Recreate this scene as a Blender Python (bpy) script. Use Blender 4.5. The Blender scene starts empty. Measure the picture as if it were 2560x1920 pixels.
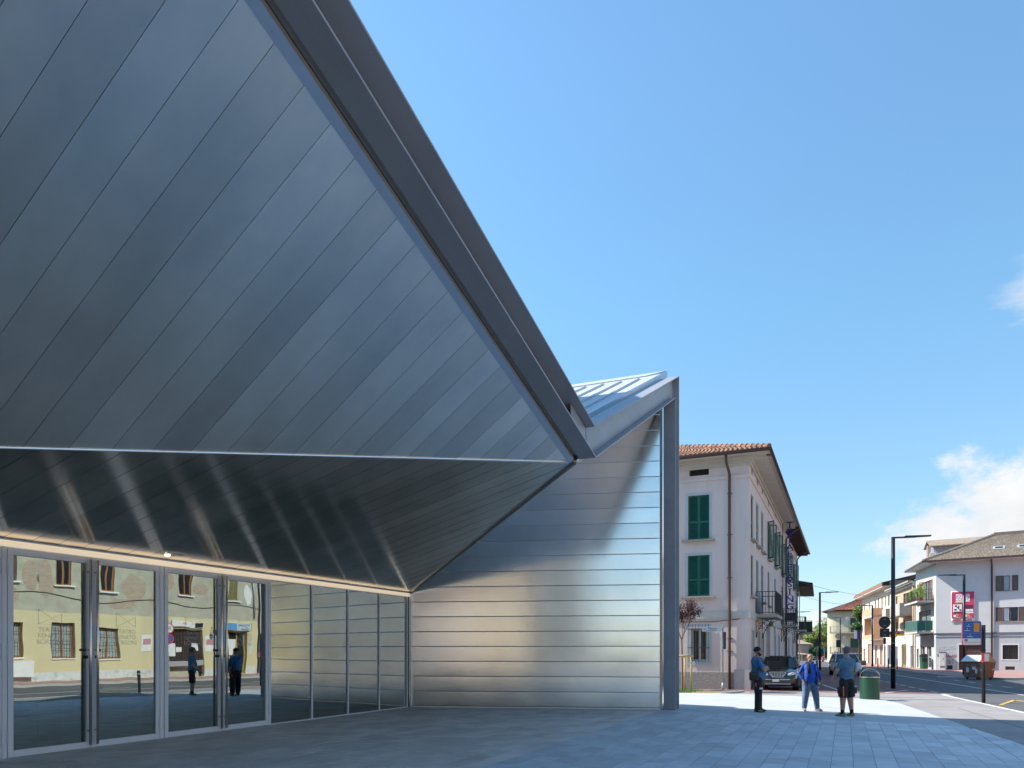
import bpy, bmesh, math, random
from mathutils import Vector, Matrix, Quaternion
random.seed(7)
R = math.radians
scene = bpy.context.scene
COL = scene.collection

# ------------------------------------------------------------------ camera, light, exposure
F, U0, V0, HC = 1900.0, 1280.0, 1628.0, 1.6          # focal length in photo pixels, principal column, horizon row, eye height
cam_d = bpy.data.cameras.new("camera"); cam = bpy.data.objects.new("camera", cam_d); COL.objects.link(cam)
cam.location = (0, 0, HC); cam.rotation_euler = (R(90), 0, 0)
cam_d.sensor_width = 36; cam_d.lens = F / 2560 * 36; cam_d.shift_y = (V0 - 960) / 2560
cam_d.clip_start = 0.05; cam_d.clip_end = 6000
scene.camera = cam

SUN_EL = R(42.7)
LH = Vector((0.955, -0.297, 0)).normalized()
LDIR = Vector((LH.x * math.cos(SUN_EL), LH.y * math.cos(SUN_EL), -math.sin(SUN_EL)))
world = bpy.data.worlds.new("World"); scene.world = world; world.use_nodes = True
wn = world.node_tree.nodes; wl = world.node_tree.links
for n in list(wn): wn.remove(n)
w_out = wn.new('ShaderNodeOutputWorld'); w_bg = wn.new('ShaderNodeBackground')
sky = wn.new('ShaderNodeTexSky'); sky.sky_type = 'NISHITA'; sky.sun_disc = False
sky.sun_elevation = SUN_EL; sky.sun_rotation = math.atan2(-LH.x, -LH.y) % (2 * math.pi)
sky.altitude = 150; sky.air_density = 1.0; sky.dust_density = 0.1; sky.ozone_density = 1.3
w_bg.inputs['Strength'].default_value = 0.15
# clouds: a bank low on the right, a wisp above it, a small far cumulus
tc = wn.new('ShaderNodeTexCoord'); sep = wn.new('ShaderNodeSeparateXYZ'); wl.new(tc.outputs['Generated'], sep.inputs[0])
def wmath(op, a, b=None, c=None, clamp=False):
    m = wn.new('ShaderNodeMath'); m.operation = op; m.use_clamp = clamp
    for i, x in enumerate((a, b, c)):
        if x is None: continue
        if isinstance(x, (int, float)): m.inputs[i].default_value = x
        else: wl.new(x, m.inputs[i])
    return m.outputs[0]
def wramp(x, lo, hi):
    m = wn.new('ShaderNodeMapRange'); m.interpolation_type = 'SMOOTHSTEP'
    wl.new(x, m.inputs[0]); m.inputs[1].default_value = lo; m.inputs[2].default_value = hi
    return m.outputs[0]
def wnoise(scale, sx=1, sy=1, sz=1, detail=6, rough=.6, off=0):
    mp = wn.new('ShaderNodeMapping'); mp.inputs['Scale'].default_value = (sx, sy, sz); mp.inputs['Location'].default_value = (off, off, 0)
    wl.new(tc.outputs['Generated'], mp.inputs[0])
    t = wn.new('ShaderNodeTexNoise'); t.inputs['Scale'].default_value = scale; t.inputs['Detail'].default_value = detail; t.inputs['Roughness'].default_value = rough
    wl.new(mp.outputs[0], t.inputs['Vector']); return t.outputs['Fac']
az = wmath('ARCTAN2', sep.outputs['X'], sep.outputs['Y'])          # 0 ahead, positive to the right
el = sep.outputs['Z']
n1 = wnoise(11, 1, 1, 1.6, 11, .66, 3.1); n2 = wnoise(4, 1, 1, 1.3, 8, .6, 1.7)
sideways = wmath('DIVIDE', sep.outputs['X'], wmath('SQRT', wmath('ADD', wmath('MULTIPLY', sep.outputs['X'], sep.outputs['X']), wmath('MULTIPLY', sep.outputs['Y'], sep.outputs['Y']))))
bank = wmath('MULTIPLY', wramp(sideways, 0.36, 0.55), wmath('SUBTRACT', 1.0, wramp(el, 0.11, 0.275)))
bank = wramp(wmath('ADD', bank, wmath('MULTIPLY', wmath('SUBTRACT', n1, 0.5), 1.6)), 0.30, 0.74)
wisp_n = wnoise(7, 1, 1, 3.2, 8, .65, 5.2)
def blob(a0, e0, ra, re):
    da = wmath('DIVIDE', wmath('SUBTRACT', az, a0), ra); de = wmath('DIVIDE', wmath('SUBTRACT', el, e0), re)
    d = wmath('ADD', wmath('MULTIPLY', da, da), wmath('MULTIPLY', de, de)); return wmath('SUBTRACT', 1.0, d, clamp=True)
wb = blob(0.64, 0.368, 0.105, 0.058)
wisp = wmath('MULTIPLY', wramp(wb, 0.0, 0.35), wmath('MULTIPLY', wramp(wmath('ADD', wb, wmath('MULTIPLY', wmath('SUBTRACT', wisp_n, .5), 1.5)), 0.42, 1.05), 0.68))
pb = blob(0.388, 0.040, 0.024, 0.015)
puff = wmath('MULTIPLY', wramp(pb, 0.0, 0.4), wmath('MULTIPLY', wramp(wmath('ADD', pb, wmath('MULTIPLY', wmath('SUBTRACT', n1, .5), 1.2)), 0.35, 0.75), 0.65))
cov = wmath('MAXIMUM', wmath('MAXIMUM', bank, wisp), puff, clamp=True)
shade = wramp(n2, 0.35, 0.65)
cc = wn.new('ShaderNodeMix'); cc.data_type = 'RGBA'; cc.inputs[6].default_value = (2.05, 2.12, 2.2, 1); cc.inputs[7].default_value = (2.6, 2.6, 2.6, 1)
wl.new(shade, cc.inputs[0])
mx = wn.new('ShaderNodeMix'); mx.data_type = 'RGBA'; wl.new(cov, mx.inputs[0])
rampn = wn.new('ShaderNodeValToRGB'); wl.new(el, rampn.inputs[0]); cr = rampn.color_ramp       # clear deep summer air: less glare towards the horizon
stops = [(0.0, (.33, .37, .44)), (.06, (.335, .375, .45)), (.18, (.40, .475, .505)), (.40, (.47, .63, .625)), (.62, (.54, .70, .715))]
cr.elements[0].position = 0.0; cr.elements[0].color = (*stops[0][1], 1); cr.elements[1].position = stops[-1][0]; cr.elements[1].color = (*stops[-1][1], 1)
for ps_, c_ in stops[1:-1]: e_ = cr.elements.new(ps_); e_.color = (*c_, 1)
skm = wn.new('ShaderNodeMix'); skm.data_type = 'RGBA'; skm.blend_type = 'MULTIPLY'; skm.inputs[0].default_value = 1; wl.new(sky.outputs[0], skm.inputs[6]); wl.new(rampn.outputs[0], skm.inputs[7])
wl.new(skm.outputs[2], mx.inputs[6]); wl.new(cc.outputs[2], mx.inputs[7])
wl.new(mx.outputs[2], w_bg.inputs['Color']); wl.new(w_bg.outputs[0], w_out.inputs[0])

sun_d = bpy.data.lights.new("sun", 'SUN'); sun_d.energy = 2.9; sun_d.angle = R(0.5); sun_d.color = (1.0, 0.95, 0.87)
sun = bpy.data.objects.new("sun", sun_d); COL.objects.link(sun); sun.rotation_euler = LDIR.to_track_quat('-Z', 'Y').to_euler(); sun.location = (0, 0, 40)
vs = scene.view_settings; vs.view_transform = 'Standard'; vs.look = 'None'; vs.exposure = 1.42; vs.gamma = 1.0; vs.use_curve_mapping = False
scene.render.engine = 'CYCLES'
cy = scene.cycles; cy.use_denoising = True; cy.max_bounces = 8; cy.diffuse_bounces = 4; cy.glossy_bounces = 5; cy.transparent_max_bounces = 12
cy.sample_clamp_indirect = 6; cy.caustics_refractive = False; cy.caustics_reflective = False

# ------------------------------------------------------------------ frames
TH = R(-23.67)                                   # the theatre and the pink house: x = p across the street, y = s along it
ST = R(-16.86)                                   # the street beyond: x = q across, y = t along
ZS = -0.17                                       # street level below the theatre's floor
def rot2(a, x, y): c, s_ = math.cos(a), math.sin(a); return (c * x - s_ * y, s_ * x + c * y)
def ps(p, s, z=0): x, y = rot2(TH, p, s); return Vector((x, y, z))
def qt(q, t, z=ZS): x, y = rot2(ST, q, t); return Vector((x, y, z))
def to_ps(v): return rot2(-TH, v[0], v[1])
def to_qt(v): return rot2(-ST, v[0], v[1])
def ray(u, v): return Vector(((u - U0) / F, 1.0, (V0 - v) / F))
CAM = Vector((0, 0, HC))
def gp(u, v, z=ZS): d = ray(u, v); return CAM + d * ((z - HC) / d.z)
def at(u, v, Y): return CAM + ray(u, v) * Y

# ------------------------------------------------------------------ materials
MATS = {}
def mat(name, color, rough=.7, metal=0.0, var=0.12, vscale=3.0, bump=0.0, bscale=40.0, spec=.5, stretch=(1, 1, 1), grime=None, coat=0, alpha_obj=0, world_tex=False, spots=0.0):
    if name in MATS: return MATS[name]
    m = bpy.data.materials.new(name); m.use_nodes = True; nt = m.node_tree; N = nt.nodes; L = nt.links
    b = N['Principled BSDF']; b.inputs['Roughness'].default_value = rough; b.inputs['Metallic'].default_value = metal
    b.inputs['Specular IOR Level'].default_value = spec; b.inputs['Coat Weight'].default_value = coat
    c = (*color, 1)
    tcn = N.new('ShaderNodeTexCoord'); mp = N.new('ShaderNodeMapping'); mp.inputs['Scale'].default_value = stretch
    if world_tex: L.new(N.new('ShaderNodeNewGeometry').outputs['Position'], mp.inputs[0])
    else: L.new(tcn.outputs['Object'], mp.inputs[0])
    if var > 0:
        t = N.new('ShaderNodeTexNoise'); t.inputs['Scale'].default_value = vscale; t.inputs['Detail'].default_value = 7; t.inputs['Roughness'].default_value = .62
        L.new(mp.outputs[0], t.inputs['Vector'])
        r = N.new('ShaderNodeMapRange'); r.inputs[1].default_value = .3; r.inputs[2].default_value = .7; r.inputs[3].default_value = 1 - var; r.inputs[4].default_value = 1 + var
        L.new(t.outputs['Fac'], r.inputs[0])
        fac = r.outputs[0]
        if alpha_obj:
            oi = N.new('ShaderNodeObjectInfo'); ge = N.new('ShaderNodeNewGeometry')
            ad = N.new('ShaderNodeMath'); ad.operation = 'ADD'; L.new(oi.outputs['Random'], ad.inputs[0]); L.new(ge.outputs['Random Per Island'], ad.inputs[1])
            fr = N.new('ShaderNodeMath'); fr.operation = 'FRACT'; L.new(ad.outputs[0], fr.inputs[0])
            r2 = N.new('ShaderNodeMapRange'); r2.inputs[3].default_value = 1 - alpha_obj; r2.inputs[4].default_value = 1 + alpha_obj; L.new(fr.outputs[0], r2.inputs[0])
            mu = N.new('ShaderNodeMath'); mu.operation = 'MULTIPLY'; L.new(fac, mu.inputs[0]); L.new(r2.outputs[0], mu.inputs[1]); fac = mu.outputs[0]
        mu = N.new('ShaderNodeVectorMath'); mu.operation = 'SCALE'; mu.inputs[0].default_value = color; L.new(fac, mu.inputs['Scale'])
        src = mu.outputs[0]
        if grime:
            gcol, gscale, glo, ghi = grime
            t2 = N.new('ShaderNodeTexNoise'); t2.inputs['Scale'].default_value = gscale; t2.inputs['Detail'].default_value = 8; t2.inputs['Roughness'].default_value = .65
            L.new(mp.outputs[0], t2.inputs['Vector'])
            g = N.new('ShaderNodeMapRange'); g.inputs[1].default_value = glo; g.inputs[2].default_value = ghi; L.new(t2.outputs['Fac'], g.inputs[0])
            mm = N.new('ShaderNodeMix'); mm.data_type = 'RGBA'; L.new(g.outputs[0], mm.inputs[0]); L.new(src, mm.inputs[6]); mm.inputs[7].default_value = (*gcol, 1)
            src = mm.outputs[2]
        if spots:                                     # trodden gum, drips and small stains
            vo = N.new('ShaderNodeTexVoronoi'); vo.inputs['Scale'].default_value = 1.7; L.new(mp.outputs[0], vo.inputs['Vector'])
            wv = N.new('ShaderNodeTexNoise'); wv.inputs['Scale'].default_value = .6; wv.inputs['Detail'].default_value = 5; L.new(mp.outputs[0], wv.inputs['Vector'])
            g1 = N.new('ShaderNodeMapRange'); g1.inputs[1].default_value = .05; g1.inputs[2].default_value = .025; g1.inputs[4].default_value = spots; L.new(vo.outputs['Distance'], g1.inputs[0])
            g2 = N.new('ShaderNodeMapRange'); g2.inputs[1].default_value = .52; g2.inputs[2].default_value = .72; g2.inputs[4].default_value = spots * .55; L.new(wv.outputs['Fac'], g2.inputs[0])
            g3 = N.new('ShaderNodeMath'); g3.operation = 'MAXIMUM'; L.new(g1.outputs[0], g3.inputs[0]); L.new(g2.outputs[0], g3.inputs[1])
            m4 = N.new('ShaderNodeMix'); m4.data_type = 'RGBA'; L.new(g3.outputs[0], m4.inputs[0]); L.new(src, m4.inputs[6]); m4.inputs[7].default_value = (color[0] * .45, color[1] * .45, color[2] * .45, 1); src = m4.outputs[2]
        L.new(src, b.inputs['Base Color'])
    else: b.inputs['Base Color'].default_value = c
    if bump > 0:
        t3 = N.new('ShaderNodeTexNoise'); t3.inputs['Scale'].default_value = bscale; t3.inputs['Detail'].default_value = 4; L.new(mp.outputs[0], t3.inputs['Vector'])
        bu = N.new('ShaderNodeBump'); bu.inputs['Strength'].default_value = bump; bu.inputs['Distance'].default_value = .02; L.new(t3.outputs['Fac'], bu.inputs['Height']); L.new(bu.outputs[0], b.inputs['Normal'])
    MATS[name] = m; return m
def emit(name, color, strength):
    m = bpy.data.materials.new(name); m.use_nodes = True; b = m.node_tree.nodes['Principled BSDF']
    b.inputs['Base Color'].default_value = (*color, 1); b.inputs['Emission Color'].default_value = (*color, 1); b.inputs['Emission Strength'].default_value = strength; return m
def zinc(name, color, rough, wave, seed, along, rv=.10):
    """rolled zinc sheet: metal with faint clouding and oil-canning"""
    m = bpy.data.materials.new(name); m.use_nodes = True; N = m.node_tree.nodes; L = m.node_tree.links; b = N['Principled BSDF']
    b.inputs['Metallic'].default_value = 1.0
    tcn = N.new('ShaderNodeTexCoord'); mp = N.new('ShaderNodeMapping'); mp.inputs['Scale'].default_value = along; mp.inputs['Location'].default_value = (seed, seed * .7, seed * .3); L.new(tcn.outputs['Object'], mp.inputs[0])
    t = N.new('ShaderNodeTexNoise'); t.inputs['Scale'].default_value = 1.3; t.inputs['Detail'].default_value = 8; t.inputs['Roughness'].default_value = .6; L.new(mp.outputs[0], t.inputs['Vector'])
    oi = N.new('ShaderNodeObjectInfo')
    r = N.new('ShaderNodeMapRange'); r.inputs[1].default_value = .3; r.inputs[2].default_value = .7; r.inputs[3].default_value = .87; r.inputs[4].default_value = 1.06; L.new(t.outputs['Fac'], r.inputs[0])
    r2 = N.new('ShaderNodeMapRange'); r2.inputs[3].default_value = 1 - rv; r2.inputs[4].default_value = 1 + rv * .5; L.new(oi.outputs['Random'], r2.inputs[0])
    mu = N.new('ShaderNodeMath'); mu.operation = 'MULTIPLY'; L.new(r.outputs[0], mu.inputs[0]); L.new(r2.outputs[0], mu.inputs[1])
    sc = N.new('ShaderNodeVectorMath'); sc.operation = 'SCALE'; sc.inputs[0].default_value = color; L.new(mu.outputs[0], sc.inputs['Scale']); L.new(sc.outputs[0], b.inputs['Base Color'])
    rr = N.new('ShaderNodeMapRange'); rr.inputs[1].default_value = .25; rr.inputs[2].default_value = .75; rr.inputs[3].default_value = rough * .85; rr.inputs[4].default_value = rough * 1.2; L.new(t.outputs['Fac'], rr.inputs[0]); L.new(rr.outputs[0], b.inputs['Roughness'])
    t2 = N.new('ShaderNodeTexNoise'); t2.inputs['Scale'].default_value = .9; t2.inputs['Detail'].default_value = 2; L.new(mp.outputs[0], t2.inputs['Vector'])
    bu = N.new('ShaderNodeBump'); bu.inputs['Strength'].default_value = 1.0; bu.inputs['Distance'].default_value = wave; L.new(t2.outputs['Fac'], bu.inputs['Height'])
    t3 = N.new('ShaderNodeTexNoise'); t3.inputs['Scale'].default_value = 45; t3.inputs['Detail'].default_value = 3; L.new(mp.outputs[0], t3.inputs['Vector'])
    bu2 = N.new('ShaderNodeBump'); bu2.inputs['Strength'].default_value = .015; bu2.inputs['Distance'].default_value = .001; L.new(t3.outputs['Fac'], bu2.inputs['Height']); L.new(bu.outputs[0], bu2.inputs['Normal'])
    L.new(bu2.outputs[0], b.inputs['Normal']); return m
def glass_sheet(name, refl, tint, gloss=(1, 1, 1)):      # coated insulating glass
    m = bpy.data.materials.new(name); m.use_nodes = True; N = m.node_tree.nodes; L = m.node_tree.links
    for n in list(N):
        if n.type == 'BSDF_PRINCIPLED': N.remove(n)
    out = [n for n in N if n.type == 'OUTPUT_MATERIAL'][0]
    g = N.new('ShaderNodeBsdfGlossy'); g.inputs['Roughness'].default_value = .0; g.inputs['Color'].default_value = (*gloss, 1)
    t = N.new('ShaderNodeBsdfTransparent'); t.inputs['Color'].default_value = (*tint, 1)
    lw = N.new('ShaderNodeLayerWeight'); lw.inputs['Blend'].default_value = .35
    mr = N.new('ShaderNodeMapRange'); mr.inputs[3].default_value = refl; mr.inputs[4].default_value = .95; L.new(lw.outputs['Fresnel'], mr.inputs[0])
    tcn = N.new('ShaderNodeTexCoord'); tn = N.new('ShaderNodeTexNoise'); tn.inputs['Scale'].default_value = .8; L.new(tcn.outputs['Object'], tn.inputs['Vector'])
    bu = N.new('ShaderNodeBump'); bu.inputs['Strength'].default_value = .6; bu.inputs['Distance'].default_value = .0035; L.new(tn.outputs['Fac'], bu.inputs['Height']); L.new(bu.outputs[0], g.inputs['Normal'])
    mxs = N.new('ShaderNodeMixShader'); L.new(mr.outputs[0], mxs.inputs[0]); L.new(t.outputs[0], mxs.inputs[1]); L.new(g.outputs[0], mxs.inputs[2]); L.new(mxs.outputs[0], out.inputs[0]); return m

M_steel = mat('painted steel', (.35, .355, .37), .42, 0, .09, 1.6, .04, 30, grime=((.29, .295, .31), 2.3, .55, .8), stretch=(1, .35, 1))
M_steel_lt = mat('painted steel rail', (.36, .36, .37), .45, .0, .04)
M_alu = mat('anodised aluminium', (.76, .755, .77), .45, 0, .03)
M_inox = mat('brushed stainless', (.62, .58, .53), .25, 1, .04)
M_dark = mat('dark rubber', (.012, .012, .013), .6, 0, .1)
M_black = mat('black paint', (.016, .017, .02), .4, 0, .08)
M_white = mat('white paint', (.74, .74, .72), .55, 0, .04)
M_glass_dark = mat('dark window glass', (.02, .025, .03), .06, 0, .0, spec=.9)
M_door_glass = glass_sheet('entrance glass', .34, (.38, .45, .43), (.86, .94, .91))
M_concrete = mat('pale concrete paving', (.50, .51, .515), .8, 0, .06, .7, .08, 120, world_tex=True, spots=.35, grime=((.43, .44, .445), 1.3, .55, .8))
M_tile = mat('granite tile', (.60, .61, .625), .62, 0, .11, 4, .1, 160, alpha_obj=.13, world_tex=True, spots=.5, grime=((.45, .47, .49), 1.1, .58, .85))
M_tile_lit = mat('granite tile with painted bounce light', (.78, .70, .625), .6, 0, .12, 3, .08, 160, alpha_obj=.13, world_tex=True, spots=.5, grime=((.64, .575, .51), .9, .5, .8))  # paler, warmer copy of the tile: bounce light under the canopy put into colour
M_joint = mat('joint grout', (.24, .245, .25), .9, 0, .1)
M_asphalt = mat('asphalt', (.105, .105, .108), .85, 0, .12, 1.2, .25, 220, grime=((.15, .148, .145), .35, .5, .75))
M_pale_asph = mat('pale worn asphalt', (.32, .295, .285), .85, 0, .12, 1.5, .2, 200, world_tex=True, spots=.45, grime=((.25, .23, .22), .5, .5, .72))
M_red = mat('red asphalt', (.205, .105, .098), .85, 0, .1, 1.0, .2, 200, grime=((.26, .15, .13), .5, .52, .8))
M_red_r = mat('red pavement', (.40, .235, .20), .85, 0, .1, .7, .15, 180, grime=((.34, .2, .17), .5, .5, .75))
M_line = mat('road paint', (.62, .62, .60), .7, 0, .12, 6, grime=((.33, .33, .32), 4, .55, .7))
M_yline = mat('yellow road paint', (.62, .40, .10), .7, 0, .12, 6)
M_kerb = mat('kerb stone', (.45, .43, .41), .8, 0, .1, 4)
M_earth = mat('bare earth', (.27, .19, .09), .95, 0, .25, 9, .6, 60)
M_grass = mat('grass', (.10, .23, .03), .8, 0, .3, 8)

# ------------------------------------------------------------------ mesh helpers
class MB:
    def __init__(s): s.v = []; s.f = []; s.m = []; s.cur = 0
    def add(s, vs, fs, m=None):
        o = len(s.v); s.v += [tuple(x) for x in vs]
        for f in fs: s.f.append(tuple(o + i for i in f)); s.m.append(s.cur if m is None else m)
        return s
    def quad(s, a, b, c, d, m=None): return s.add([a, b, c, d], [(0, 1, 2, 3)], m)
    def hexa(s, P, m=None):        # 8 points: bottom 0-3 ccw, top 4-7
        return s.add(P, [(3, 2, 1, 0), (4, 5, 6, 7), (0, 1, 5, 4), (1, 2, 6, 5), (2, 3, 7, 6), (3, 0, 4, 7)], m)
    def box(s, x0, y0, z0, x1, y1, z1, m=None):
        x0, x1 = sorted((x0, x1)); y0, y1 = sorted((y0, y1)); z0, z1 = sorted((z0, z1))
        return s.hexa([(x0, y0, z0), (x1, y0, z0), (x1, y1, z0), (x0, y1, z0), (x0, y0, z1), (x1, y0, z1), (x1, y1, z1), (x0, y1, z1)], m)
    def bar(s, a, b, w, h=None, up=(0, 0, 1), m=None):
        a, b = Vector(a), Vector(b); d = (b - a).normalized(); up = Vector(up)
        if abs(d.dot(up)) > .98: up = Vector((1, 0, 0))
        x = d.cross(up).normalized(); z = x.cross(d); h = w if h is None else h
        x *= w / 2; z *= h / 2
        return s.hexa([a - x - z, a + x - z, b + x - z, b - x - z, a - x + z, a + x + z, b + x + z, b - x + z], m)
    def tube(s, pts, r, n=8, caps=True, m=None, sy=1.0):
        pts = [Vector(p) for p in pts]; rs = r if isinstance(r, (list, tuple)) else [r] * len(pts); vs = []; ref = None
        for i, p in enumerate(pts):
            d = (pts[min(i + 1, len(pts) - 1)] - pts[max(i - 1, 0)]).normalized()
            if ref is None:
                ref = Vector((0, 0, 1)) if abs(d.z) < .9 else Vector((0, 1, 0))
            x = d.cross(ref)
            if x.length < 1e-4: x = d.orthogonal()
            x.normalize(); y = x.cross(d).normalized(); ref = y
            rr = rs[i]; rx, ry = (rr if isinstance(rr, (list, tuple)) else (rr, rr * sy))
            for k in range(n):
                a = 2 * math.pi * k / n; vs.append(p + x * (math.cos(a) * rx) + y * (math.sin(a) * ry))
        fs = []
        for i in range(len(pts) - 1):
            for k in range(n):
                a, b = i * n + k, i * n + (k + 1) % n; fs.append((a, b, b + n, a + n))
        if caps: fs.append(tuple(range(n - 1, -1, -1))); fs.append(tuple((len(pts) - 1) * n + k for k in range(n)))
        return s.add(vs, fs, m)
    def cyl(s, c, r, h, n=16, m=None): c = Vector(c); return s.tube([c, c + Vector((0, 0, h))], r, n, True, m)
    def prism(s, poly, z0, z1, m=None):
        n = len(poly); return s.add([(x, y, z0) for x, y in poly] + [(x, y, z1) for x, y in poly], [tuple(range(n - 1, -1, -1)), tuple(range(n, 2 * n))] + [(i, (i + 1) % n, n + (i + 1) % n, n + i) for i in range(n)], m)
    def plate(s, poly3, off, m=None):
        n = len(poly3); P = [Vector(p) for p in poly3]; o = Vector(off)
        return s.add(P + [p + o for p in P], [tuple(range(n)), tuple(range(2 * n - 1, n - 1, -1))] + [((i + 1) % n, i, n + i, n + (i + 1) % n) for i in range(n)], m)
    def ellipsoid(s, c, rx, ry, rz, nu=12, nv=8, m=None):
        c = Vector(c); vs = [c + Vector((0, 0, -rz))]
        for j in range(1, nv):
            t = math.pi * j / nv - math.pi / 2
            for i in range(nu):
                a = 2 * math.pi * i / nu; vs.append(c + Vector((rx * math.cos(t) * math.cos(a), ry * math.cos(t) * math.sin(a), rz * math.sin(t))))
        vs.append(c + Vector((0, 0, rz))); fs = []
        for i in range(nu): fs.append((0, 1 + (i + 1) % nu, 1 + i))
        for j in range(nv - 2):
            for i in range(nu):
                a, b = 1 + j * nu + i, 1 + j * nu + (i + 1) % nu; fs.append((a, b, b + nu, a + nu))
        e = len(vs) - 1
        for i in range(nu): fs.append((e, e - nu + i, e - nu + (i + 1) % nu))
        return s.add(vs, fs, m)
    def build(s, name, mats, parent=None, smooth=False, kind=None, label=None, loc=None, rot=None):
        me = bpy.data.meshes.new(name); me.from_pydata(s.v, [], s.f)
        for mm in (mats if isinstance(mats, (list, tuple)) else [mats]): me.materials.append(mm)
        if len(me.materials) > 1: me.polygons.foreach_set('material_index', s.m)
        if smooth: me.polygons.foreach_set('use_smooth', [True] * len(me.polygons))
        me.update(); o = bpy.data.objects.new(name, me); COL.objects.link(o)
        if parent: o.parent = parent
        if kind: o['kind'] = kind
        if label: o['label'] = label
        if loc is not None: o.location = loc
        if rot is not None: o.rotation_euler = (0, 0, rot)
        return o
def fix_normals(o):
    bm = bmesh.new(); bm.from_mesh(o.data); bmesh.ops.remove_doubles(bm, verts=bm.verts, dist=1e-5); bmesh.ops.recalc_face_normals(bm, faces=bm.faces); bm.to_mesh(o.data); bm.free()
def auto_smooth(o, deg=40):
    o.data.polygons.foreach_set('use_smooth', [True] * len(o.data.polygons)); o.data.set_sharp_from_angle(angle=R(deg))
def thing(name, label, cat, loc=(0, 0, 0), rot=0, group=None):
    o = bpy.data.objects.new(name, None); COL.objects.link(o); o.empty_display_size = .2
    o.location = loc; o.rotation_euler = (0, 0, rot); o['label'] = label; o['category'] = cat
    if group: o['group'] = group
    return o
def tag(o, label, cat, group=None):
    o['label'] = label; o['category'] = cat
    if group: o['group'] = group
    return o
def kids(o): return [c for c in COL.objects if c.parent == o]
def dup(root, loc, rot, label, group=None, table=None):
    def cp(o, par):
        c = o.copy(); COL.objects.link(c)
        if par: c.parent = par
        for ch in table.get(o.name, ()): cp(ch, c)
        return c
    r = cp(root, None); r.location = loc; r.rotation_euler = (0, 0, rot); r['label'] = label
    if group: r['group'] = group
    return r
def child_table():
    t = {}
    for o in COL.objects:
        if o.parent: t.setdefault(o.parent.name, []).append(o)
    return t
def text(name, s, size, material, parent, loc, rot=(R(90), 0, 0), extrude=.002, align='CENTER', sx=1.0, bold=0.0, shear=0.0):
    c = bpy.data.curves.new(name, 'FONT'); c.body = s; c.size = size; c.extrude = extrude; c.align_x = align; c.align_y = 'CENTER'; c.offset = bold; c.shear = shear; c.resolution_u = 3
    tmp = bpy.data.objects.new(name, c); me = bpy.data.meshes.new_from_object(tmp); me.materials.clear(); me.materials.append(material); bpy.data.objects.remove(tmp); bpy.data.curves.remove(c)
    o = bpy.data.objects.new(name, me); COL.objects.link(o); o.parent = parent; o.location = loc; o.rotation_euler = rot; o.scale = (sx, 1, 1); return o
def clip(poly, a, b, c):
    """keep the part of a 2D polygon where a*x + b*y <= c"""
    out = []
    for i in range(len(poly)):
        P, Q = poly[i], poly[(i + 1) % len(poly)]; dp, dq = a * P[0] + b * P[1] - c, a * Q[0] + b * Q[1] - c
        if dp <= 0: out.append(P)
        if dp * dq < 0: k = dp / (dp - dq); out.append((P[0] + (Q[0] - P[0]) * k, P[1] + (Q[1] - P[1]) * k))
    return out

# ------------------------------------------------------------------ ground
MB().box(-900, -700, -1.2, 900, 1600, ZS - .03).build('ground', mat('far ground', (.16, .155, .14), .9, 0, .15, .05), kind='structure')
def sheet(name, poly_qt, z, m, kind='structure'):
    b = MB(); b.prism([tuple(qt(*p)[:2]) for p in poly_qt], ZS - .026, z); return b.build(name, m, kind=kind)
SLOPE = 0.17 / 7.0
def plaza_z(p): return 0.0 if p < -4.4 else max(-SLOPE * (p + 4.4), ZS + .004)
# the road: main street, side street on the right
sheet('road', [(7.7, -90), (17.4, -90), (17.4, 46), (24, 49), (70, 49), (70, 57), (24, 57), (15.5, 53.6), (13.6, 58), (13.3, 75), (12.3, 106), (14.5, 160), (22, 235), (12, 235), (6.2, 160), (4.6, 110), (7.7, 75)], ZS, M_asphalt)
sheet('pavement_grey', [(5.0, -90), (7.7, -90), (7.7, 35), (-20, 35), (-20, 29.4), (5.0, 29.4)], ZS + .004, M_pale_asph)
sheet('cycle_path', [(-4.2, 35.0), (7.7, 35.0), (7.7, 75), (4.6, 110), (-9, 110), (-9, 80), (-5.2, 62), (-1.2, 37)], ZS + .0045, M_red)
sheet('pavement_red', [(13.75, 58.2), (15.3, 54.2), (22, 58.5), (70, 58.5), (70, 90), (16.5, 130), (14.5, 160), (12.3, 106), (13.3, 75)], ZS + .10, M_red_r)
sheet('pavement_far_side', [(17.5, -90), (24, -90), (24, 48.4), (17.5, 45.6)], ZS + .10, M_red_r)
b = MB()
kl = [(24, 57.6), (15.45, 53.7), (13.6, 58.1), (13.2, 75), (12.2, 106), (14.4, 160)]
for a_, c_ in zip(kl, kl[1:]):
    b.bar(qt(*a_, ZS + .05), qt(*c_, ZS + .05), .16, .14)
b.build('kerb', M_kerb, kind='structure')
b = MB()
for a_, c_ in zip([(17.44, -90), (17.44, 45.7), (24, 48.5), (70, 48.5)][:-1], [(17.44, 45.7), (24, 48.5), (70, 48.5)]): b.bar(qt(*a_, ZS + .05), qt(*c_, ZS + .05), .16, .14)
b.build('kerb', M_kerb, kind='structure')
def lines(name, segs, w, m, z=ZS + .009):
    b = MB()
    for (q0, t0), (q1, t1) in segs: b.bar(qt(q0, t0, z), qt(q1, t1, z), w, .004)
    return b.build(name, m, kind='structure')
lines('road_marking', [((7.55, -60), (7.75, 34.6))], .16, M_line)
lines('road_marking', [((7.95, 34 + 2.2 * i), (7.9, 35.1 + 2.2 * i)) for i in range(20)], .13, M_line)
lines('road_marking', [((10.8, -60), (10.8, 108))], .13, M_line)
lines('road_marking', [((12.4, 24 + 3 * i), (12.4, 25.3 + 3 * i)) for i in range(10)], .12, M_line)
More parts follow.
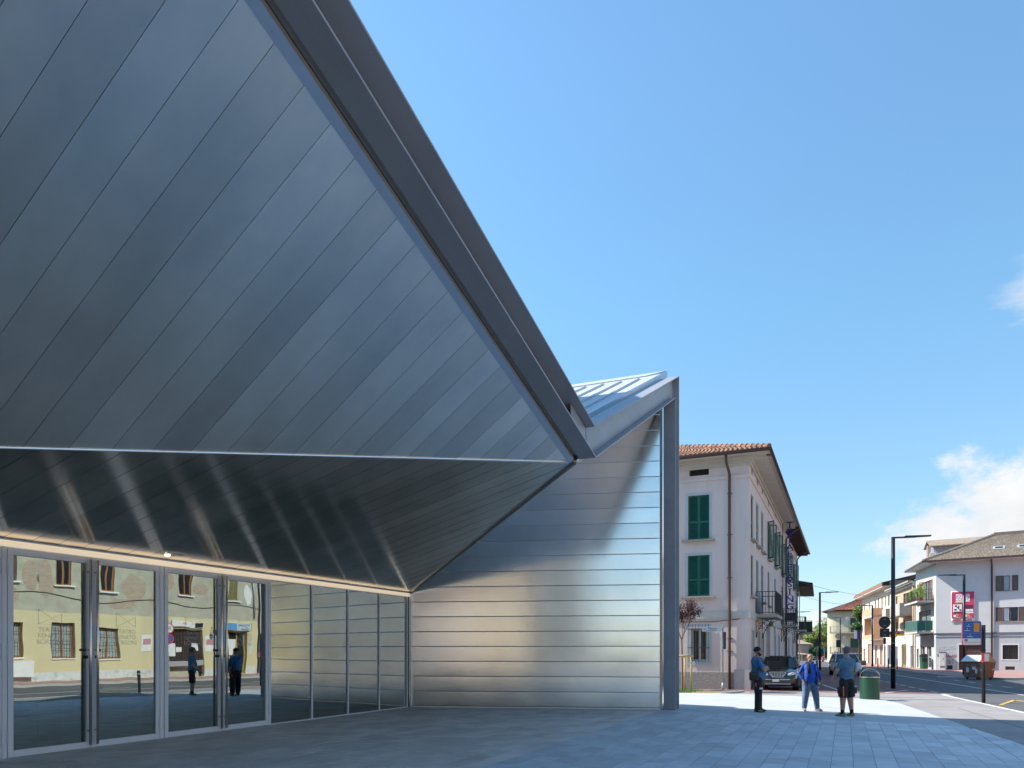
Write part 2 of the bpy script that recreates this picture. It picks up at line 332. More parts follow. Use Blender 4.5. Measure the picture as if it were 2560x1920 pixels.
lines('road_marking', [((4.2, 36), (3.6, 64)), ((5.8, 35.4), (7.2, 38.2))], .12, M_line)
lines('road_marking', [((4.5, 37.5), (5.0, 39.5)), ((3.2, 38.5), (3.6, 40)), ((2.6, 35.8), (2.9, 36.4)), ((5.3, 41), (5.6, 42.2)), ((7.0, 64), (7.2, 69))], .11, M_line)
lines('road_marking', [((8.1, 28.5), (9.4, 31.5)), ((9.4, 31.5), (10.0, 27.0)), ((8.1, 22), (9.9, 22.1))], .12, M_yline)
lines('tar_seam', [((6.1, 18), (6.4, 26.5)), ((5.5, 30.8), (7.6, 30.9)), ((-3, 31.6), (6.2, 31.9))], .05, mat('tar', (.22, .2, .19), .7))

# plaza slab (three planes), smooth pale concrete
plaza = thing('plaza', 'paved plaza', 'plaza'); del plaza['label']; del plaza['category']; plaza['kind'] = 'structure'; plaza.rotation_euler = (0, 0, TH)
poly = [to_ps(qt(*p)) for p in [(5.05, -60), (5.05, 28.4), (4.75, 30.2), (-2.3, 29.9), (-30, 29.7)]] + [(-40, -60)]
b = MB()
for lo, hi in ((-99, -4.4), (-4.4, 2.6), (2.6, 99)):
    pc = clip(clip(poly, 1, 0, hi), -1, 0, -lo)
    if len(pc) < 3: continue
    n = len(pc); b.add([(x, y, plaza_z(x)) for x, y in pc] + [(x, y, ZS - .05) for x, y in pc], [tuple(range(n)), tuple(range(2 * n - 1, n - 1, -1))] + [((i + 1) % n, i, n + i, n + (i + 1) % n) for i in range(n)])
slab = b.build('slab', M_concrete, plaza)
# granite tiles in running bond, the nearest 300 as single pieces
TW, TL, GAP, TT = .31, .62, .007, .012
tm = MB(); tm.box(-TW / 2 + GAP / 2, -TL / 2 + GAP / 2, .001, TW / 2 - GAP / 2, TL / 2 - GAP / 2, TT)
tiles = []; cut_tiles = []
ci = 0; p = -11.2
while p < 6:
    off = (ci % 2) * TL / 2 + (ci % 3) * .07; s_ = -3.0 + off
    while s_ + TL / 2 < 20.4:
        X = ps(p, s_); q_, t_ = to_qt(X)
        if q_ + .35 < 5.0 and s_ + TL / 2 > 2: tiles.append((p, s_))
        s_ += TL
    if 20.4 - (s_ - TL / 2) > .08 and to_qt(ps(p, 20.2))[0] < 4.7: cut_tiles.append((p, s_ - TL / 2, 20.4))
    p += TW; ci += 1
def in_view(p_, s_):
    X = ps(p_, s_); return X.y > 9.2 and -0.69 < X.x / X.y < 0.69 and p_ > -9
tiles.sort(key=lambda c: (0 if in_view(*c) and c[0] > -4.6 else 1, ps(*c).length))
bed = MB()
pc = clip(poly, 0, 1, 20.4); pc = clip(pc, -1, 0, 11.36)
for lo, hi in ((-99, -4.4), (-4.4, 2.6), (2.6, 99)):
    pp = clip(clip(pc, 1, 0, hi), -1, 0, -lo)
    if len(pp) > 2: bed.add([(x, y, plaza_z(x) + .003) for x, y in pp], [tuple(range(len(pp)))])
bed.build('joint_bed', M_joint, plaza)
tile_me = None; lit_me = None
for i, (p_, s_) in enumerate(tiles[:300]):
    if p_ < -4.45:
        if lit_me is None: o = tm.build('paving_tile', M_tile_lit, plaza); lit_me = o.data
        else: o = bpy.data.objects.new('paving_tile', lit_me); COL.objects.link(o); o.parent = plaza
    elif tile_me is None: o = tm.build('paving_tile', M_tile, plaza); tile_me = o.data
    else: o = bpy.data.objects.new('paving_tile', tile_me); COL.objects.link(o); o.parent = plaza
    o.location = (p_, s_, plaza_z(p_) + random.uniform(-.0012, .0012)); o.rotation_euler = (random.uniform(-.0015, .0015), (math.atan(SLOPE) if -4.4 < p_ < 2.6 else 0) + random.uniform(-.002, .002), 0)
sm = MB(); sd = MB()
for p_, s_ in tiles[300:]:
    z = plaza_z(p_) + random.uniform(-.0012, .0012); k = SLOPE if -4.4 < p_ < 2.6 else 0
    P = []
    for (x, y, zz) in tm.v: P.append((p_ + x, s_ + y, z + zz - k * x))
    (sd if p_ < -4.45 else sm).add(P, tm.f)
# tiles cut along the slanting kerb edge
q0_ = to_qt(ps(0, 0))[0]; qa = to_qt(ps(1, 0))[0] - q0_; qb = to_qt(ps(0, 1))[0] - q0_; whole = set((round(a, 3), round(c, 3)) for a, c in tiles)
ci = 0; p = -11.2
while p < 12:
    s_ = -3.0 + (ci % 2) * TL / 2 + (ci % 3) * .07
    while s_ - TL / 2 < 20.4:
        if (round(p, 3), round(s_, 3)) not in whole and s_ + TL / 2 > 2:
            g_ = GAP / 2; pc = [(p - TW / 2 + g_, s_ - TL / 2 + g_), (p + TW / 2 - g_, s_ - TL / 2 + g_), (p + TW / 2 - g_, s_ + TL / 2 - g_), (p - TW / 2 + g_, s_ + TL / 2 - g_)]
            pc = clip(clip(pc, qa, qb, 5.03 - q0_), 0, 1, 20.4)
            if len(pc) > 2 and s_ + TL / 2 < 20.4:
                n = len(pc); sm.add([(x, y, plaza_z(x) + .001) for x, y in pc] + [(x, y, plaza_z(x) + TT) for x, y in pc], [tuple(range(n, 2 * n))] + [(i, (i + 1) % n, n + (i + 1) % n, n + i) for i in range(n)])
        s_ += TL
    p += TW; ci += 1
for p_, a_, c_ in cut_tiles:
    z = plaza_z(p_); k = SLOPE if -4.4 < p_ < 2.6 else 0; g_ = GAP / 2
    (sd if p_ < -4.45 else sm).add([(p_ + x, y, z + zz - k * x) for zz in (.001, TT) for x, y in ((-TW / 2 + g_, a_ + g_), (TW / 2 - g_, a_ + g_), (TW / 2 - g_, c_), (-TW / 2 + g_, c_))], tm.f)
sm.build('paving_tiles', M_tile, plaza, kind='stuff'); sd.build('paving_tiles', M_tile_lit, plaza, kind='stuff')
# planting bed in front of the pink house
b = MB(); b.prism([tuple(ps(*c)[:2]) for c in [(-14, 29.8), (-5.0, 30.6), (-4.0, 33.9), (-14, 34.6)]], ZS - .02, ZS + .045); b.build('planting_bed', M_earth, kind='structure')
b = MB()
for a_, c_ in [((-5.0, 30.55), (-4.0, 33.95)), ((-4.0, 33.95), (-14, 34.65))]: b.bar(ps(*a_, ZS + .03), ps(*c_, ZS + .03), .1, .1)
b.build('kerb', M_kerb, kind='structure')
b = MB(); rg = random.Random(3)
for i in range(5200):
    x = rg.uniform(-12, -5.6); y = rg.uniform(30.5, 34.2)
    if x > -6.1 and rg.random() < (x + 6.1) * 2: continue
    c = ps(x, y, ZS + .04); a = rg.uniform(0, 6.3); h = rg.uniform(.05, .12); w = .012; dx, dy = math.cos(a) * w, math.sin(a) * w
    b.add([(c.x - dx, c.y - dy, c.z), (c.x + dx, c.y + dy, c.z), (c.x + rg.uniform(-.04, .04), c.y + rg.uniform(-.04, .04), c.z + h)], [(0, 1, 2)])
b.build('grass', M_grass, kind='stuff')

# ------------------------------------------------------------------ the theatre
theatre = thing('theatre', 'folded zinc clad theatre with glass doors under a big slanting canopy', 'theatre', (0, 0, 0), TH)
ZF = 3.26                                             # top of the glass front
N0 = Vector((-4.62, 13.5, 5.15)); QP = Vector((-11.39, 1.08, ZF)); SL = .2507; E0 = Vector((-4.62, -.4, 5.15 + 13.9 * SL)); A0 = Vector((-11.39, 18.72, ZF)); C0 = Vector((-4.58, 20.68, 8.5))
Z_up = [zinc('zinc soffit upper %d' % i, c, .33, .006, i * 3.1, (.5, .9, .5), .16) for i, c in enumerate([(.93, .85, .76), (.87, .80, .72)])]
Z_lo = zinc('zinc soffit lower', (.90, .82, .72), .15, .0065, 9.0, (.45, .8, .45), .10)
Z_wall = zinc('zinc wall', (.90, .865, .81), .15, .003, 4.0, (.6, .6, .4), .08)
Z_trim = mat('zinc trim', (.52, .54, .57), .34, 1, .04)
Z_roof = mat('zinc roof', (.60, .63, .66), .55, .3, .05, 2)
M_back = mat('dark lining', (.06, .06, .062), .9, 0, .05)
def plane_z(a, b_, c):
    n = (b_ - a).cross(c - a)
    return lambda x, y: a.z - (n.x * (x - a.x) + n.y * (y - a.y)) / n.z
def soffit(tri, zf, start, width, mats, drop):      # lapped sheets, each edge a few mm proud of the next
    pl = [(v.x, v.y) for v in tri]; k = int((min(v.y for v in tri) - start) / width) - 1; i = 0
    while start + k * width < max(v.y for v in tri):
        a, c = start + k * width, start + (k + 1) * width; k += 1
        pp = clip(clip(pl, 0, 1, c - .0035), 0, -1, -a)
        if len(pp) < 3: continue
        P = [Vector((x, y, zf(x, y) - drop * (1 - (y - a) / width))) for x, y in pp]
        if sum(((P[j] - P[0]).cross(P[j + 1] - P[0])).length for j in range(1, len(P) - 1)) < 1e-3: continue
        b = MB(); b.plate(P, (0, 0, .02)); o = b.build('soffit_panel', mats[(i * 7 + i // 3) % len(mats)], theatre); fix_normals(o); i += 1
z_lo = plane_z(A0, N0, QP); z_up = plane_z(N0, QP, E0); z_rt = plane_z(A0, N0, C0)
soffit((A0, N0, QP), z_lo, 6.39 - .0, .42, [Z_lo], .004)
E1 = E0 + Vector((-.10, 0, 0)); N1 = N0 + Vector((-.10, -.1, 0)); E1.z = z_up(E1.x, E1.y); N1.z = z_up(N1.x, N1.y)
soffit((N1, QP, E1), z_up, 4.2, .41, Z_up, .0032)
b = MB()
for tri, zf in (((A0, N0, QP), z_lo), ((N0, QP, E0), z_up)): b.plate([Vector((v.x, v.y, zf(v.x, v.y) + .035)) for v in tri], (0, 0, .01))
b.build('soffit_lining', M_back, theatre)
b = MB(); b.plate([A0 + Vector((.02, .05, 0)), N0 + Vector((0, .06, .02)), C0], (0, 0, .02)); fix_normals(b.build('soffit_return', Z_trim, theatre))
# crease flashing, edge trims, light gap along the beam
b = MB()
d = (QP - N0); b.bar(N0 + d * .02 + Vector((0, 0, -.012)), QP + Vector((0, 0, -.012)), .035, .016)
b.build('crease_flashing', mat('bright flashing', (.74, .75, .77), .3, 1, .04), theatre)
b = MB(); bd = Vector((0, -1, SL)); up = Vector((0, .243, .97))
def along(p0, x, dz=0): return Vector((p0[0] + x, p0[1], p0[2] + dz))
e_in = Vector((-4.72, 13.4, z_up(-4.72, 13.4))); e_in2 = e_in + bd * 13.7
b.add([along(e_in, 0, -.01), along(e_in, .09, .055), along(e_in2, .09, .055), along(e_in2, 0, -.01)], [(0, 1, 2, 3)])
for k in range(0, 12):                                 # screws of the edge strip
    c = e_in + bd * (k * 1.15) + Vector((.04, 0, .012)); b.box(c.x - .004, c.y - .004, c.z - .006, c.x + .004, c.y + .004, c.z)
b.build('edge_strip', Z_trim, theatre)
b = MB(); b.add([along(e_in, .085, .05), along(e_in, .10, .15), along(e_in2, .10, .15), along(e_in2, .085, .05)], [(0, 1, 2, 3)])
b.add([along(e_in, .10, .15), along(e_in, .2, .13), along(e_in2, .2, .13), along(e_in2, .10, .15)], [(0, 1, 2, 3)]); b.build('gutter_lining', mat('beige metal', (.50, .45, .40), .4, .6, .05), theatre)
b = MB(); b.bar(A0 + Vector((.02, -.03, -.02)), N0 + Vector((0, 0, -.02)), .05, .05); b.build('edge_trim', Z_trim, theatre)
# portal frame of H beams
fw0, fw1, ft = -4.55, -4.22, .028
NL, NU = (13.5, 5.18), (13.43, 5.735)
def plate_sz(b, pts, x0, x1):
    n = len(pts); b.add([(x0, s_, z) for s_, z in pts] + [(x1, s_, z) for s_, z in pts], [tuple(range(n)), tuple(range(2 * n - 1, n - 1, -1))] + [(i, n + i, n + (i + 1) % n, (i + 1) % n) for i in range(n)])
def hbeam(name, l0, l1, u0, u1, web, lbl=None, flip=1):
    b = MB(); z = Vector((0, 0, ft))
    def off(pt, d): return (pt[0], pt[1] + d)
    if abs(l0[0] - l1[0]) < 1e-6:
        plate_sz(b, [l0, l1, (l1[0] + ft * flip, l1[1]), (l0[0] + ft * flip, l0[1])], fw0, fw1); plate_sz(b, [u0, u1, (u1[0] - ft * flip, u1[1]), (u0[0] - ft * flip, u0[1])], fw0, fw1)
        plate_sz(b, [(l0[0] + ft * flip, l0[1]), (l1[0] + ft * flip, l1[1]), (u1[0] - ft * flip, u1[1]), (u0[0] - ft * flip, u0[1])], web - .008, web + .008)
    else:
        plate_sz(b, [l0, l1, off(l1, ft), off(l0, ft)], fw0, fw1); plate_sz(b, [u0, u1, off(u1, ft), off(u0, ft)], fw0, fw1)
        plate_sz(b, [off(l0, ft), off(l1, ft), u1, u0], web - .008, web + .008)
    o = b.build(name, M_steel, theatre); fix_normals(o); bv = o.modifiers.new('bevel', 'BEVEL'); bv.width = .004; bv.segments = 1; return o
plate_b = MB(); plate_sz(plate_b, [(12.6, 5.24 + .9 * SL - .02), (13.44, 5.215), (13.40, 5.72), (12.6, 5.735 + .83 * SL - .01)], -4.408, -4.392); fix_normals(plate_b.build('node_plate', M_steel, theatre))
sA = -.35; hbeam('roof_beam', (sA, NL[1] + (NL[0] - sA) * SL), NL, (sA - .45, NU[1] + (NU[0] - sA + .45) * SL), NU, -4.53)
hbeam('roof_beam', NL, (20.70, 8.47), NU, (21.20, 9.22), -4.40)
hbeam('column', (20.70, 0.003), (20.70, 8.47 - .002), (21.20, 0.003), (21.20, 9.218), -4.40)
hbeam('column', (sA, .003), (sA, 8.62), (sA - .45, .003), (sA - .45, 9.3), -4.40, flip=-1)
# roof over the right wing: fascia, gutter, standing seam sheets, ridge band
def zfa(s_): return 6.45 + .452 * (s_ - 14.76)
b = MB(); plate_sz(b, [(13.4, zfa(13.4) - .36), (21.9, zfa(21.9) - .36), (21.9, zfa(21.9)), (13.4, zfa(13.4))], -4.80, -4.70)
b.build('roof_fascia', Z_trim, theatre)
b = MB(); plate_sz(b, [(13.45, 5.74), (21.15, 9.2), (21.15, 9.22), (13.45, 5.76)], -4.70, -4.56); b.build('gutter', Z_trim, theatre)
RA, RB, RC = Vector((-4.78, 13.4, zfa(13.4) - .1)), Vector((-4.74, 21.9, zfa(21.9) - .02)), Vector((-11.4, 19.9, 8.92))
zr = plane_z(RA, RB, RC)
b = MB(); b.plate([RA, RB, RC], (0, 0, -.03)); fix_normals(b.build('roof_sheet', Z_roof, theatre))
x = -5.25
tri = [(v.x, v.y) for v in (RA, RB, RC)]
while x > -11:
    pp = clip(clip(tri, 1, 0, x + .001), -1, 0, -x)
    if len(pp) >= 3:
        y0, y1 = min(q_[1] for q_ in pp), max(q_[1] for q_ in pp) - .95
        if y1 > y0 + .2: MB().bar((x, y0, zr(x, y0) + .03), (x, y1, zr(x, y1) + .03), .022, .04).build('roof_seam', Z_roof, theatre)
    x -= .47
d = (RC - RB); b = MB(); nrm = Vector((0, -1, .55)).normalized()
P = [RB + Vector((0, 0, .05)), RC + Vector((0, 0, .05)), RC + Vector((0, -.75, 0)), RB + Vector((-.45, -.55, 0))]
P[2].z = zr(P[2].x, P[2].y) + .03; P[3].z = zr(P[3].x, P[3].y) + .03
b.plate(P, (0, .02, -.05)); fix_normals(b.build('ridge_cap', Z_roof, theatre))
b = MB(); T_ = [Vector((-4.78, 13.5, 5.8)), Vector((-4.78, -.8, 9.3)), Vector((-11.4, .8, 8.9)), Vector((-11.4, 19.9, 8.9))]
b.plate([T_[0], T_[1], T_[2]], (0, 0, .04)); b.plate([T_[0], T_[2], T_[3]], (0, 0, .04)); fix_normals(b.build('roof_sheet', Z_roof, theatre))
# end walls of zinc sheets, laid like weatherboards
def zinc_wall(a, c, ztop_a, ztop_c, flip):
    a, c = Vector((*a, 0)), Vector((*c, 0)); L_ = (c - a).length; d = (c - a) / L_; n = Vector((d.y, -d.x, 0)) * flip; h = .422; z = .045; rw = random.Random(5)
    while z < ztop_c - .05:
        b = MB(); nv, nu = 6, 14; vs = []; z1 = min(z + h, ztop_c)
        amp = rw.uniform(.0003, .0009); ph = rw.uniform(0, 6)
        for j in range(nv + 1):
            zz = z + (z1 - .004 - z) * (0, .035, .09, .5, .93, .98, 1)[j]; al = 0 if zz < ztop_a else (zz - ztop_a) / (ztop_c - ztop_a) * L_
            for i in range(nu + 1):
                fa = i / nu; fa = .5 - .5 * math.cos(math.pi * fa) if True else fa
                aa = al + (L_ - al) * fa; tj = (0, .035, .09, .5, .93, .98, 1)[j]
                o_ = (.007, .012, .012, .012, .012, .012, .007)[j] + amp * 4 * tj * (1 - tj) * (1 - (2 * fa - 1) ** 8) + .0007 * math.sin(aa * 1.9 + ph) * math.sin(math.pi * tj)
                pt = a + d * aa + n * o_; vs.append((pt.x, pt.y, zz))
        fs = [(j * (nu + 1) + i, j * (nu + 1) + i + 1, (j + 1) * (nu + 1) + i + 1, (j + 1) * (nu + 1) + i) for j in range(nv) for i in range(nu)]
        b.add(vs, fs)
        o = b.build('wall_sheet', Z_wall, theatre, smooth=True); o.data.set_sharp_from_angle(angle=R(9))
        b2 = MB(); z += h
        # little return lip under each sheet
        p0, p1 = a + n * .010, c + n * .010
        if z - h < ztop_a:
            me = o.data; bm = bmesh.new(); bm.from_mesh(me)
            q0 = [bm.verts.new(v) for v in ((p0.x, p0.y, z - h), (p1.x, p1.y, z - h), (c.x - n.x * .01, c.y - n.y * .01, z - h), (a.x - n.x * .01, a.y - n.y * .01, z - h))]; bm.faces.new(q0); bm.to_mesh(me); bm.free()
zinc_wall((-11.37, 18.72), (-4.60, 20.66), ZF, 8.48, 1)
zinc_wall((-11.37, .95), (-4.60, -.40), ZF, 8.55, -1)
b = MB(); b.bar((-4.59, 20.60, .01), (-4.59, 20.60, 8.4), .035, .06); b.bar((-11.33, 18.68, .01), (-11.33, 18.68, ZF), .07, .06); b.bar((-11.3, 18.70, .025), (-4.62, 20.60, .025), .03, .04); b.build('corner_trim', mat('pale trim', (.66, .64, .61), .35, .9, .04), theatre)
# the body behind: right wing, left wing, main hall
b = MB(); b.hexa([(-11.4, 18.9, 0), (-4.72, 20.85, 0), (-4.72, 21.95, 0), (-11.4, 21.6, 0), (-11.4, 18.9, 8.2), (-4.72, 20.85, 8.75), (-4.72, 21.95, 9.6), (-11.4, 21.6, 8.7)])
b.build('wing_wall', Z_wall, theatre); b = MB(); b.hexa([(-11.4, -2.2, 0), (-4.72, -2.2, 0), (-4.72, -.6, 0), (-11.4, .75, 0), (-11.4, -2.2, 8.7), (-4.72, -2.2, 9.2), (-4.72, -.6, 8.9), (-11.4, .75, 8.2)])
b.build('wing_wall', Z_wall, theatre)
b = MB(); b.box(-30, -2, 3.52, -11.6, 17.5, 14.2); b.box(-30, 17.5, 0, -12.2, 22, 8.6); b.build('hall', Z_wall, theatre)
# lobby behind the glass
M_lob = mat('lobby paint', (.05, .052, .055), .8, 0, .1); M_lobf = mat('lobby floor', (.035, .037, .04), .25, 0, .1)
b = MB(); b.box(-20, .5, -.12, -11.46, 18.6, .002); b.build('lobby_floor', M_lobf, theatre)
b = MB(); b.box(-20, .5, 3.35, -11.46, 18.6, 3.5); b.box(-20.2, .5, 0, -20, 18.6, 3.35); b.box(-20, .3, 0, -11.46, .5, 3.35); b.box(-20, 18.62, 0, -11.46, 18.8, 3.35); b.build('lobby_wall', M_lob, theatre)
b = MB(); b.box(-11.6, .5, ZF + .02, -11.40, 18.7, 3.52); b.build('lintel', M_alu, theatre)
# warm light strip over the glass
M_strip = emit('warm light strip', (1.0, .82, .58), .20)
b = MB(); b.box(-11.40, 1.2, 3.205, -11.352, 18.66, 3.245); b.box(-11.40, 1.2, 3.155, -11.356, 18.66, 3.198); b.build('light_strip', M_strip, theatre)
b = MB(); b.box(-11.44, 1.2, 3.245, -11.34, 18.66, ZF + .008); b.box(-11.44, 1.2, 3.198, -11.362, 18.66, 3.205); b.build('strip_rail', M_alu, theatre)
# door leaves and fixed panes
gx = -11.42
M_etch = bpy.data.materials.new('etched glass print'); M_etch.use_nodes = True; _n = M_etch.node_tree.nodes; _p = _n['Principled BSDF']; _p.inputs['Base Color'].default_value = (.85, .87, .85, 1); _p.inputs['Roughness'].default_value = .6; _p.inputs['Alpha'].default_value = .22
def leaf(s0, s1, hinge):
    f = MB(); w = .085; zt = 3.13
    f.box(gx - .03, s0, .012, gx + .035, s0 + w, zt); f.box(gx - .03, s1 - w, .012, gx + .035, s1, zt); f.box(gx - .03, s0 + w, .012, gx + .035, s1 - w, .115); f.box(gx - .03, s0 + w, zt - .09, gx + .035, s1 - w, zt)
    o = f.build('glass_door', M_alu, theatre); bv = o.modifiers.new('bevel', 'BEVEL'); bv.width = .004; bv.segments = 1
    g = MB(); g.box(gx - .008, s0 + w - .01, .11, gx + .004, s1 - w + .01, zt - .085); g.build('glass_pane', M_door_glass, o)
    hs = s1 - .06 if hinge == 0 else s0 + .06; hx = gx + .10
    h = MB(); h.tube([(hx, hs, .07), (hx, hs, 3.1)], .022, 10)
    for z in (.3, 1.62, 2.9): h.bar((gx + .03, hs, z), (hx, hs, z), .022, .022)
    h.build('pull_handle', M_inox, o, smooth=True)
    k = MB(); k.box(gx - .028, hs - .03 if hinge == 0 else hs, 1.48, gx + .04, hs if hinge == 0 else hs + .03, 1.53); k.box(gx + .005, (s1 - .17) if hinge == 0 else s0 + .05, 1.60, gx + .03, (s1 - .05) if hinge == 0 else s0 + .17, 1.64); k.build('lock', M_dark, o)
    he = s0 if hinge == 0 else s1
    for z in (.32, 1.6, 2.85):
        hh = MB(); hh.tube([(gx + .045, he, z - .12), (gx + .045, he, z + .12)], .014, 8); hh.box(gx + .034, he - .025, z - .1, gx + .041, he + .025, z + .1); hh.build('hinge', M_alu, o)
    sc = (s0 + s1) / 2; M_et = M_etch
    l = MB(); x = gx + .006; q_ = .19; zc = 2.02
    for a_, c_ in (((-q_, .0), (-q_, .23)), ((q_, .0), (q_, .17)), ((-q_, .23), (q_, 0)), ((-q_, 0), (q_, .17)), ((-q_, 0), (q_, 0))): l.bar((x, sc + a_[0], zc + a_[1]), (x, sc + c_[0], zc + c_[1]), .004, .008, up=(1, 0, 0))
    l.build('emblem', M_et, o)
    for i, wd in enumerate(('TEATRO', 'RENATO', 'BORSONI')): text('lettering', wd, .105, M_et, o, (x, sc, zc - .085 - .095 * i), (R(90), 0, R(90)), .0005, sx=.98)
for s0, s1, h in ((4.52, 5.89, 0), (5.91, 7.24, 1), (7.33, 8.69, 0), (8.70, 10.06, 1), (10.17, 11.55, 0), (11.56, 12.90, 1)): leaf(s0, s1, h)
b = MB()
for s0, s1 in ((4.44, 4.505), (7.25, 7.32), (10.075, 10.155), (12.915, 12.985)): b.box(gx - .04, s0, 0.0, gx + .03, s1, 3.15)
for s0 in (14.35, 15.755, 17.15): b.box(gx - .04, s0, 0.03, gx + .03, s0 + .05, 3.15)
b.box(gx - .04, 18.56, 0.0, gx + .03, 18.62, 3.15); b.box(gx - .04, 12.985, .004, gx + .03, 18.56, .03); b.box(gx - .04, .6, 3.135, gx + .03, 18.62, 3.155); b.box(gx - .04, .6, 0, gx + .03, .7, 3.13); b.box(gx - .04, 2.55, 0, gx + .03, 2.6, 3.13)
o = b.build('glazing_frame', M_alu, theatre)
for s0, s1 in ((12.985, 14.35), (14.40, 15.755), (15.805, 17.15), (17.20, 18.56), (.7, 2.55), (2.6, 4.44)): MB().box(gx - .008, s0, .025, gx + .004, s1, 3.14).build('fixed_pane', M_door_glass, theatre)
# emergency light under the soffit
b = MB(); b.hexa([(-11.28, 9.93, 3.30), (-10.98, 9.93, 3.36), (-10.98, 10.28, 3.36), (-11.28, 10.28, 3.30), (-11.26, 9.93, 3.41), (-11.0, 9.93, 3.47), (-11.0, 10.28, 3.47), (-11.26, 10.28, 3.41)]); el_ = b.build('emergency_light', M_white, theatre)
b = MB(); b.ellipsoid((-11.13, 10.0, 3.325), .05, .05, .03); b.build('lamp_lens', emit('lamp lens', (1, .86, .6), 1.2), el_, smooth=True)
# furniture in the lobby
M_or = mat('orange lacquer', (.55, .07, .02), .45, 0, .05); M_pan = mat('grey felt', (.12, .13, .13), .9, 0, .1)
def lobby_table(p_, s_, lab, L_=.75):
    t = thing('lobby_table', lab, 'table', ps(p_, s_), TH, 'orange framed tables in the lobby'); b = MB(); b.box(-.35, -L_ / 2, .70, .35, L_ / 2, .74); b.build('table_top', M_pan, t)
    for x in (-.31, .31):
        for y in (-L_ / 2 + .04, L_ / 2 - .04): MB().bar((x, y, 0), (x, y, .70), .035).build('leg', M_or, t)
lobby_table(-13.6, 9.9, 'orange legged lobby table behind the second glass door', .8); lobby_table(-13.9, 12.9, 'orange legged lobby table behind the third glass door', .6); lobby_table(-13.9, 14.2, 'orange legged lobby table behind the fourth glass door', .6)
def panel(p_, s_, w, h, m, lab):
    o = MB().box(-.05, -w / 2, 0, .05, w / 2, h).build('display_panel', m, loc=ps(p_, s_, .004), rot=TH); bv = o.modifiers.new('bevel', 'BEVEL'); bv.width = .01
    f = MB().box(-.25, -w / 2 - .03, 0, .25, -w / 2 + .03, .04).box(-.25, w / 2 - .03, 0, .25, w / 2 + .03, .04); f.build('foot', M_dark, o); tag(o, lab, 'panel')
panel(-12.5, 18.0, .35, 1.75, mat('crimson panel', (.5, .02, .05), .6, 0, .05), 'tall crimson display panel standing inside the last glass pane')
panel(-12.1, 18.3, .45, .30, M_or, 'low orange block beside the tall crimson panel in the lobby')
panel(-12.6, 15.1, .3, 1.25, mat('lime panel', (.30, .33, .05), .6, 0, .05), 'lime green display panel inside the second fixed pane')

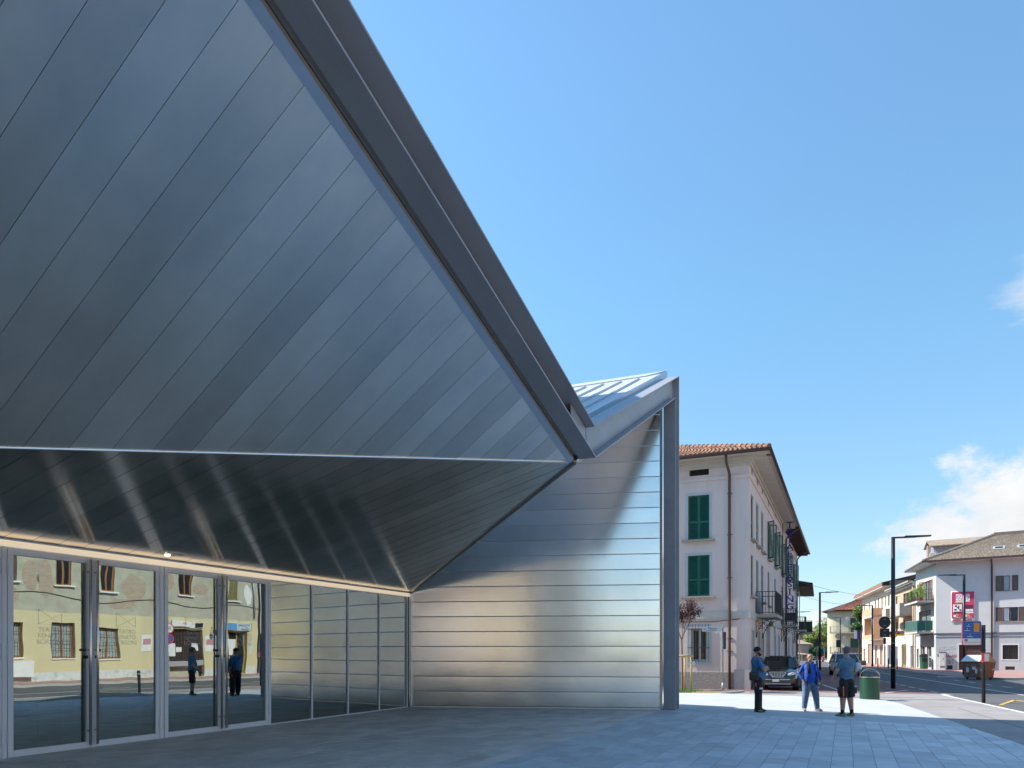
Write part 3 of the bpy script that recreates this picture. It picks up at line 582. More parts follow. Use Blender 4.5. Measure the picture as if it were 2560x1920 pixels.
# ------------------------------------------------------------------ building kit
class Face:
    """one wall of a building in its root's local frame; a runs along it, z up, o outward"""
    def __init__(s, root, A, B, rot, loc=(0, 0, 0)):
        s.root = root; s.A = Vector((*A, 0)); d = Vector((*B, 0)) - s.A; s.W = d.length; s.d = d / s.W; s.n = Vector((s.d.y, -s.d.x, 0)); s.rot = rot; s.loc = Vector(loc)
    def P(s, a, z, o=0): v = s.A + s.d * a + s.n * o; return Vector((v.x, v.y, z))
    def world(s, v): x, y = rot2(s.rot, v.x, v.y); return Vector((x, y, v.z)) + s.loc
    def px(s, u, v):
        A = s.world(s.A); nx, ny = rot2(s.rot, s.n.x, s.n.y); n = Vector((nx, ny, 0)); d = ray(u, v); X = CAM + d * (n.dot(A - CAM) / n.dot(d)); dx, dy = rot2(s.rot, s.d.x, s.d.y)
        return (X - A).dot(Vector((dx, dy, 0))), X.z - s.loc.z
    def box(s, b, a0, a1, z0, z1, o0, o1, m=None):
        return b.hexa([s.P(a0, z0, o1), s.P(a1, z0, o1), s.P(a1, z0, o0), s.P(a0, z0, o0), s.P(a0, z1, o1), s.P(a1, z1, o1), s.P(a1, z1, o0), s.P(a0, z1, o0)], m)
    def wall(s, z0, z1, holes, depth, mats, name='wall', bands=None):
        b = MB(); xs = sorted({0.0, s.W, *[h[0] for h in holes], *[h[1] for h in holes]}); zs = sorted({z0, z1, *[h[2] for h in holes], *[h[3] for h in holes], *[x[0] for x in (bands or ())]})
        xs = [x for x in xs if 0 <= x <= s.W]; zs = [z for z in zs if z0 <= z <= z1]
        for i in range(len(xs) - 1):
            for j in range(len(zs) - 1):
                cx, cz = (xs[i] + xs[i + 1]) / 2, (zs[j] + zs[j + 1]) / 2
                if any(h[0] < cx < h[1] and h[2] < cz < h[3] for h in holes): continue
                mi = 0
                for zb, k in (bands or ()):
                    if cz > zb: mi = k
                b.quad(s.P(xs[i], zs[j]), s.P(xs[i + 1], zs[j]), s.P(xs[i + 1], zs[j + 1]), s.P(xs[i], zs[j + 1]), mi)
        for h in holes:
            a0, a1, y0, y1 = h[:4]; e = h[4] if len(h) > 4 else depth; mi = 0
            for zb, k in (bands or ()):
                if (y0 + y1) / 2 > zb: mi = k
            for q_ in ((a0, y0, a0, y1), (a1, y1, a1, y0), (a0, y1, a1, y1), (a1, y0, a0, y0)):
                b.quad(s.P(q_[0], q_[1]), s.P(q_[2], q_[3]), s.P(q_[2], q_[3], -e), s.P(q_[0], q_[1], -e), mi)
        return b.build(name, mats, s.root)
    def window(s, h, depth, fm, gm=None, nx=2, nz=1, fw=.06, name='window', curtain=None):
        a0, a1, z0, z1 = h[:4]; b = MB(); o = -depth
        s.box(b, a0, a0 + fw, z0, z1, o - .05, o); s.box(b, a1 - fw, a1, z0, z1, o - .05, o); s.box(b, a0 + fw, a1 - fw, z0, z0 + fw, o - .05, o); s.box(b, a0 + fw, a1 - fw, z1 - fw, z1, o - .05, o)
        for i in range(1, nx): x = a0 + (a1 - a0) * i / nx; s.box(b, x - fw * .6, x + fw * .6, z0 + fw, z1 - fw, o - .05, o - .002)
        for i in range(1, nz): z = z0 + (z1 - z0) * i / nz; s.box(b, a0 + fw, a1 - fw, z - fw * .4, z + fw * .4, o - .05, o - .004)
        w = b.build(name, fm, s.root); g = MB(); g.quad(s.P(a0, z0, o - .03), s.P(a1, z0, o - .03), s.P(a1, z1, o - .03), s.P(a0, z1, o - .03)); g.build('pane', gm or M_glass_dark, w)
        if curtain:
            g = MB(); k = curtain; g.quad(s.P(a0 + .03, z0 + .02, o - .028), s.P(a0 + (a1 - a0) * k, z0 + .02, o - .028), s.P(a0 + (a1 - a0) * k, z1, o - .028), s.P(a0 + .03, z1, o - .028)); g.build('curtain', M_white, w)
        return w
    def sill(s, h, m, t=.07, out=.16, ext=.12): b = MB(); s.box(b, h[0] - ext, h[1] + ext, h[2] - t, h[2], 0.0, out); return b.build('sill', m, s.root)
    def surround(s, h, m, w=.09, out=.012, bottom=False):
        b = MB(); s.box(b, h[0] - w, h[0], h[2], h[3] + w, 0, out); s.box(b, h[1], h[1] + w, h[2], h[3] + w, 0, out); s.box(b, h[0], h[1], h[3], h[3] + w, 0, out)
        if bottom: s.box(b, h[0] - w, h[1] + w, h[2] - w, h[2], 0, out)
        return b.build('surround', m, s.root)
    def shutter(s, a0, a1, z0, z1, o, m, slat=.055, name='shutter', mid=True):
        b = MB(); fw = .06; t = .035
        s.box(b, a0, a0 + fw, z0, z1, o, o + t); s.box(b, a1 - fw, a1, z0, z1, o, o + t); s.box(b, a0 + fw, a1 - fw, z0, z0 + fw * 1.4, o, o + t); s.box(b, a0 + fw, a1 - fw, z1 - fw, z1, o, o + t)
        zm = z0 + (z1 - z0) * .40
        if mid: s.box(b, a0 + fw, a1 - fw, zm - .05, zm + .05, o, o + t)
        n = max(3, int((z1 - z0 - fw * 2.4) / slat))
        for i in range(n):
            z = z0 + fw * 1.4 + (z1 - z0 - fw * 2.4) * (i + .5) / n
            if mid and abs(z - zm) < .05: continue
            b.add([s.P(a0 + fw, z - slat * .42, o + t * .95), s.P(a1 - fw, z - slat * .42, o + t * .95), s.P(a1 - fw, z + slat * .42, o + .004), s.P(a0 + fw, z + slat * .42, o + .004)], [(0, 1, 2, 3)])
            b.add([s.P(a0 + fw, z - slat * .42, o + t * .95), s.P(a1 - fw, z - slat * .42, o + t * .95), s.P(a1 - fw, z - slat * .32, o + t * .7), s.P(a0 + fw, z - slat * .32, o + t * .7)], [(0, 1, 2, 3)])
        return b.build(name, m, s.root)
    def open_shutter(s, a, w, z0, z1, side, m, ang=80, name='shutter'):
        """leaf hinged at a, swung out of the wall"""
        b = MB(); c_, s_ = math.cos(R(ang)), math.sin(R(ang)); p0 = s.P(a, z0, .01); dd = s.d * (side * c_) + s.n * s_; nn = s.d * s_ - s.n * (side * c_)
        p = lambda k, z, e: Vector((p0.x + dd.x * k + nn.x * e, p0.y + dd.y * k + nn.y * e, z))
        def bx(k0, k1, y0, y1, e0=0, e1=.035): b.hexa([p(k0, y0, e0), p(k1, y0, e0), p(k1, y0, e1), p(k0, y0, e1), p(k0, y1, e0), p(k1, y1, e0), p(k1, y1, e1), p(k0, y1, e1)])
        bx(0, .05, z0, z1); bx(w - .05, w, z0, z1); bx(.05, w - .05, z0, z0 + .08); bx(.05, w - .05, z1 - .06, z1)
        n = int((z1 - z0) / .07)
        for i in range(1, n): z = z0 + (z1 - z0) * i / n; bx(.05, w - .05, z, z + .03, .008, .027)
        o = b.build(name, m, s.root); fix_normals(o); return o
    def balcony(s, a0, a1, z, depth, slab_m, rail_m, h=1.0, gap=.13, infill=None, bracket=None, side_panel=None, solid=None, front=None):
        b = MB(); s.box(b, a0, a1, z - .16, z, 0, depth); sl = b.build('balcony', slab_m, s.root)
        if solid:
            b = MB(); s.box(b, a0, a1, z, z + h, depth - .1, depth); s.box(b, a0, a0 + .1, z, z + h, 0, depth - .1); s.box(b, a1 - .1, a1, z, z + h, 0, depth - .1); b.build('parapet', solid, sl); return sl
        b = MB(); e = depth - .05
        for r0, r1 in (((a0 + .04, .02), (a0 + .04, e)), ((a0 + .04, e), (a1 - .04, e)), ((a1 - .04, e), (a1 - .04, .02))):
            for zz in (z + .08, z + h): b.bar(s.P(r0[0], zz, r0[1]), s.P(r1[0], zz, r1[1]), .035, .03)
            L_ = math.hypot(r1[0] - r0[0], r1[1] - r0[1]); n = max(2, int(L_ / gap))
            for i in range(n + 1):
                k = i / n; a_, o_ = r0[0] + (r1[0] - r0[0]) * k, r0[1] + (r1[1] - r0[1]) * k; b.bar(s.P(a_, z, o_), s.P(a_, z + h, o_), .022)
        b.build('railing', rail_m, sl)
        if infill:
            b = MB(); s.box(b, a0 + .1, a1 - .1, z + .1, z + h - .06, e - .035, e - .028); s.box(b, a0 + .06, a0 + .066, z + .1, z + h - .06, .1, e - .04); s.box(b, a1 - .066, a1 - .06, z + .1, z + h - .06, .1, e - .04); b.build('screen', infill, sl)
        if front:
            b = MB(); s.box(b, a0 + .08, a1 - .08, z + .06, z + h - .02, e - .04, e - .03); b.build('screen', front, sl)
        if side_panel:
            b = MB(); s.box(b, a1 - .03, a1 - .015, z, z + h, .02, depth); b.build('side_screen', side_panel, sl)
        if bracket:
            b = MB()
            for a_ in (a0 + .15, a1 - .15):
                pts = [s.P(a_, z - .18 - .95 * (1 - math.sin(t)), .04 + (depth - .12) * (1 - math.cos(t)) ** .9) for t in [i * math.pi / 2 / 8 for i in range(9)]]
                b.tube(pts, .018, 5); b.bar(s.P(a_, z - 1.15, .02), s.P(a_, z - .16, .02), .03)
                for k, (oo, zz, rr) in enumerate(((.22, .32, .13), (.5, .26, .08), (.2, .62, .09))):
                    c = s.P(a_, z - zz, oo * depth); b.tube([c + Vector((s.n.x * rr * math.cos(t), s.n.y * rr * math.cos(t), rr * math.sin(t))) for t in [i * math.pi / 6 for i in range(13)]], .012, 4, caps=False)
            b.build('bracket', bracket, sl)
        return sl
def pipe(name, pts, r, m, parent, n=8): b = MB(); b.tube(pts, r, n); return b.build(name, m, parent, smooth=True)
def tile_roof(parent, e0, e1, r1, r0, m, pitch=.22, amp=.045, step=.36, name='roof_tiles'):
    """rows of rounded tiles between eave e0-e1 and ridge r0-r1, stepped down the slope"""
    e0, e1, r0, r1 = map(Vector, (e0, e1, r0, r1)); b = MB(); n = ((e1 - e0).cross(r0 - e0)).normalized()
    if n.z < 0: n = -n
    W = (e1 - e0).length; Ls = max((r0 - e0).length, (r1 - e1).length); cols = max(1, int(W / pitch)); rows = max(1, int(Ls / step)); sub = 4
    for j in range(rows):
        k0, k1 = j / rows, (j + 1.0) / rows
        for i in range(cols * sub):
            f0, f1 = i / (cols * sub), (i + 1) / (cols * sub)
            if j == 0 and False: continue
            def pt(f, k, lift): return e0.lerp(e1, f).lerp(r0.lerp(r1, f), k) + n * lift
            h0, h1 = amp * abs(math.sin(math.pi * (i % sub) / sub)), amp * abs(math.sin(math.pi * (i % sub + 1) / sub))
            b.add([pt(f0, k0, h0 + .03), pt(f1, k0, h1 + .03), pt(f1, k1, h1), pt(f0, k1, h0)], [(0, 1, 2, 3)])
            b.add([pt(f0, k0, -.01), pt(f1, k0, -.01), pt(f1, k0, h1 + .03), pt(f0, k0, h0 + .03)], [(0, 1, 2, 3)])
    o = b.build(name, m, parent, kind='stuff'); return o
def tile_mat(name, c1, c2, sc=3.0):
    m = mat(name, c1, .85, 0, .25, 9, .1, 60, alpha_obj=.22, grime=(c2, sc, .45, .6)); return m

# ------------------------------------------------------------------ the pink corner house
M_pink = mat('pink plaster', (.74, .615, .565), .9, 0, .07, 1.0, .12, 26, stretch=(1.2, 1.2, .3), grime=((.66, .56, .52), .8, .5, .8))
M_pinktrim = mat('cream plaster trim', (.58, .555, .50), .9, 0, .08, 2, grime=((.45, .42, .37), 3, .55, .75))
M_rough = mat('roughcast plinth', (.34, .315, .28), .95, 0, .25, 14, 1.0, 16)
M_plinth = mat('smooth plinth', (.50, .475, .45), .9, 0, .08, 2, .1, 30)
M_sill = mat('stone sill', (.40, .37, .32), .85, 0, .15, 5)
M_green = mat('green shutter paint', (.012, .115, .075), .45, 0, .1, 3)
M_green_dk = mat('dark green iron', (.02, .06, .04), .45, 0, .1)
M_brown = mat('brown gutter', (.085, .05, .045), .45, .2, .1, 4)
M_wood_dk = mat('dark eave boards', (.06, .03, .022), .8, 0, .2, 6, stretch=(1, 1, 1))
M_coppi = tile_mat('clay tiles', (.34, .165, .095), (.15, .085, .06))
M_coppi_dk = tile_mat('brown clay tiles', (.27, .20, .14), (.17, .12, .085), 5)
M_iron = mat('wrought iron', (.035, .035, .036), .6, 0, .1)
M_greyframe = mat('grey white frames', (.52, .54, .55), .6, 0, .05)
pink = thing('corner_house', 'pale pink three storey corner house with green shutters and tiled roof', 'house', (0, 0, 0), TH)
PX, PS0, PS1, PXL = -4.03, 36.28, 74.8, -19.0
Z0, ZE = ZS, 10.55
fL = Face(pink, (PXL, PS0 + .34), (PX, PS0), TH); fR = Face(pink, (PX, PS0), (PX, PS1), TH)
def L1(x, y): return (1680 + x / 4.366, 1080 + y / 4.366)
def L2(x, y): return (1680 + x / 4.148, 1440 + y / 4.148)
def rectL(fn, x0, y0, x1, y1): a0, z1 = fL.px(*fn(x0, y0)); a1, z0 = fL.px(*fn(x1, y1)); return [a0, a1, z0, z1]
h1 = rectL(L1, 175, 700, 408, 1170); h2 = rectL(L1, 172, 1352, 410, 1790); h3 = rectL(L2, 195, 545, 365, 885); hv = rectL(L1, 185, 388, 402, 465)
hL = [h1 + [.12], h2 + [.12], h3 + [.2], hv + [.5]]
for k in (-3.4, -6.8, -10.2):                       # the same bays further left, behind the theatre
    hL += [[h1[0] + k, h1[1] + k, h1[2], h1[3], .12], [h2[0] + k, h2[1] + k, h2[2], h2[3], .12], [h3[0] + k, h3[1] + k, h3[2], h3[3], .2]]
fL.wall(Z0, ZE, hL, .12, [M_pink, M_plinth])
# right face: openings measured along the street
def rs(x, row):       # crop-1 column -> distance along the right face
    return fR.px(1680 + x / 4.366, 1300)[0]
cols = [rs(x, 0) for x in (873, 931, 985, 1053, 1125, 1200, 1257, 1325, 1352)]
hR = []; winR = []
ztop = (h1[2], h1[3]); zmid = (h2[2], h2[3])
for i, a in enumerate(cols):
    w = .5
    hR.append([a - w, a + w, ztop[0], ztop[1], .12]); winR.append((a, 0)); 
    low = zmid[0] if i not in (1, 5, 7) else zmid[0] - .75
    hR.append([a - w, a + w, low, zmid[1], .12])
    hR.append([a - .28, a + .28, hv[2] + .05, hv[3] - .05, .4])
gcols = [fR.px(1690 + x / 6.381, 1560)[0] for x in (1225, 1320, 1380, 1468, 1578, 1640, 1735, 1795, 1860, 1915)]
gh = []
for i, a in enumerate(gcols):
    w = .52 if i != 3 else 1.0; gh.append([a - w, a + w, Z0 + (.02 if i > 0 else .6), Z0 + 2.75 + (.5 if i == 3 else 0), .3])
fR.wall(Z0, ZE, hR + gh, .12, [M_pink, M_plinth])
b = MB(); b.box(PXL, PS0 + .4, Z0, PX - .4, PS1 - .01, ZE - .05); b.build('core', M_back, pink)
fB = Face(pink, (PX, PS1), (PXL, PS1), TH); fB.wall(Z0, ZE, [], .1, [M_pink])
# plinth, string courses, cornice
b = MB(); z = fL.px(*L2(300, 995))[1]; ca = fL.px(*L2(645, 995))[0]
fL.box(b, 0, ca, Z0, z, 0, .05); b.build('plinth', M_rough, pink)
b = MB(); zc = fL.px(*L2(700, 970))[1]; fL.box(b, ca, fL.W + .07, Z0, zc, 0, .07); fR.box(b, 0, 1.0, Z0, zc, 0, .07); b.build('corner_plinth', M_plinth, pink)
za = fL.px(*L1(500, 505))[1]; zb = fL.px(*L2(400, 405))[1]
for z_, hh in ((za, .16), (zb, .34)):
    b = MB(); fL.box(b, 0, fL.W + .05, z_ - hh / 2, z_ + hh / 2, 0, .05); fR.box(b, 0, fR.W, z_ - hh / 2, z_ + hh / 2, 0, .05); b.build('string_course', M_pinktrim if z_ < 6 else M_pink, pink)
b = MB()
for o_, z0_, z1_ in ((.08, ZE - .40, ZE - .26), (.16, ZE - .26, ZE - .12), (.30, ZE - .12, ZE)): fL.box(b, -.2, fL.W + o_, z0_, z1_, 0, o_); fR.box(b, 0, 22, z0_, z1_, 0, o_ + .45 * (z1_ == ZE))
b.build('cornice', M_pinktrim, pink)
OV = .80; OVR = .95
b = MB(); fL.box(b, -.5, fL.W + OVR, ZE, ZE + .06, -.3, OV); fR.box(b, 0, 22, ZE, ZE + .06, -.3, OVR); b.build('eave_soffit', M_pinktrim, pink)
b = MB(); fR.box(b, 22, fR.W + .5, ZE - .02, ZE + .06, -.3, OVR)
a = 22.2
while a < fR.W + .4: fR.box(b, a, a + .12, ZE - .16, ZE - .02, 0, OVR - .08); a += .55
b.build('eave_boards', M_wood_dk, pink)
# roof: hipped at the corner
zr0 = ZE + .10; sl = math.tan(R(19)); xm = (PX + PXL) / 2
eL0, eL1 = Vector((PXL - .5, PS0 - OV, zr0)), Vector((PX + OVR, PS0 - OV, zr0)); run = (PX + OVR) - xm
rg0 = Vector((xm, PS0 - OV + run, zr0 + run * sl)); rg1 = Vector((xm, PS1 + .5, zr0 + run * sl)); eR1 = Vector((PX + OVR, PS1 + .5, zr0))
tile_roof(pink, eL0, eL1, rg0, rg0 + Vector((-.01, 0, 0)), M_coppi, .21, .05, .4)
b = MB(); b.plate([eL1, eR1, rg1, rg0], (0, 0, -.05)); b.plate([eL0, rg0, rg1, Vector((PXL - .5, PS1 + .5, zr0))], (0, 0, -.05)); b.plate([eR1, Vector((PXL - .5, PS1 + .5, zr0)), rg1], (0, 0, -.05)); fix_normals(b.build('roof', M_coppi, pink))
hip = rg0 - eL1; n = int(hip.length / .38)
for i in range(min(n, 24)):
    p0 = eL1 + hip * (i / n) + Vector((0, 0, .06)); p1 = eL1 + hip * ((i + 1.15) / n) + Vector((0, 0, .045)); MB().tube([p0, p1], [.13, .10], 8).build('ridge_tile', M_coppi, pink, smooth=False)
b = MB(); n = int(fR.W / .24)
for i in range(n):                                   # tile ends along the long eave
    a = i * .24; b.tube([fR.P(a, zr0 + .05, OVR + .04), fR.P(a, zr0 + .13, OVR - .3)], [.085, .075], 6)
b.build('eave_tiles', M_coppi, pink, kind='stuff')
b = MB(); b.tube([fL.P(-.5, ZE + .03, OV + .07), fL.P(fL.W + OVR + .07, ZE + .03, OV + .07), fR.P(fR.W + .4, ZE + .03, OVR + .07)], .085, 8); b.build('gutter', M_brown, pink, smooth=True)
dpa = fL.px(*L1(632, 700))[0]
g = pipe('downpipe', [fL.P(dpa - .05, ZE - .02, OV), fL.P(dpa - .05, ZE - .35, OV - .1), fL.P(dpa, ZE - .75, .12), fL.P(dpa, 2.1, .1), fL.P(dpa, Z0, .1)], .06, M_brown, pink)
b = MB()
for z_ in (8.9, 7.0, 5.0, 2.2, 1.6): b.tube([fL.P(dpa, z_ - .025, .1), fL.P(dpa, z_ + .025, .1)], .075, 8); fL.box(b, dpa - .13, dpa + .13, z_ - .012, z_ + .012, 0, .03)
b.build('clamp', M_brown, g)
for a in (22.4, 36.2): pipe('downpipe', [fR.P(a, ZE - .05, OVR), fR.P(a, ZE - .5, .3), fR.P(a, ZE - .8, .1), fR.P(a, Z0, .1)], .06, M_brown, pink)
pipe('cable', [fL.P(fL.W - 8, zb - .3, .03), fL.P(fL.W - 1.6, zb - .31, .03), fL.P(fL.W - .5, zb - .22, .03), fL.P(fL.W, zb + .1, .03), fR.P(.8, zb - .1, .03), fR.P(5, zb - .15, .03), fR.P(20, zb - .2, .03)], .014, M_black, pink, 5)
# shutters, sills, surrounds on the short face
for h in hL:
    if h[4] == .12:
        m_ = (h[0] + h[1]) / 2; fL.shutter(h[0] + .01, m_ - .004, h[2] + .01, h[3], -.09, M_green); fL.shutter(m_ + .004, h[1] - .01, h[2] + .01, h[3], -.09, M_green); fL.sill(h, M_sill, .08, .2, .26); fL.surround(h, M_greyframe, .13, .006)
    elif h[4] == .2:
        fL.window(h, .18, M_greyframe, None, 2, 1, .09); fL.surround(h, M_greyframe, .2, .012, True)
        b = MB(); n = 7
        for i in range(n): a = h[0] - .08 + (h[1] - h[0] + .16) * i / (n - 1); b.tube([fL.P(a, h[2] - .06, .06), fL.P(a, h[3] + .2, .06)], .011, 5)
        for z_ in (h[2] + .62, h[2] + 1.5): fL.box(b, h[0] - .14, h[1] + .14, z_, z_ + .03, .05, .07)
        b.build('window_bars', M_iron, pink)
b = MB(); fL.box(b, hv[0], hv[1], hv[2], hv[3], -.5, -.45); b.build('attic_opening', M_dark, pink)
# long face: shutters, some standing open, doors, balconies
for h in hR:
    if h[4] == .12:
        i = min(range(len(cols)), key=lambda k: abs(cols[k] - (h[0] + h[1]) / 2))
        if i in (3, 4, 5, 6, 7) and h[3] > 7:
            fR.window(h, .1, M_greyframe, None, 2, 2, .06); fR.open_shutter(h[0], .5, h[2], h[3], -1, M_green, 42); fR.open_shutter(h[1], .5, h[2], h[3], 1, M_green, 50)
        else:
            m_ = (h[0] + h[1]) / 2; fR.shutter(h[0] + .01, m_ - .004, h[2] + .01, h[3], -.09, M_green, .09); fR.shutter(m_ + .004, h[1] - .01, h[2] + .01, h[3], -.09, M_green, .09)
        if h[2] > zmid[0] - .3: fR.sill(h, M_sill, .08, .2, .15)
        fR.surround(h, M_greyframe, .09, .006)
M_doorw = mat('grey white door', (.46, .48, .49), .5, 0, .06)
for i, h in enumerate(gh):
    if i in (3,): b = MB(); fR.box(b, h[0], h[1], h[2], h[3], -.34, -.3); b.build('porch_door', mat('brown door', (.2, .1, .07), .6), pink); fR.surround(h, M_pinktrim, .15, .03); continue
    fR.window(h, .28, M_doorw, None, 1, 1, .09, name='door'); fR.surround(h, M_pinktrim, .14, .03)
zsl = zb + .12
for i, side in ((1, True), (5, True), (7, True)):
    a = cols[i]; fR.balcony(a - .9, a + (2.6 if i == 1 else 1.6), zsl, 1.0, M_sill, M_iron, 1.1, .14, bracket=M_iron, side_panel=None, front=M_green_dk)
for a in (gcols[4], gcols[6], gcols[8]): b = MB(); fR.box(b, a - .55, a + .55, Z0 + 2.85, Z0 + 3.25, .03, .09); b.build('shop_sign', mat('cream sign', (.6, .58, .5), .6), pink)
b = MB(); c = fR.P(gcols[3] - .9, Z0 + 3.3, .25); b.ellipsoid(c, .12, .12, .16); b.bar(fR.P(gcols[3] - .9, Z0 + 3.5, 0), c + Vector((0, 0, .15)), .03); b.build('wall_lantern', mat('brass lamp', (.3, .2, .05), .4, .6), pink)

# vertical shop sign, letters on a frame standing out from the pink house
sgx = rs(1183, 0)
sign = thing('vertical_sign', 'tall rusty frame with blue letters spelling TOTALLEASING on the pink house', 'sign', ps(PX, PS0 + sgx), TH)
zt_, zb_ = fR.px(1680 + 1183 / 4.366, 1080 + 1000 / 4.366)[1], fR.px(1680 + 1110 / 4.148, 1440 + 470 / 4.148)[1]
M_rust = mat('rusty frame', (.075, .04, .035), .7, .1, .2, 8)
b = MB(); b.bar((.16, 0, zb_), (.16, 0, zt_), .05); b.bar((.16, 0, zb_), (1.05, 0, zb_), .05)
zz = zb_ + .5
while zz < zt_: b.bar((0, 0, zz), (.18, 0, zz), .035); zz += 1.55
b.build('frame', M_rust, sign)
b = MB(); b.box(.27, -.06, zb_ + .06, 1.03, .06, zb_ + .62); b.build('sign_box', M_black, sign)
b = MB()
for x in (.30, .92): b.bar((x, .03, zb_ + .6), (x, .03, zt_ - .3), .010)
b.build('wire', M_iron, sign)
M_blue = mat('blue letters', (.02, .025, .19), .45, 0, .05)
word = 'TOTALLEASING'; zl0 = fR.px(1680 + 1235 / 4.366, 1080 + 1125 / 4.366)[1]; zl1 = fR.px(1680 + 1165 / 4.148, 1440 + 350 / 4.148)[1]
spc = (zl0 - zl1) / 11; sz = spc * 1.13; hh = sz * .355
serif = dict(T=[(0, -1, .26)], I=[(0, -1, .24), (0, 1, .24)], L=[(-.2, 1, .24)], A=[(-.31, -1, .2), (.31, -1, .2)], N=[(-.27, -1, .2), (-.27, 1, .2)], E=[(-.22, -1, .15), (-.22, 1, .15)], S=[], G=[], O=[])
for i, ch in enumerate(word):
    z_ = zl0 - spc * i; o = text('letter', ch, sz, M_blue, sign, (.60, 0, z_), extrude=.02, sx=1.2, bold=.010)
    b = MB()
    for dx, dz, w_ in serif[ch]: b.box(.60 + (dx - w_) * sz, -.02, z_ + dz * hh - .012, .60 + (dx + w_) * sz, .02, z_ + dz * hh + .018)
    if serif[ch]: b.build('serif', M_blue, o).matrix_parent_inverse = Matrix.Identity(4) if False else o.matrix_basis.inverted()
    b = MB(); b.bar((.16, .03, z_ + spc * .5), (.92, .03, z_ + spc * .5), .010); b.build('cross_wire', M_iron, sign)
# next house beyond, only its dark eave and a lamp arm show
nh = thing('neighbour_house', 'house beyond the pink one showing only its dark wide eave', 'house', (0, 0, 0), TH)
fN = Face(nh, (PX + .1, PS1 + .3), (PX - .6, PS1 + 16), TH)
fN.wall(Z0, 7.9, [], .1, [M_pinktrim]); b = MB(); b.box(PX - 12, PS1 + .35, Z0, PX - 1.2, PS1 + 16, 7.9); b.build('core', M_pinktrim, nh)
z_e = at(2000, 1470, 80).z
b = MB(); b.hexa([(PX - 10, PS1 + .4, 8.0), (PX + 1.3, PS1 + .4, 7.6), (PX + .9, PS1 + 15, 7.6), (PX - 10, PS1 + 15, 8.0), (PX - 10, PS1 + .4, 10.2), (PX + 1.3, PS1 + .4, 7.9), (PX + .9, PS1 + 15, 7.9), (PX - 10, PS1 + 15, 10.2)]); b.build('roof', mat('dark stained eave', (.022, .016, .014), .8), nh)
fN.balcony(2, 4.5, 3.4, 1.2, M_sill, M_iron, 1.1, .25, side_panel=M_green_dk)

# ------------------------------------------------------------------ right hand row of houses
def c3(x, y): return (2040 + x / 3.606, 1300 + y / 3.606)
def r5(x, y): return (2300 + x / 5.53, 1300 + y / 5.53)
def r6(x, y): return (2300 + x / 5.72, 1560 + y / 5.72)
def r4(x, y): return (2180 + x / 6.38, 1430 + y / 6.38)
def r3(x, y): return (1980 + x / 6.38, 1440 + y / 6.38)
def rect(face, fn, x0, y0, x1, y1): a0, z1 = face.px(*fn(x0, y0)); a1, z0 = face.px(*fn(x1, y1)); return [min(a0, a1), max(a0, a1), z0, z1]
M_grey = mat('grey white plaster', (.65, .645, .625), .9, 0, .05, .5, .05, 30, grime=((.58, .575, .56), .7, .5, .8))
M_grey_lo = mat('blue grey plaster', (.50, .52, .53), .9, 0, .06, .6, .06, 30, grime=((.41, .44, .47), .9, .5, .8))
M_shut_br = mat('brown shutters', (.115, .075, .06), .6, 0, .12, 5)
M_shut_or = mat('russet shutters', (.36, .15, .075), .6, 0, .1, 5)
M_garage = mat('maroon garage door', (.115, .045, .04), .6, 0, .1, 3)
M_tile_grey = tile_mat('grey brown roof tiles', (.40, .315, .23), (.25, .19, .14), 6)
zi = ZS + .10
gc = qt(16.72, 76.78, 0); gd = Vector((.809, -.588, 0)).normalized(); tdir = qt(0, 1, 0) - qt(0, 0, 0)
grey = thing('grey_house', 'pale grey corner house with a big pink poster and a grey tiled hip roof', 'house', (gc.x, gc.y, 0), 0)
fG = Face(grey, (0, 0), (gd.x * 17, gd.y * 17), 0, (gc.x, gc.y, 0)); fS = Face(grey, (tdir.x * 8.3, tdir.y * 8.3), (0, 0), 0, (gc.x, gc.y, 0))
GE = 9.55; zg = fG.px(*c3(1500, 1020))[1]
wu = rect(fG, r5, 1045, 775, 1358, 970); wl_ = rect(fG, r5, 1145, 1207, 1360, 1400); gd_ = rect(fG, r6, 556, 297, 895, 655); wb = rect(fG, r6, 1180, 300, 1403, 505); v1 = rect(fG, r6, 1220, 606, 1355, 656); v2 = rect(fG, r6, 387, 590, 465, 650)
wu2 = [wu[0] + (wu[1] - wu[0]) * .34, wu[0] + (wu[1] - wu[0]) * .64, wu[2], wu[3]]
gd_[2] = zi + .02
fG.wall(ZS, GE, [wu2 + [.12], wl_ + [.12], gd_ + [.2], wb + [.2], v1 + [.15], v2 + [.15]], .12, [M_grey_lo, M_grey], bands=[(zg, 1)])
ws = []
for r_ in ((745, 195, 945, 330), (745, 640, 940, 800)): ws.append(rect(fS, r4, *r_))
for i, r_ in enumerate(((720, 1225, 748, 1520), (778, 1175, 848, 1530), (880, 1175, 950, 1540))): ws.append(rect(fS, r4, *r_)); ws[-1][2] = zi + .05
ws[0][2] -= 1.0; ws[1][2] -= .9
fS.wall(ZS, GE, [w + [.15] for w in ws], .15, [M_grey_lo, M_grey], bands=[(zg, 1)])
b = MB(); b.prism([(gd.x * .3 + tdir.x * .3 + .25, gd.y * .3 + tdir.y * .3 + .2), (gd.x * 17, gd.y * 17 + .5), (gd.x * 17 + tdir.x * 12, gd.y * 17 + tdir.y * 12), (tdir.x * 8.2 + .5, tdir.y * 8.2)], ZS, GE - .05); b.build('core', M_back, grey)
b = MB(); fG.box(b, -.04, 17, zg - .06, zg + .06, 0, .06); fG.box(b, 0, 17, zg - .36, zg - .28, 0, .03); fS.box(b, 0, fS.W, zg - .06, zg + .06, 0, .06); b.build('string_course', mat('dark band', (.16, .17, .19), .8), grey)
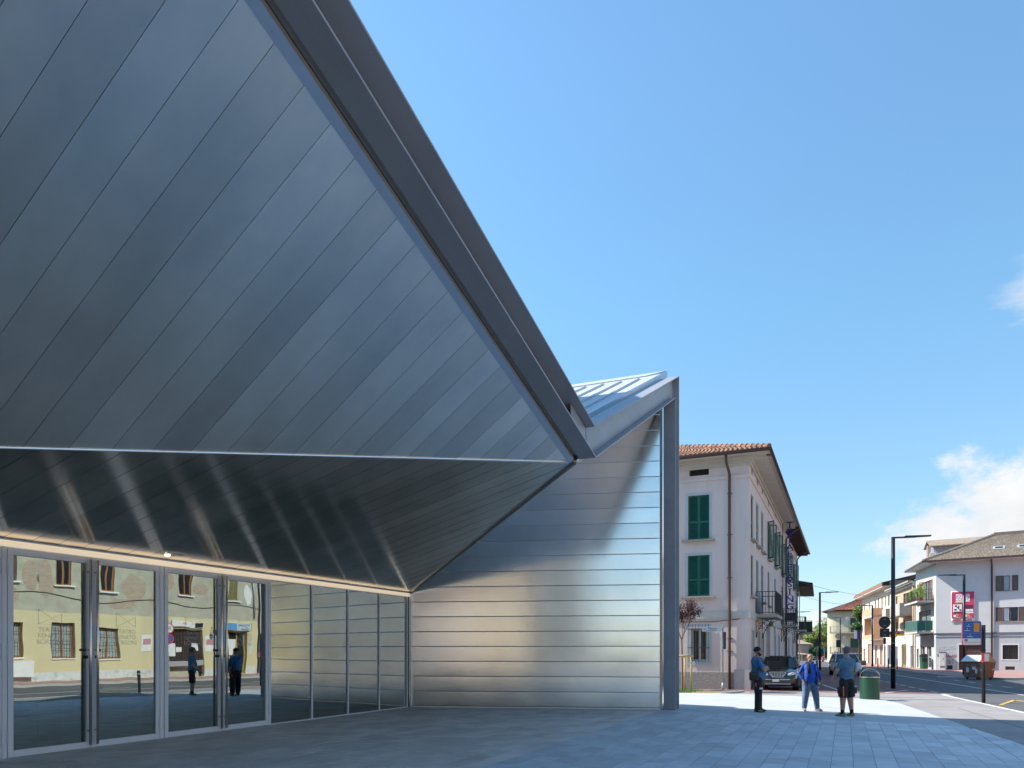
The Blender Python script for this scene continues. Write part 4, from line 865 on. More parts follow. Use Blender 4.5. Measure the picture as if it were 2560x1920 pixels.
fG.window(wu2, .1, M_shut_br, mat('pale curtain glass', (.35, .42, .46), .15, 0, .1, 3), 1, 1, .05)
k = wu2[0] - wu[0]; fG.shutter(wu[0], wu2[0], wu[2], wu[3], .01, M_shut_br, .09, mid=False); fG.shutter(wu2[1] + .15, wu[1], wu[2], wu[3], .01, M_shut_br, .09, mid=False)
fG.window(wl_, .1, M_shut_br, None, 2, 1, .06, curtain=.4); w_ = (wl_[1] - wl_[0]) * .46; fG.shutter(wl_[0] - w_, wl_[0] - .02, wl_[2], wl_[3], .01, M_shut_br, .09, mid=False); fG.shutter(wl_[1] + .02, wl_[1] + w_, wl_[2], wl_[3], .01, M_shut_br, .09, mid=False)
for w in (wu, [wl_[0] - w_, wl_[1] + w_, wl_[2], wl_[3]]): fG.sill([w[0], w[1], w[2], w[3]], M_sill, .05, .08, .02)
b = MB(); n = 14
for i in range(n): z = gd_[2] + (gd_[3] - gd_[2]) * i / n; fG.box(b, gd_[0], gd_[1], z, z + (gd_[3] - gd_[2]) / n - .015, -.2, -.17 - .01 * (i % 2))
b.build('garage_door', M_garage, grey); fG.surround(gd_, M_white, .10, .02)
fG.window(wb, .18, M_iron, mat('barred dark glass', (.07, .055, .05), .3), 2, 1, .05); fG.surround(wb, M_white, .10, .02, True)
b = MB()
for i in range(9): a = wb[0] + (wb[1] - wb[0]) * (i + .5) / 9; b.bar(fG.P(a, wb[2], -.05), fG.P(a, wb[3], -.05), .025)
b.build('window_bars', M_iron, grey)
for v in (v1, v2):
    b = MB(); fG.box(b, v[0], v[1], v[2], v[3], -.14, -.1); b.build('vent', M_garage if v is v1 else M_black, grey)
for i, w in enumerate(ws):
    if i < 2:
        fS.window(w, .12, M_shut_br, None, 2, 1, .07); m_ = (w[1] - w[0]); 
        if i == 0: fS.open_shutter(w[0] + m_ * .5, .5, w[2], w[3], -1, M_shut_or, 60); fS.shutter(w[0] - .55, w[0] - .03, w[2], w[3], .02, M_shut_or, .09); fS.shutter(w[1] + .03, w[1] + .55, w[2], w[3], .02, M_shut_or, .09)
    else: fS.window(w, .13, M_greyframe, None, 1, 2, .1, name='shop_window'); fS.surround(w, M_pinktrim, .12, .03)
B1 = rect(fS, r4, 600, 350, 965, 520); B2 = rect(fS, r4, 605, 800, 965, 960)
zb1 = fS.px(*r4(880, 500))[1]; zb2 = fS.px(*r4(880, 975))[1]
fS.balcony(2.0, fS.W - .6, zb1 + .1, 1.4, M_pinktrim, M_iron, 1.05, .2); fS.balcony(2.0, fS.W - .6, zb2 + .1, 1.4, M_pinktrim, M_steel_lt, 1.05, .5, infill=mat('green screen cloth', (.02, .13, .10), .7))
# potted plants on the upper balcony
M_pot = mat('terracotta', (.40, .14, .07), .8); M_leaf_y = mat('balcony leaves', (.16, .30, .03), .6, 0, .3, 9)
rg = random.Random(11)
def leafy(b, c, r, n, size, rgen, sq=1.0, flat=.3):
    for _ in range(n):
        while True:
            v = Vector((rgen.uniform(-1, 1), rgen.uniform(-1, 1), rgen.uniform(-1, 1)))
            if v.length < 1: break
        p_ = Vector(c) + Vector((v.x * r, v.y * r, v.z * r * sq)); s_ = size * rgen.uniform(.6, 1.3); d = Vector((rgen.gauss(0, 1), rgen.gauss(0, 1), rgen.gauss(0, 1))).normalized(); e = d.orthogonal().normalized() * s_ * .45; d *= s_
        b.add([p_ - d * .5, p_ + e * .5, p_ + d * .5, p_ - e * .5], [(0, 1, 2, 3)])
for i, (a, sz) in enumerate(((2.5, .35), (4.6, .5), (6.9, .62), (7.4, .5))):
    c = fS.P(a, zb1 + .1, 1.05) + fS.loc; t = thing('potted_plant', ('small trailing plant at the far end of the flowered balcony', 'bushy potted plant near the middle of the flowered balcony', 'largest yellow green plant on the flowered balcony of the grey house', 'green plant at the near corner of the flowered balcony')[i], 'plant', c, 0, 'plants on the balcony')
    b = MB(); b.tube([(0, 0, 0.003), (0, 0, .3)], [.13, .19], 10); b.build('pot', M_pot, t); b = MB(); leafy(b, (0, 0, .3 + sz * .9), sz, 260, .16, rg, 1.3); b.build('foliage', M_leaf_y, t)
# roof
eo = .92
def gp_(a, o, z): v = gd * a - Vector((gd.y, -gd.x, 0)) * o; return Vector((v.x, v.y, z))       # a along front, o inward
# street side inward direction
q_in = (qt(1, 0, 0) - qt(0, 0, 0))
ov = -q_in * eo
hipd = 4.2; zrid = 12.15
eA = gp_(0, -eo, GE + .1) + ov; eB = gp_(17, -eo, GE + .1); eC = Vector((tdir.x * 8.6, tdir.y * 8.6, GE + .1)) + ov
hip0 = gp_(hipd, hipd - .2, zrid); hip1 = gp_(17, hipd - .2, zrid)
tile_roof(grey, eA, eB, hip1, hip0, M_tile_grey, .26, .05, .38)
b = MB(); b.plate([eA, hip0, Vector((tdir.x * 8.6 + q_in.x * 5, tdir.y * 8.6 + q_in.y * 5, zrid)), eC], (0, 0, -.05)); b.plate([hip0, hip1, hip1 + tdir * 5 - Vector((0, 0, 2.6)), hip0 + tdir * 5 - Vector((0, 0, 2.6))], (0, 0, -.05)); fix_normals(b.build('roof', M_tile_grey, grey))
b = MB(); b.bar(hip0 + Vector((0, 0, .12)), hip1 + Vector((0, 0, .12)), .3, .3); b.build('ridge', mat('ridge capping', (.17, .135, .115), .85), grey)
b = MB(); b.tube([eA + Vector((0, 0, .1)), hip0 + Vector((0, 0, .12))], .11, 6); b.build('hip_tiles', M_tile_grey, grey)
b = MB(); b.bar(eC, eA, .12, .16); b.bar(eA, eB, .12, .16); b.build('gutter', M_brown, grey)
b = MB(); b.plate([gp_(-.2, -eo, GE), gp_(17, -eo, GE), gp_(17, .3, GE), gp_(0, .3, GE)], (0, 0, .06)); b.plate([eC - Vector((0, 0, .1)), eA - Vector((0, 0, .1)), Vector((.3, .2, GE)), Vector((tdir.x * 8.6, tdir.y * 8.6, GE))], (0, 0, .05)); fix_normals(b.build('eave_soffit', M_white, grey))
a = fG.px(*r5(995, 900))[0]; pipe('downpipe', [fG.P(a, GE, eo - .05), fG.P(a, GE - .5, .12), fG.P(a, zi, .1)], .07, M_brown, grey)
for x in (1065, 1400):                                 # skylights
    a, z_ = fG.px(*r5(x, 440)); a *= 1.02; b = MB(); o_ = 1.75; n_ = Vector((0, 0, 1)); c = gp_(a, o_ - eo, GE + .1 + o_ * (zrid - GE - .1) / (hipd + eo - .2)); sl_ = Vector((-gd.y * -1, 0, 0))
    up_ = (gp_(a, 3, 0) - gp_(a, 2, 0)) + Vector((0, 0, (zrid - GE - .1) / (hipd + eo - .2))); up_.normalize(); nn = gd.cross(up_)
    nn = nn if nn.z > 0 else -nn
    P = [c - gd * .45 - up_ * .35, c + gd * .45 - up_ * .35, c + gd * .45 + up_ * .35, c - gd * .45 + up_ * .35]
    b.plate([p_ + nn * .02 for p_ in P], nn * .14); o = b.build('skylight', mat('zinc grey flashing', (.45, .45, .44), .6, .3), grey); fix_normals(o)
    b = MB(); b.plate([c - gd * .28 - up_ * .2 + nn * .165, c + gd * .28 - up_ * .2 + nn * .165, c + gd * .28 + up_ * .2 + nn * .165, c - gd * .28 + up_ * .2 + nn * .165], nn * .01); b.build('pane', M_glass_dark, o)
# dormer on the street slope, with chimney
dm = Vector((tdir.x * 3.2, tdir.y * 3.2, 0)) + q_in * 1.4
def dbox(b, a0, a1, c0, c1, z0, z1): b.hexa([dm + gd * x + tdir * y + Vector((0, 0, z)) for z in (z0, z1) for x, y in ((a0, c0), (a1, c0), (a1, c1), (a0, c1))])
b = MB(); dbox(b, -.9, 5, -.2, 1.7, GE + .5, GE + 1.95); b.build('dormer_wall', mat('lilac grey plaster', (.27, .26, .30), .9), grey)
b = MB(); b.plate([dm + gd * -1.3 + tdir * -.6 + Vector((0, 0, GE + 1.9)), dm + gd * 5 + tdir * -.6 + Vector((0, 0, GE + 1.9)), dm + gd * 5 + tdir * .8 + Vector((0, 0, GE + 2.55)), dm + gd * -1.3 + tdir * .8 + Vector((0, 0, GE + 2.55))], (0, 0, .08)); b.plate([dm + gd * -1.3 + tdir * .8 + Vector((0, 0, GE + 2.55)), dm + gd * 5 + tdir * .8 + Vector((0, 0, GE + 2.55)), dm + gd * 5 + tdir * 2.1 + Vector((0, 0, GE + 1.9)), dm + gd * -1.3 + tdir * 2.1 + Vector((0, 0, GE + 1.9))], (0, 0, .08)); fix_normals(b.build('dormer_roof', M_tile_grey, grey))
b = MB(); dbox(b, -1.15, -.75, 1.0, 1.6, GE + .3, GE + 2.2); b.build('chimney', mat('chimney render', (.3, .25, .2), .9), grey)
def dish(loc, r, az, lab, m=None):
    t = thing('satellite_dish', lab, 'satellite dish', loc, az, 'satellite dishes on the houses'); b = MB(); n = 16; vs = []; 
    for j in range(5):
        rr = r * j / 4
        for i in range(n): a = 2 * math.pi * i / n; vs.append((math.cos(a) * rr, -.18 * (rr / r) ** 2 * r * 1.2, math.sin(a) * rr * 1.08))
    fs = [(j * n + i, j * n + (i + 1) % n, (j + 1) * n + (i + 1) % n, (j + 1) * n + i) for j in range(4) for i in range(n)]; b.add(vs, fs); o = b.build('dish', m or M_white, t, smooth=True); so = o.modifiers.new('solid', 'SOLIDIFY'); so.thickness = .02
    b = MB(); b.tube([(0, -.02, -r), (0, -r * .9, -r * .35)], .02, 5); b.box(-.05, -r * .95, -r * .42, .05, -r * .82, -r * .25); b.build('feed_arm', M_steel_lt, t); b = MB(); b.tube([(0, .02, 0), (0, .25, -.1), (0, .3, -r * 1.2)], .03, 6); b.build('mount', M_steel_lt, t)
dd = at(*r5(178, 492), 69.6); dish(dd, .31, R(-25), 'white satellite dish by the dormer on the grey house roof')
# the pasted poster
pa = rect(fG, r5, 432, 992, 758, 1410)
po = thing('poster', 'large crimson supermarket poster with SOTTO COSTO lettering on the grey wall', 'poster', fG.P((pa[0] + pa[1]) / 2, pa[2], .02) + fG.loc, math.atan2(gd.y, gd.x))
pw, ph = pa[1] - pa[0], pa[3] - pa[2]
M_crim = mat('poster crimson', (.56, .045, .13), .7, 0, .08, 1.5); M_crdk = mat('poster print dark', (.10, .02, .05), .7, 0, 0); M_pyel = mat('poster print yellow', (.8, .62, .08), .7, 0, 0); M_pw = mat('poster white', (.80, .79, .78), .7, 0, .03); M_pgold = mat('poster gold', (.55, .50, .25), .7, 0, 0)
b = MB(); n = 10; vs = []
for j in range(n + 1):
    for i in range(n + 1): vs.append((-pw / 2 + pw * i / n, -.05 - .02 * math.sin(i * 1.3 + j * .7), ph * j / n))
b.add(vs, [(j * (n + 1) + i, j * (n + 1) + i + 1, (j + 1) * (n + 1) + i + 1, (j + 1) * (n + 1) + i) for j in range(n) for i in range(n)])
o = b.build('sheet', M_pw, po, smooth=True); o.modifiers.new('solid', 'SOLIDIFY').thickness = .015
def pr(name, x0, y0, x1, y1, m, e=-.085): MB().box(-pw / 2 + pw * x0, e - .004, ph * y0, -pw / 2 + pw * x1, e, ph * y1).build(name, m, po)
pr('printed_field', .02, .13, .98, .985, M_crim)
pr('title_panel', .2, .66, .80, .91, M_pw, -.095); pr('title_shadow', .16, .63, .62, .66, M_pgold, -.092)
text('lettering', 'SOTTO', .37, M_crim, po, (0, -.101, ph * .845), extrude=.002, sx=1.0); text('lettering', 'COSTO', .37, M_crim, po, (0, -.101, ph * .73), extrude=.002, sx=1.0)
pr('product_panel', .08, .33, .46, .58, M_pw, -.095); pr('product_base', .12, .30, .46, .345, M_crdk, -.099)
for k, (x, y, w, h) in enumerate(((.16, .50, .1, .05), (.3, .42, .05, .12), (.36, .36, .08, .06), (.14, .38, .1, .05), (.24, .46, .06, .03))): pr('product_print', x, y, x + w, y + h, M_crdk, -.0985)
pr('jar_shelf', .53, .285, .95, .325, M_pw, -.095)
for x in (.55, .68, .81): pr('jar', x, .34, x + .12, .42, M_pw, -.095); pr('jar_lid', x, .42, x + .11, .55, M_crdk, -.095)
text('lettering', '2,', .5, M_pyel, po, (-pw * .2, -.10, ph * .20), extrude=.002); text('lettering', '5,', .5, M_pyel, po, (pw * .28, -.10, ph * .20), extrude=.002)
pr('small_print', .1, .17, .22, .24, M_pw, -.0955); pr('small_print', .53, .17, .68, .24, M_pw, -.0955); pr('footer_print', .08, .05, .42, .09, M_crim, -.0955); pr('footer_print', .55, .055, .9, .08, M_crdk, -.0955)
# graffiti on the grey wall
def scribble(name, lab, x0, y0, x1, y1, m, seed, loops, w=.03):
    r_ = rect(fG, r6, x0, y0, x1, y1); rg = random.Random(seed); n = loops * 9; pts = []
    t = thing(name, lab, 'graffiti', fG.P(r_[0], r_[2], 0) + fG.loc, math.atan2(gd.y, gd.x)); W_, H_ = r_[1] - r_[0], r_[3] - r_[2]
    for L_ in range(loops):
        x = W_ * (L_ + .5) / loops; ww = W_ / loops * .75; pts = []; a0 = rg.uniform(0, 6.28); tr = rg.choice((-1, 1)) * rg.uniform(3.4, 6.5)
        for i in range(12): a = a0 + tr * i / 11; pts.append((x + math.cos(a) * ww * rg.uniform(.4, .62), -.012, H_ * .5 + math.sin(a) * H_ * rg.uniform(.3, .5)))
        b = MB()
        for p0, p1 in zip(pts, pts[1:]): b.bar(p0, p1, .004, w, up=(0, 1, 0)) if False else b.bar(p0, p1, w, .004, up=(0, -1, 0))
        b.build('stroke', m, t)
M_gw, M_gr, M_gk = mat('white spray', (.70, .72, .73), .8, 0, 0), mat('red spray', (.45, .06, .10), .8, 0, 0), mat('dark spray', (.10, .12, .14), .8, 0, 0)
tw = rect(fG, r6, 245, 300, 530, 390); t = thing('graffiti', 'white sprayed tag high on the grey wall beside the garage', 'graffiti', fG.P((tw[0] + tw[1]) / 2, (tw[2] + tw[3]) / 2, .004) + fG.loc, math.atan2(gd.y, gd.x)); text('stroke', 'ESGADA', .52, M_gw, t, (0, -.01, 0), rot=(R(90), R(-4), 0), extrude=.002, sx=.8, shear=.35)
scribble('graffiti', 'loose white scrawl below the big white tag', 250, 395, 500, 440, M_gw, 2, 3)
tw = rect(fG, r6, 365, 432, 508, 490); t = thing('graffiti', 'small red sprayed tag over the white cabinet', 'graffiti', fG.P((tw[0] + tw[1]) / 2, (tw[2] + tw[3]) / 2, .004) + fG.loc, math.atan2(gd.y, gd.x)); text('stroke', 'Holey', .42, M_gr, t, (0, -.01, 0), rot=(R(90), R(-7), 0), extrude=.002, sx=.9, shear=.4)
scribble('graffiti', 'dark scribble between the cabinet and the garage', 390, 495, 475, 580, M_gk, 4, 3); scribble('graffiti', 'short dark scribble near the house corner', 240, 425, 285, 470, M_gk, 5, 2); scribble('graffiti', 'green scribble across the maroon garage door', 690, 360, 860, 405, mat('green spray', (.10, .17, .10), .8, 0, 0), 6, 5)
# white utility cabinet, green litter bin against the wall
ca = rect(fG, r6, 282, 510, 370, 645); c = fG.P((ca[0] + ca[1]) / 2, zi, .2) + fG.loc; t = thing('utility_cabinet', 'scuffed white utility cabinet against the grey wall', 'cabinet', c, math.atan2(gd.y, gd.x)); w_ = (ca[1] - ca[0]) / 2
MB().box(-w_, -.18, .003, w_, .18, 1.55).build('body', M_white, t); MB().box(-w_ - .03, -.21, 1.55, w_ + .03, .2, 1.6).build('lid', M_garage, t); b = MB(); b.box(-w_ + .06, -.19, .1, w_ - .06, -.182, 1.45); b.build('door', mat('scuffed white', (.62, .58, .58), .7, 0, .2, 6), t); MB().box(-.15, -.196, .2, .2, -.19, .35).build('sticker', M_gk, t); MB().box(w_ - .16, -.2, .9, w_ - .12, -.19, 1.05).build('handle', M_black, t)
M_bin = mat('bin green', (.02, .12, .06), .5, 0, .06)
c = qt(16.0, 78.0, zi); t = thing('litter_bin', 'small green street bin beside the shop door of the grey house', 'litter bin', c, ST); b = MB(); b.tube([(0, 0, .05), (0, 0, 1.15)], [.32, .36], 14); b.build('body', M_bin, t); b = MB(); b.tube([(0, 0, 1.15), (0, 0, 1.32), (0, 0, 1.42)], [.38, .36, .2], 14); b.build('lid', M_black, t); MB().box(-.2, -.39, .7, .2, -.36, 1.05).build('mouth', M_black, t)

# tan house, cream and orange house
def row_house(name, lab, t0, t1, q0, zt, wallm, holes_fn, cat='house'):
    base = qt(q0, t0, 0); root = thing(name, lab, cat, base, ST); f = Face(root, (0, t1 - t0), (0, 0), ST, base); return root, f
M_tan = mat('tan plaster', (.50, .385, .27), .9, 0, .07, .8, .05, 30, grime=((.44, .33, .23), 1, .5, .8)); M_cream = mat('cream plaster', (.64, .555, .46), .9, 0, .05, .8); M_offw = mat('off white plaster', (.66, .64, .60), .9, 0, .06, .8)
M_orange = mat('apricot plaster', (.60, .36, .22), .9, 0, .05); M_pier = mat('speckled brown facing', (.28, .20, .13), .8, 0, .35, 14); M_blind = mat('ochre roller blind', (.42, .19, .09), .6, 0, .1, 4); M_bluegrey = mat('blue grey door', (.40, .46, .54), .5, 0, .08)
tan, fT = row_house('tan_house', 'tan two balcony house between the grey house and the cream row', 85.3, 98.3, 16.7, 9, M_tan, None)
zT = fT.px(*r4(640, 185))[1] + .2
zsh = fT.px(*r4(560, 1005))[1]
up = [rect(fT, r4, *r_) for r_ in ((500, 350, 528, 545), (620, 305, 655, 560), (380, 395, 407, 600), (500, 770, 528, 935), (620, 770, 655, 960), (380, 800, 410, 1000))]
lo = [rect(fT, r4, *r_) for r_ in ((375, 1185, 410, 1510), (470, 1155, 550, 1535), (612, 1175, 662, 1540))]
for h in lo: h[2] = zi
fT.wall(ZS, zT, [h + [.15] for h in up + lo], .15, [M_offw, M_tan], bands=[(zsh, 1)])
b = MB(); b.box(.4, .05, ZS, 10, 12.95, zT - .05); b.build('core', M_tan, tan)
for i, h in enumerate(up): (fT.window(h, .1, M_shut_br, M_blind if i in (0, 2) else None, 1, 1, .06))
for i, h in enumerate(lo): fT.window(h, .13, mat('olive shop frame', (.25, .22, .04), .5) if i == 1 else M_bluegrey, M_glass_dark if i != 1 else M_shut_br, 1, 1, .22 if i == 1 else .1, name='shop_window')
for r_, z_ in (((495, 545, 665, 690), 0), ((360, 605, 425, 735), 0)):
    h = rect(fT, r4, *r_); fT.balcony(h[0], h[1] if h[1] < fT.W else fT.W - .1, h[2] + .15, 1.3, M_sill, M_iron, h[3] - h[2] - .1, solid=mat('grey concrete parapet', (.45, .42, .38), .9, 0, .1, 2))
b = MB(); fT.box(b, -.2, fT.W + .1, zT - .25, zT, 0, .55); fT.box(b, -.2, fT.W + .1, zT - .5, zT - .25, 0, .25); b.build('cornice', M_pinktrim, tan)
b = MB(); b.bar(fT.P(-.2, zT - .05, .6), fT.P(fT.W + .1, zT - .05, .6), .14, .14); b.build('gutter', M_sill, tan)
b = MB(); b.plate([fT.P(-.2, zT, .6), fT.P(fT.W, zT, .6), fT.P(fT.W, zT + 1.8, -4), fT.P(-.2, zT + 1.8, -4)], (0, 0, .06)); b.plate([fT.P(-.2, zT + 1.8, -4), fT.P(fT.W, zT + 1.8, -4), fT.P(fT.W, zT, -9), fT.P(-.2, zT, -9)], (0, 0, .06)); fix_normals(b.build('roof', M_coppi_dk, tan))
dish(fT.P(*fT.px(*r4(498, 865)), .7) + fT.loc if False else at(*r4(498, 865), 82.0), .42, R(-15), 'big white satellite dish on the tan house wall')
pipe('downpipe', [fT.P(fT.W - .3, zT, .15), fT.P(fT.W - .3, zi, .1)], .07, M_tan, tan)

crm, fC = row_house('cream_house', 'long cream house with apricot balconies and a brown roof edge', 98.4, 121.0, 16.75, 9, M_cream, None)
zC = fC.px(*r3(1120, 372))[1]
wins = [(r4, 45, 445, 65, 590), (r4, 95, 425, 115, 610), (r4, 150, 405, 172, 610), (r4, 203, 385, 222, 553), (r4, 255, 358, 282, 540), (r3, 1225, 425, 1243, 535), (r3, 1150, 455, 1166, 620), (r3, 1122, 470, 1136, 610), (r3, 1225, 765, 1243, 905), (r3, 1150, 780, 1166, 905), (r3, 1118, 790, 1134, 905), (r4, 45, 745, 110, 1000)]
wh = [rect(fC, w[0], *w[1:]) for w in wins]
gr = [rect(fC, r4, *r_) for r_ in ((45, 1165, 85, 1500), (128, 1165, 170, 1495), (195, 1170, 218, 1500), (245, 1165, 300, 1505))] + [rect(fC, r3, *r_) for r_ in ((1140, 1160, 1172, 1400), (1208, 1088, 1262, 1415))]
for h in gr: h[2] = zi
fC.wall(ZS, zC, [h + [.2] for h in wh + gr], .2, [M_cream])
b = MB(); b.box(.4, .05, ZS, 10, 22.55, zC - .05); b.build('core', M_cream, crm)
for i, h in enumerate(wh): fC.window(h, .12, M_pinktrim, M_blind if i in (2, 3) else None, 1, 1, .06)
for i, h in enumerate(gr):
    if i in (3,): fC.window(h, .12, M_bluegrey, None, 2, 1, .1, name='shop_window')
    else:
        b = MB(); fC.box(b, h[0], h[1], h[2], h[3], -.19, -.15); b.build('shop_recess', M_pier, crm)
for r_ in ((20, 615, 180, 720), (20, 1010, 180, 1090)):
    h = rect(fC, r4, *r_); h[0] = max(.3, h[0]); fC.balcony(h[0], h[1], h[2] + .2, 1.3, M_pinktrim, M_iron, h[3] - h[2] - .25, solid=M_orange)
b = MB(); h = rect(fC, r4, 20, 720, 180, 1000); fC.box(b, h[0], h[0] + .2, h[2], h[3], 0, 1.1); fC.box(b, h[1] - .2, h[1], h[2], h[3], 0, 1.1); b.build('balcony_pier', M_orange, crm)
b = MB(); fC.box(b, -.6, fC.W + .2, zC, zC + .14, -.3, 1.0); b.build('eave_soffit', M_pinktrim, crm)
b = MB(); fC.box(b, -.6, fC.W + .2, zC + .14, zC + .55, .88, 1.05); fC.box(b, -.62, -.5, zC + .14, zC + .55, -6, 1.0); b.build('fascia', mat('rust fascia', (.30, .14, .075), .7, 0, .1), crm)
b = MB(); b.plate([fC.P(-.6, zC + .5, 1.0), fC.P(fC.W + .2, zC + .5, 1.0), fC.P(fC.W + .2, zC + 1.9, -5), fC.P(-.6, zC + 1.9, -5)], (0, 0, .05)); fix_normals(b.build('roof', M_coppi_dk, crm))
b = MB(); fC.box(b, fC.W + .0, fC.W + .12, zC - .4, zC + .75, -5, .2); b.build('gable_wall', mat('grey render', (.25, .23, .21), .9, 0, .15, 3), crm)
# shop signs and drying laundry
sgn = rect(fT, r4, 385, 940, 535, 1020); c = at(*r4(458, 980), 82.0); t = thing('shop_sign', 'yellow and blue shop sign reading POINT on the tan house', 'sign', c, R(-16.86))
MB().box(-.52, -.07, -.06, .52, .07, .27).build('panel', mat('sign blue', (.03, .04, .22), .5, 0, 0), t); MB().box(-.52, -.075, -.26, .52, .075, -.06).build('stripe', mat('sign yellow', (.75, .48, .02), .5, 0, 0), t); text('lettering', 'POINT', .21, M_white, t, (.1, -.08, .16)); text('lettering', 'SERVICE', .13, M_white, t, (.1, -.08, .01)); MB().bar((-.44, -.08, -.02), (-.34, -.08, .22), .07, .01, up=(0, -1, 0)).build('logo', mat('sign yellow', (.75, .48, .02)), t); MB().bar((.52, 0, .2), (1.3, .2, .2), .05).build('bracket', M_iron, t)
c = at(*r4(330, 995), 86); t = thing('shop_sign', 'smaller yellow shop sign half hidden behind the tall lamp post', 'sign', c, R(-16.86)); MB().box(-.5, -.07, -.34, .5, .07, .34).build('panel', mat('sign yellow', (.75, .48, .02)), t); MB().box(-.45, -.08, -.05, .45, .08, .3).build('field', mat('sign blue', (.03, .04, .22)), t)
rg = random.Random(4); c = at(*r3(1115, 930), 119); t = thing('laundry', 'colourful washing hanging at the corner of the cream house', 'laundry', c, ST); MB().bar((-1.3, 0, .6), (1.0, 0, .6), .03).build('line', M_iron, t)
for i, cl in enumerate(((.7, .7, .75), (.05, .06, .2), (.4, .08, .08), (.7, .72, .8), (.1, .1, .3))):
    x = -1.1 + i * .45; MB().box(x, -.03, rg.uniform(-.8, -.3), x + .38, .03, .6).build('garment', mat('cloth %d' % i, cl, .9, 0, .1), t)

# rounded yellow house at the bend with a clay tile roof, tree in front of it
yc = at(2140, 1650, 128); yel = thing('yellow_house', 'yellowish rounded house with clay tile roof at the street bend', 'house', (yc.x, yc.y, 0), R(-30))
M_yell = mat('straw plaster', (.52, .47, .33), .9, 0, .08, .7); zY = at(2140, 1528, 128).z
ring = []
def rnd(r0):
    pts = []
    W_, D_ = 4.6 + r0, 9 + r0
    for k in range(7): a = math.pi + k * math.pi / 12; pts.append((-W_ + 2.2 + 2.2 * math.cos(a), -1.5 + 2.2 + 2.2 * math.sin(a) - r0))
    return pts + [(W_, -1.5 - r0), (W_, D_), (-W_, D_)]
b = MB(); b.prism(rnd(0), ZS, zY); b.build('wall', M_yell, yel)
b = MB(); P = rnd(.9); n = len(P); b.add([(x, y, zY) for x, y in P] + [(1, 4, zY + 2.6)], [tuple(range(n - 1, -1, -1))] + [(i, (i + 1) % n, n) for i in range(n)]); b.build('roof', M_wood_dk, yel)
P2 = [Vector((x, y, zY + .12)) for x, y in rnd(.95)]; tile_roof(yel, P2[6], P2[7], Vector((1.05, 4, zY + 2.75)), Vector((.95, 4, zY + 2.75)), tile_mat('red clay tiles', (.40, .15, .09), (.2, .08, .05)), .5, .12, .8)
fY = Face(yel, (-2.3, -1.5), (4.6, -1.5), R(-30), (yc.x, yc.y, 0))
for z_, dep in ((zY - 3.6, 1), (zY - 7.0, 1)):
    fY.balcony(-1.5, 3.6, z_, 1.2, M_sill, M_iron, 1.0, .25); b = MB(); fY.box(b, 1.6, 3.2, z_ + .02, z_ + 2.4, .01, .05); b.build('shutter', M_green_dk, yel); b = MB(); fY.box(b, -.4, 1.3, z_ + .02, z_ + 2.4, .01, .04); b.build('blind', mat('cream blind', (.58, .55, .40), .8), yel)
b = MB(); fY.box(b, .2, 3.8, ZS, 2.2, .01, .06); b.build('gate', mat('brown gate', (.22, .17, .11), .8, 0, .2), yel)
b = MB(); fY.box(b, 5.0, 9.5, ZS, 3.2, .2, .5); b.build('garden_wall', mat('ochre wall', (.46, .38, .26), .9, 0, .1), yel)
dish(at(2119, 1547, 124), .29, R(-20), 'white satellite dish at the corner of the yellow rounded house'); dish(at(2110, 1594, 122), .27, R(10), 'lower white satellite dish left of the yellow rounded house')

# ------------------------------------------------------------------ street furniture
def lamp(loc, rot, lab, h=7.1, group='tall black street lamps'):
    t = thing('street_lamp', lab, 'street lamp', loc, rot, group)
    b = MB(); b.tube([(0, 0, .004), (0, 0, h)], [.105, .085], 12); b.build('pole', M_black, t, smooth=True)
    b = MB(); b.tube([(0, 0, h * .30), (0, 0, h * .30 + .03)], .112, 12); b.tube([(0, 0, .95), (0, 0, .98)], .112, 12); b.build('band', M_steel_lt, t)
    b = MB(); b.bar((-.07, 0, h + .02), (.95, 0, h + .02), .09, .07); b.build('arm', M_black, t)
    b = MB(); b.hexa([(.5, -.15, h - .005), (1.6, -.13, h + .02), (1.6, .13, h + .02), (.5, .15, h - .005), (.5, -.13, h + .085), (1.6, -.1, h + .075), (1.6, .1, h + .075), (.5, .13, h + .085)]); b.build('lamp_head', M_black, t); return t
lamp(qt(6.83, 39.65), ST, 'nearest tall black street lamp, on the red path edge beside the pale asphalt', 7.12)
lamp(qt(6.8, 74.8), ST, 'black street lamp beyond the dark car with a triangular sign beside it', 7.12)
lamp(qt(14.9, 60.26, zi), ST + math.pi, 'street lamp in front of the pink poster with its arm to the left', 7.0)
lamp(qt(13.5, 90.2, zi), ST + math.pi, 'street lamp by the cream house with its arm to the left', 6.6)
for u, v, Y, lab in ((2100.7, 1545, 122, 'distant street lamp left of the yellow rounded house'), (2079, 1561.5, 152, 'distant street lamp in front of the yellow green trees')):
    P = at(u, v, Y); lamp((P.x, P.y, ZS), R(160), lab, P.z - ZS)
P = at(2098, 1576.5, 190); lamp((P.x, P.y, ZS), R(160), 'smallest far street lamp, only its arm clear of the nearer pole', P.z - ZS)
P = at(1998, 1530.5, 95); t = lamp((P.x - .3, P.y, ZS), R(-10), 'street lamp whose arm sticks out beyond the pink house end', P.z - ZS)
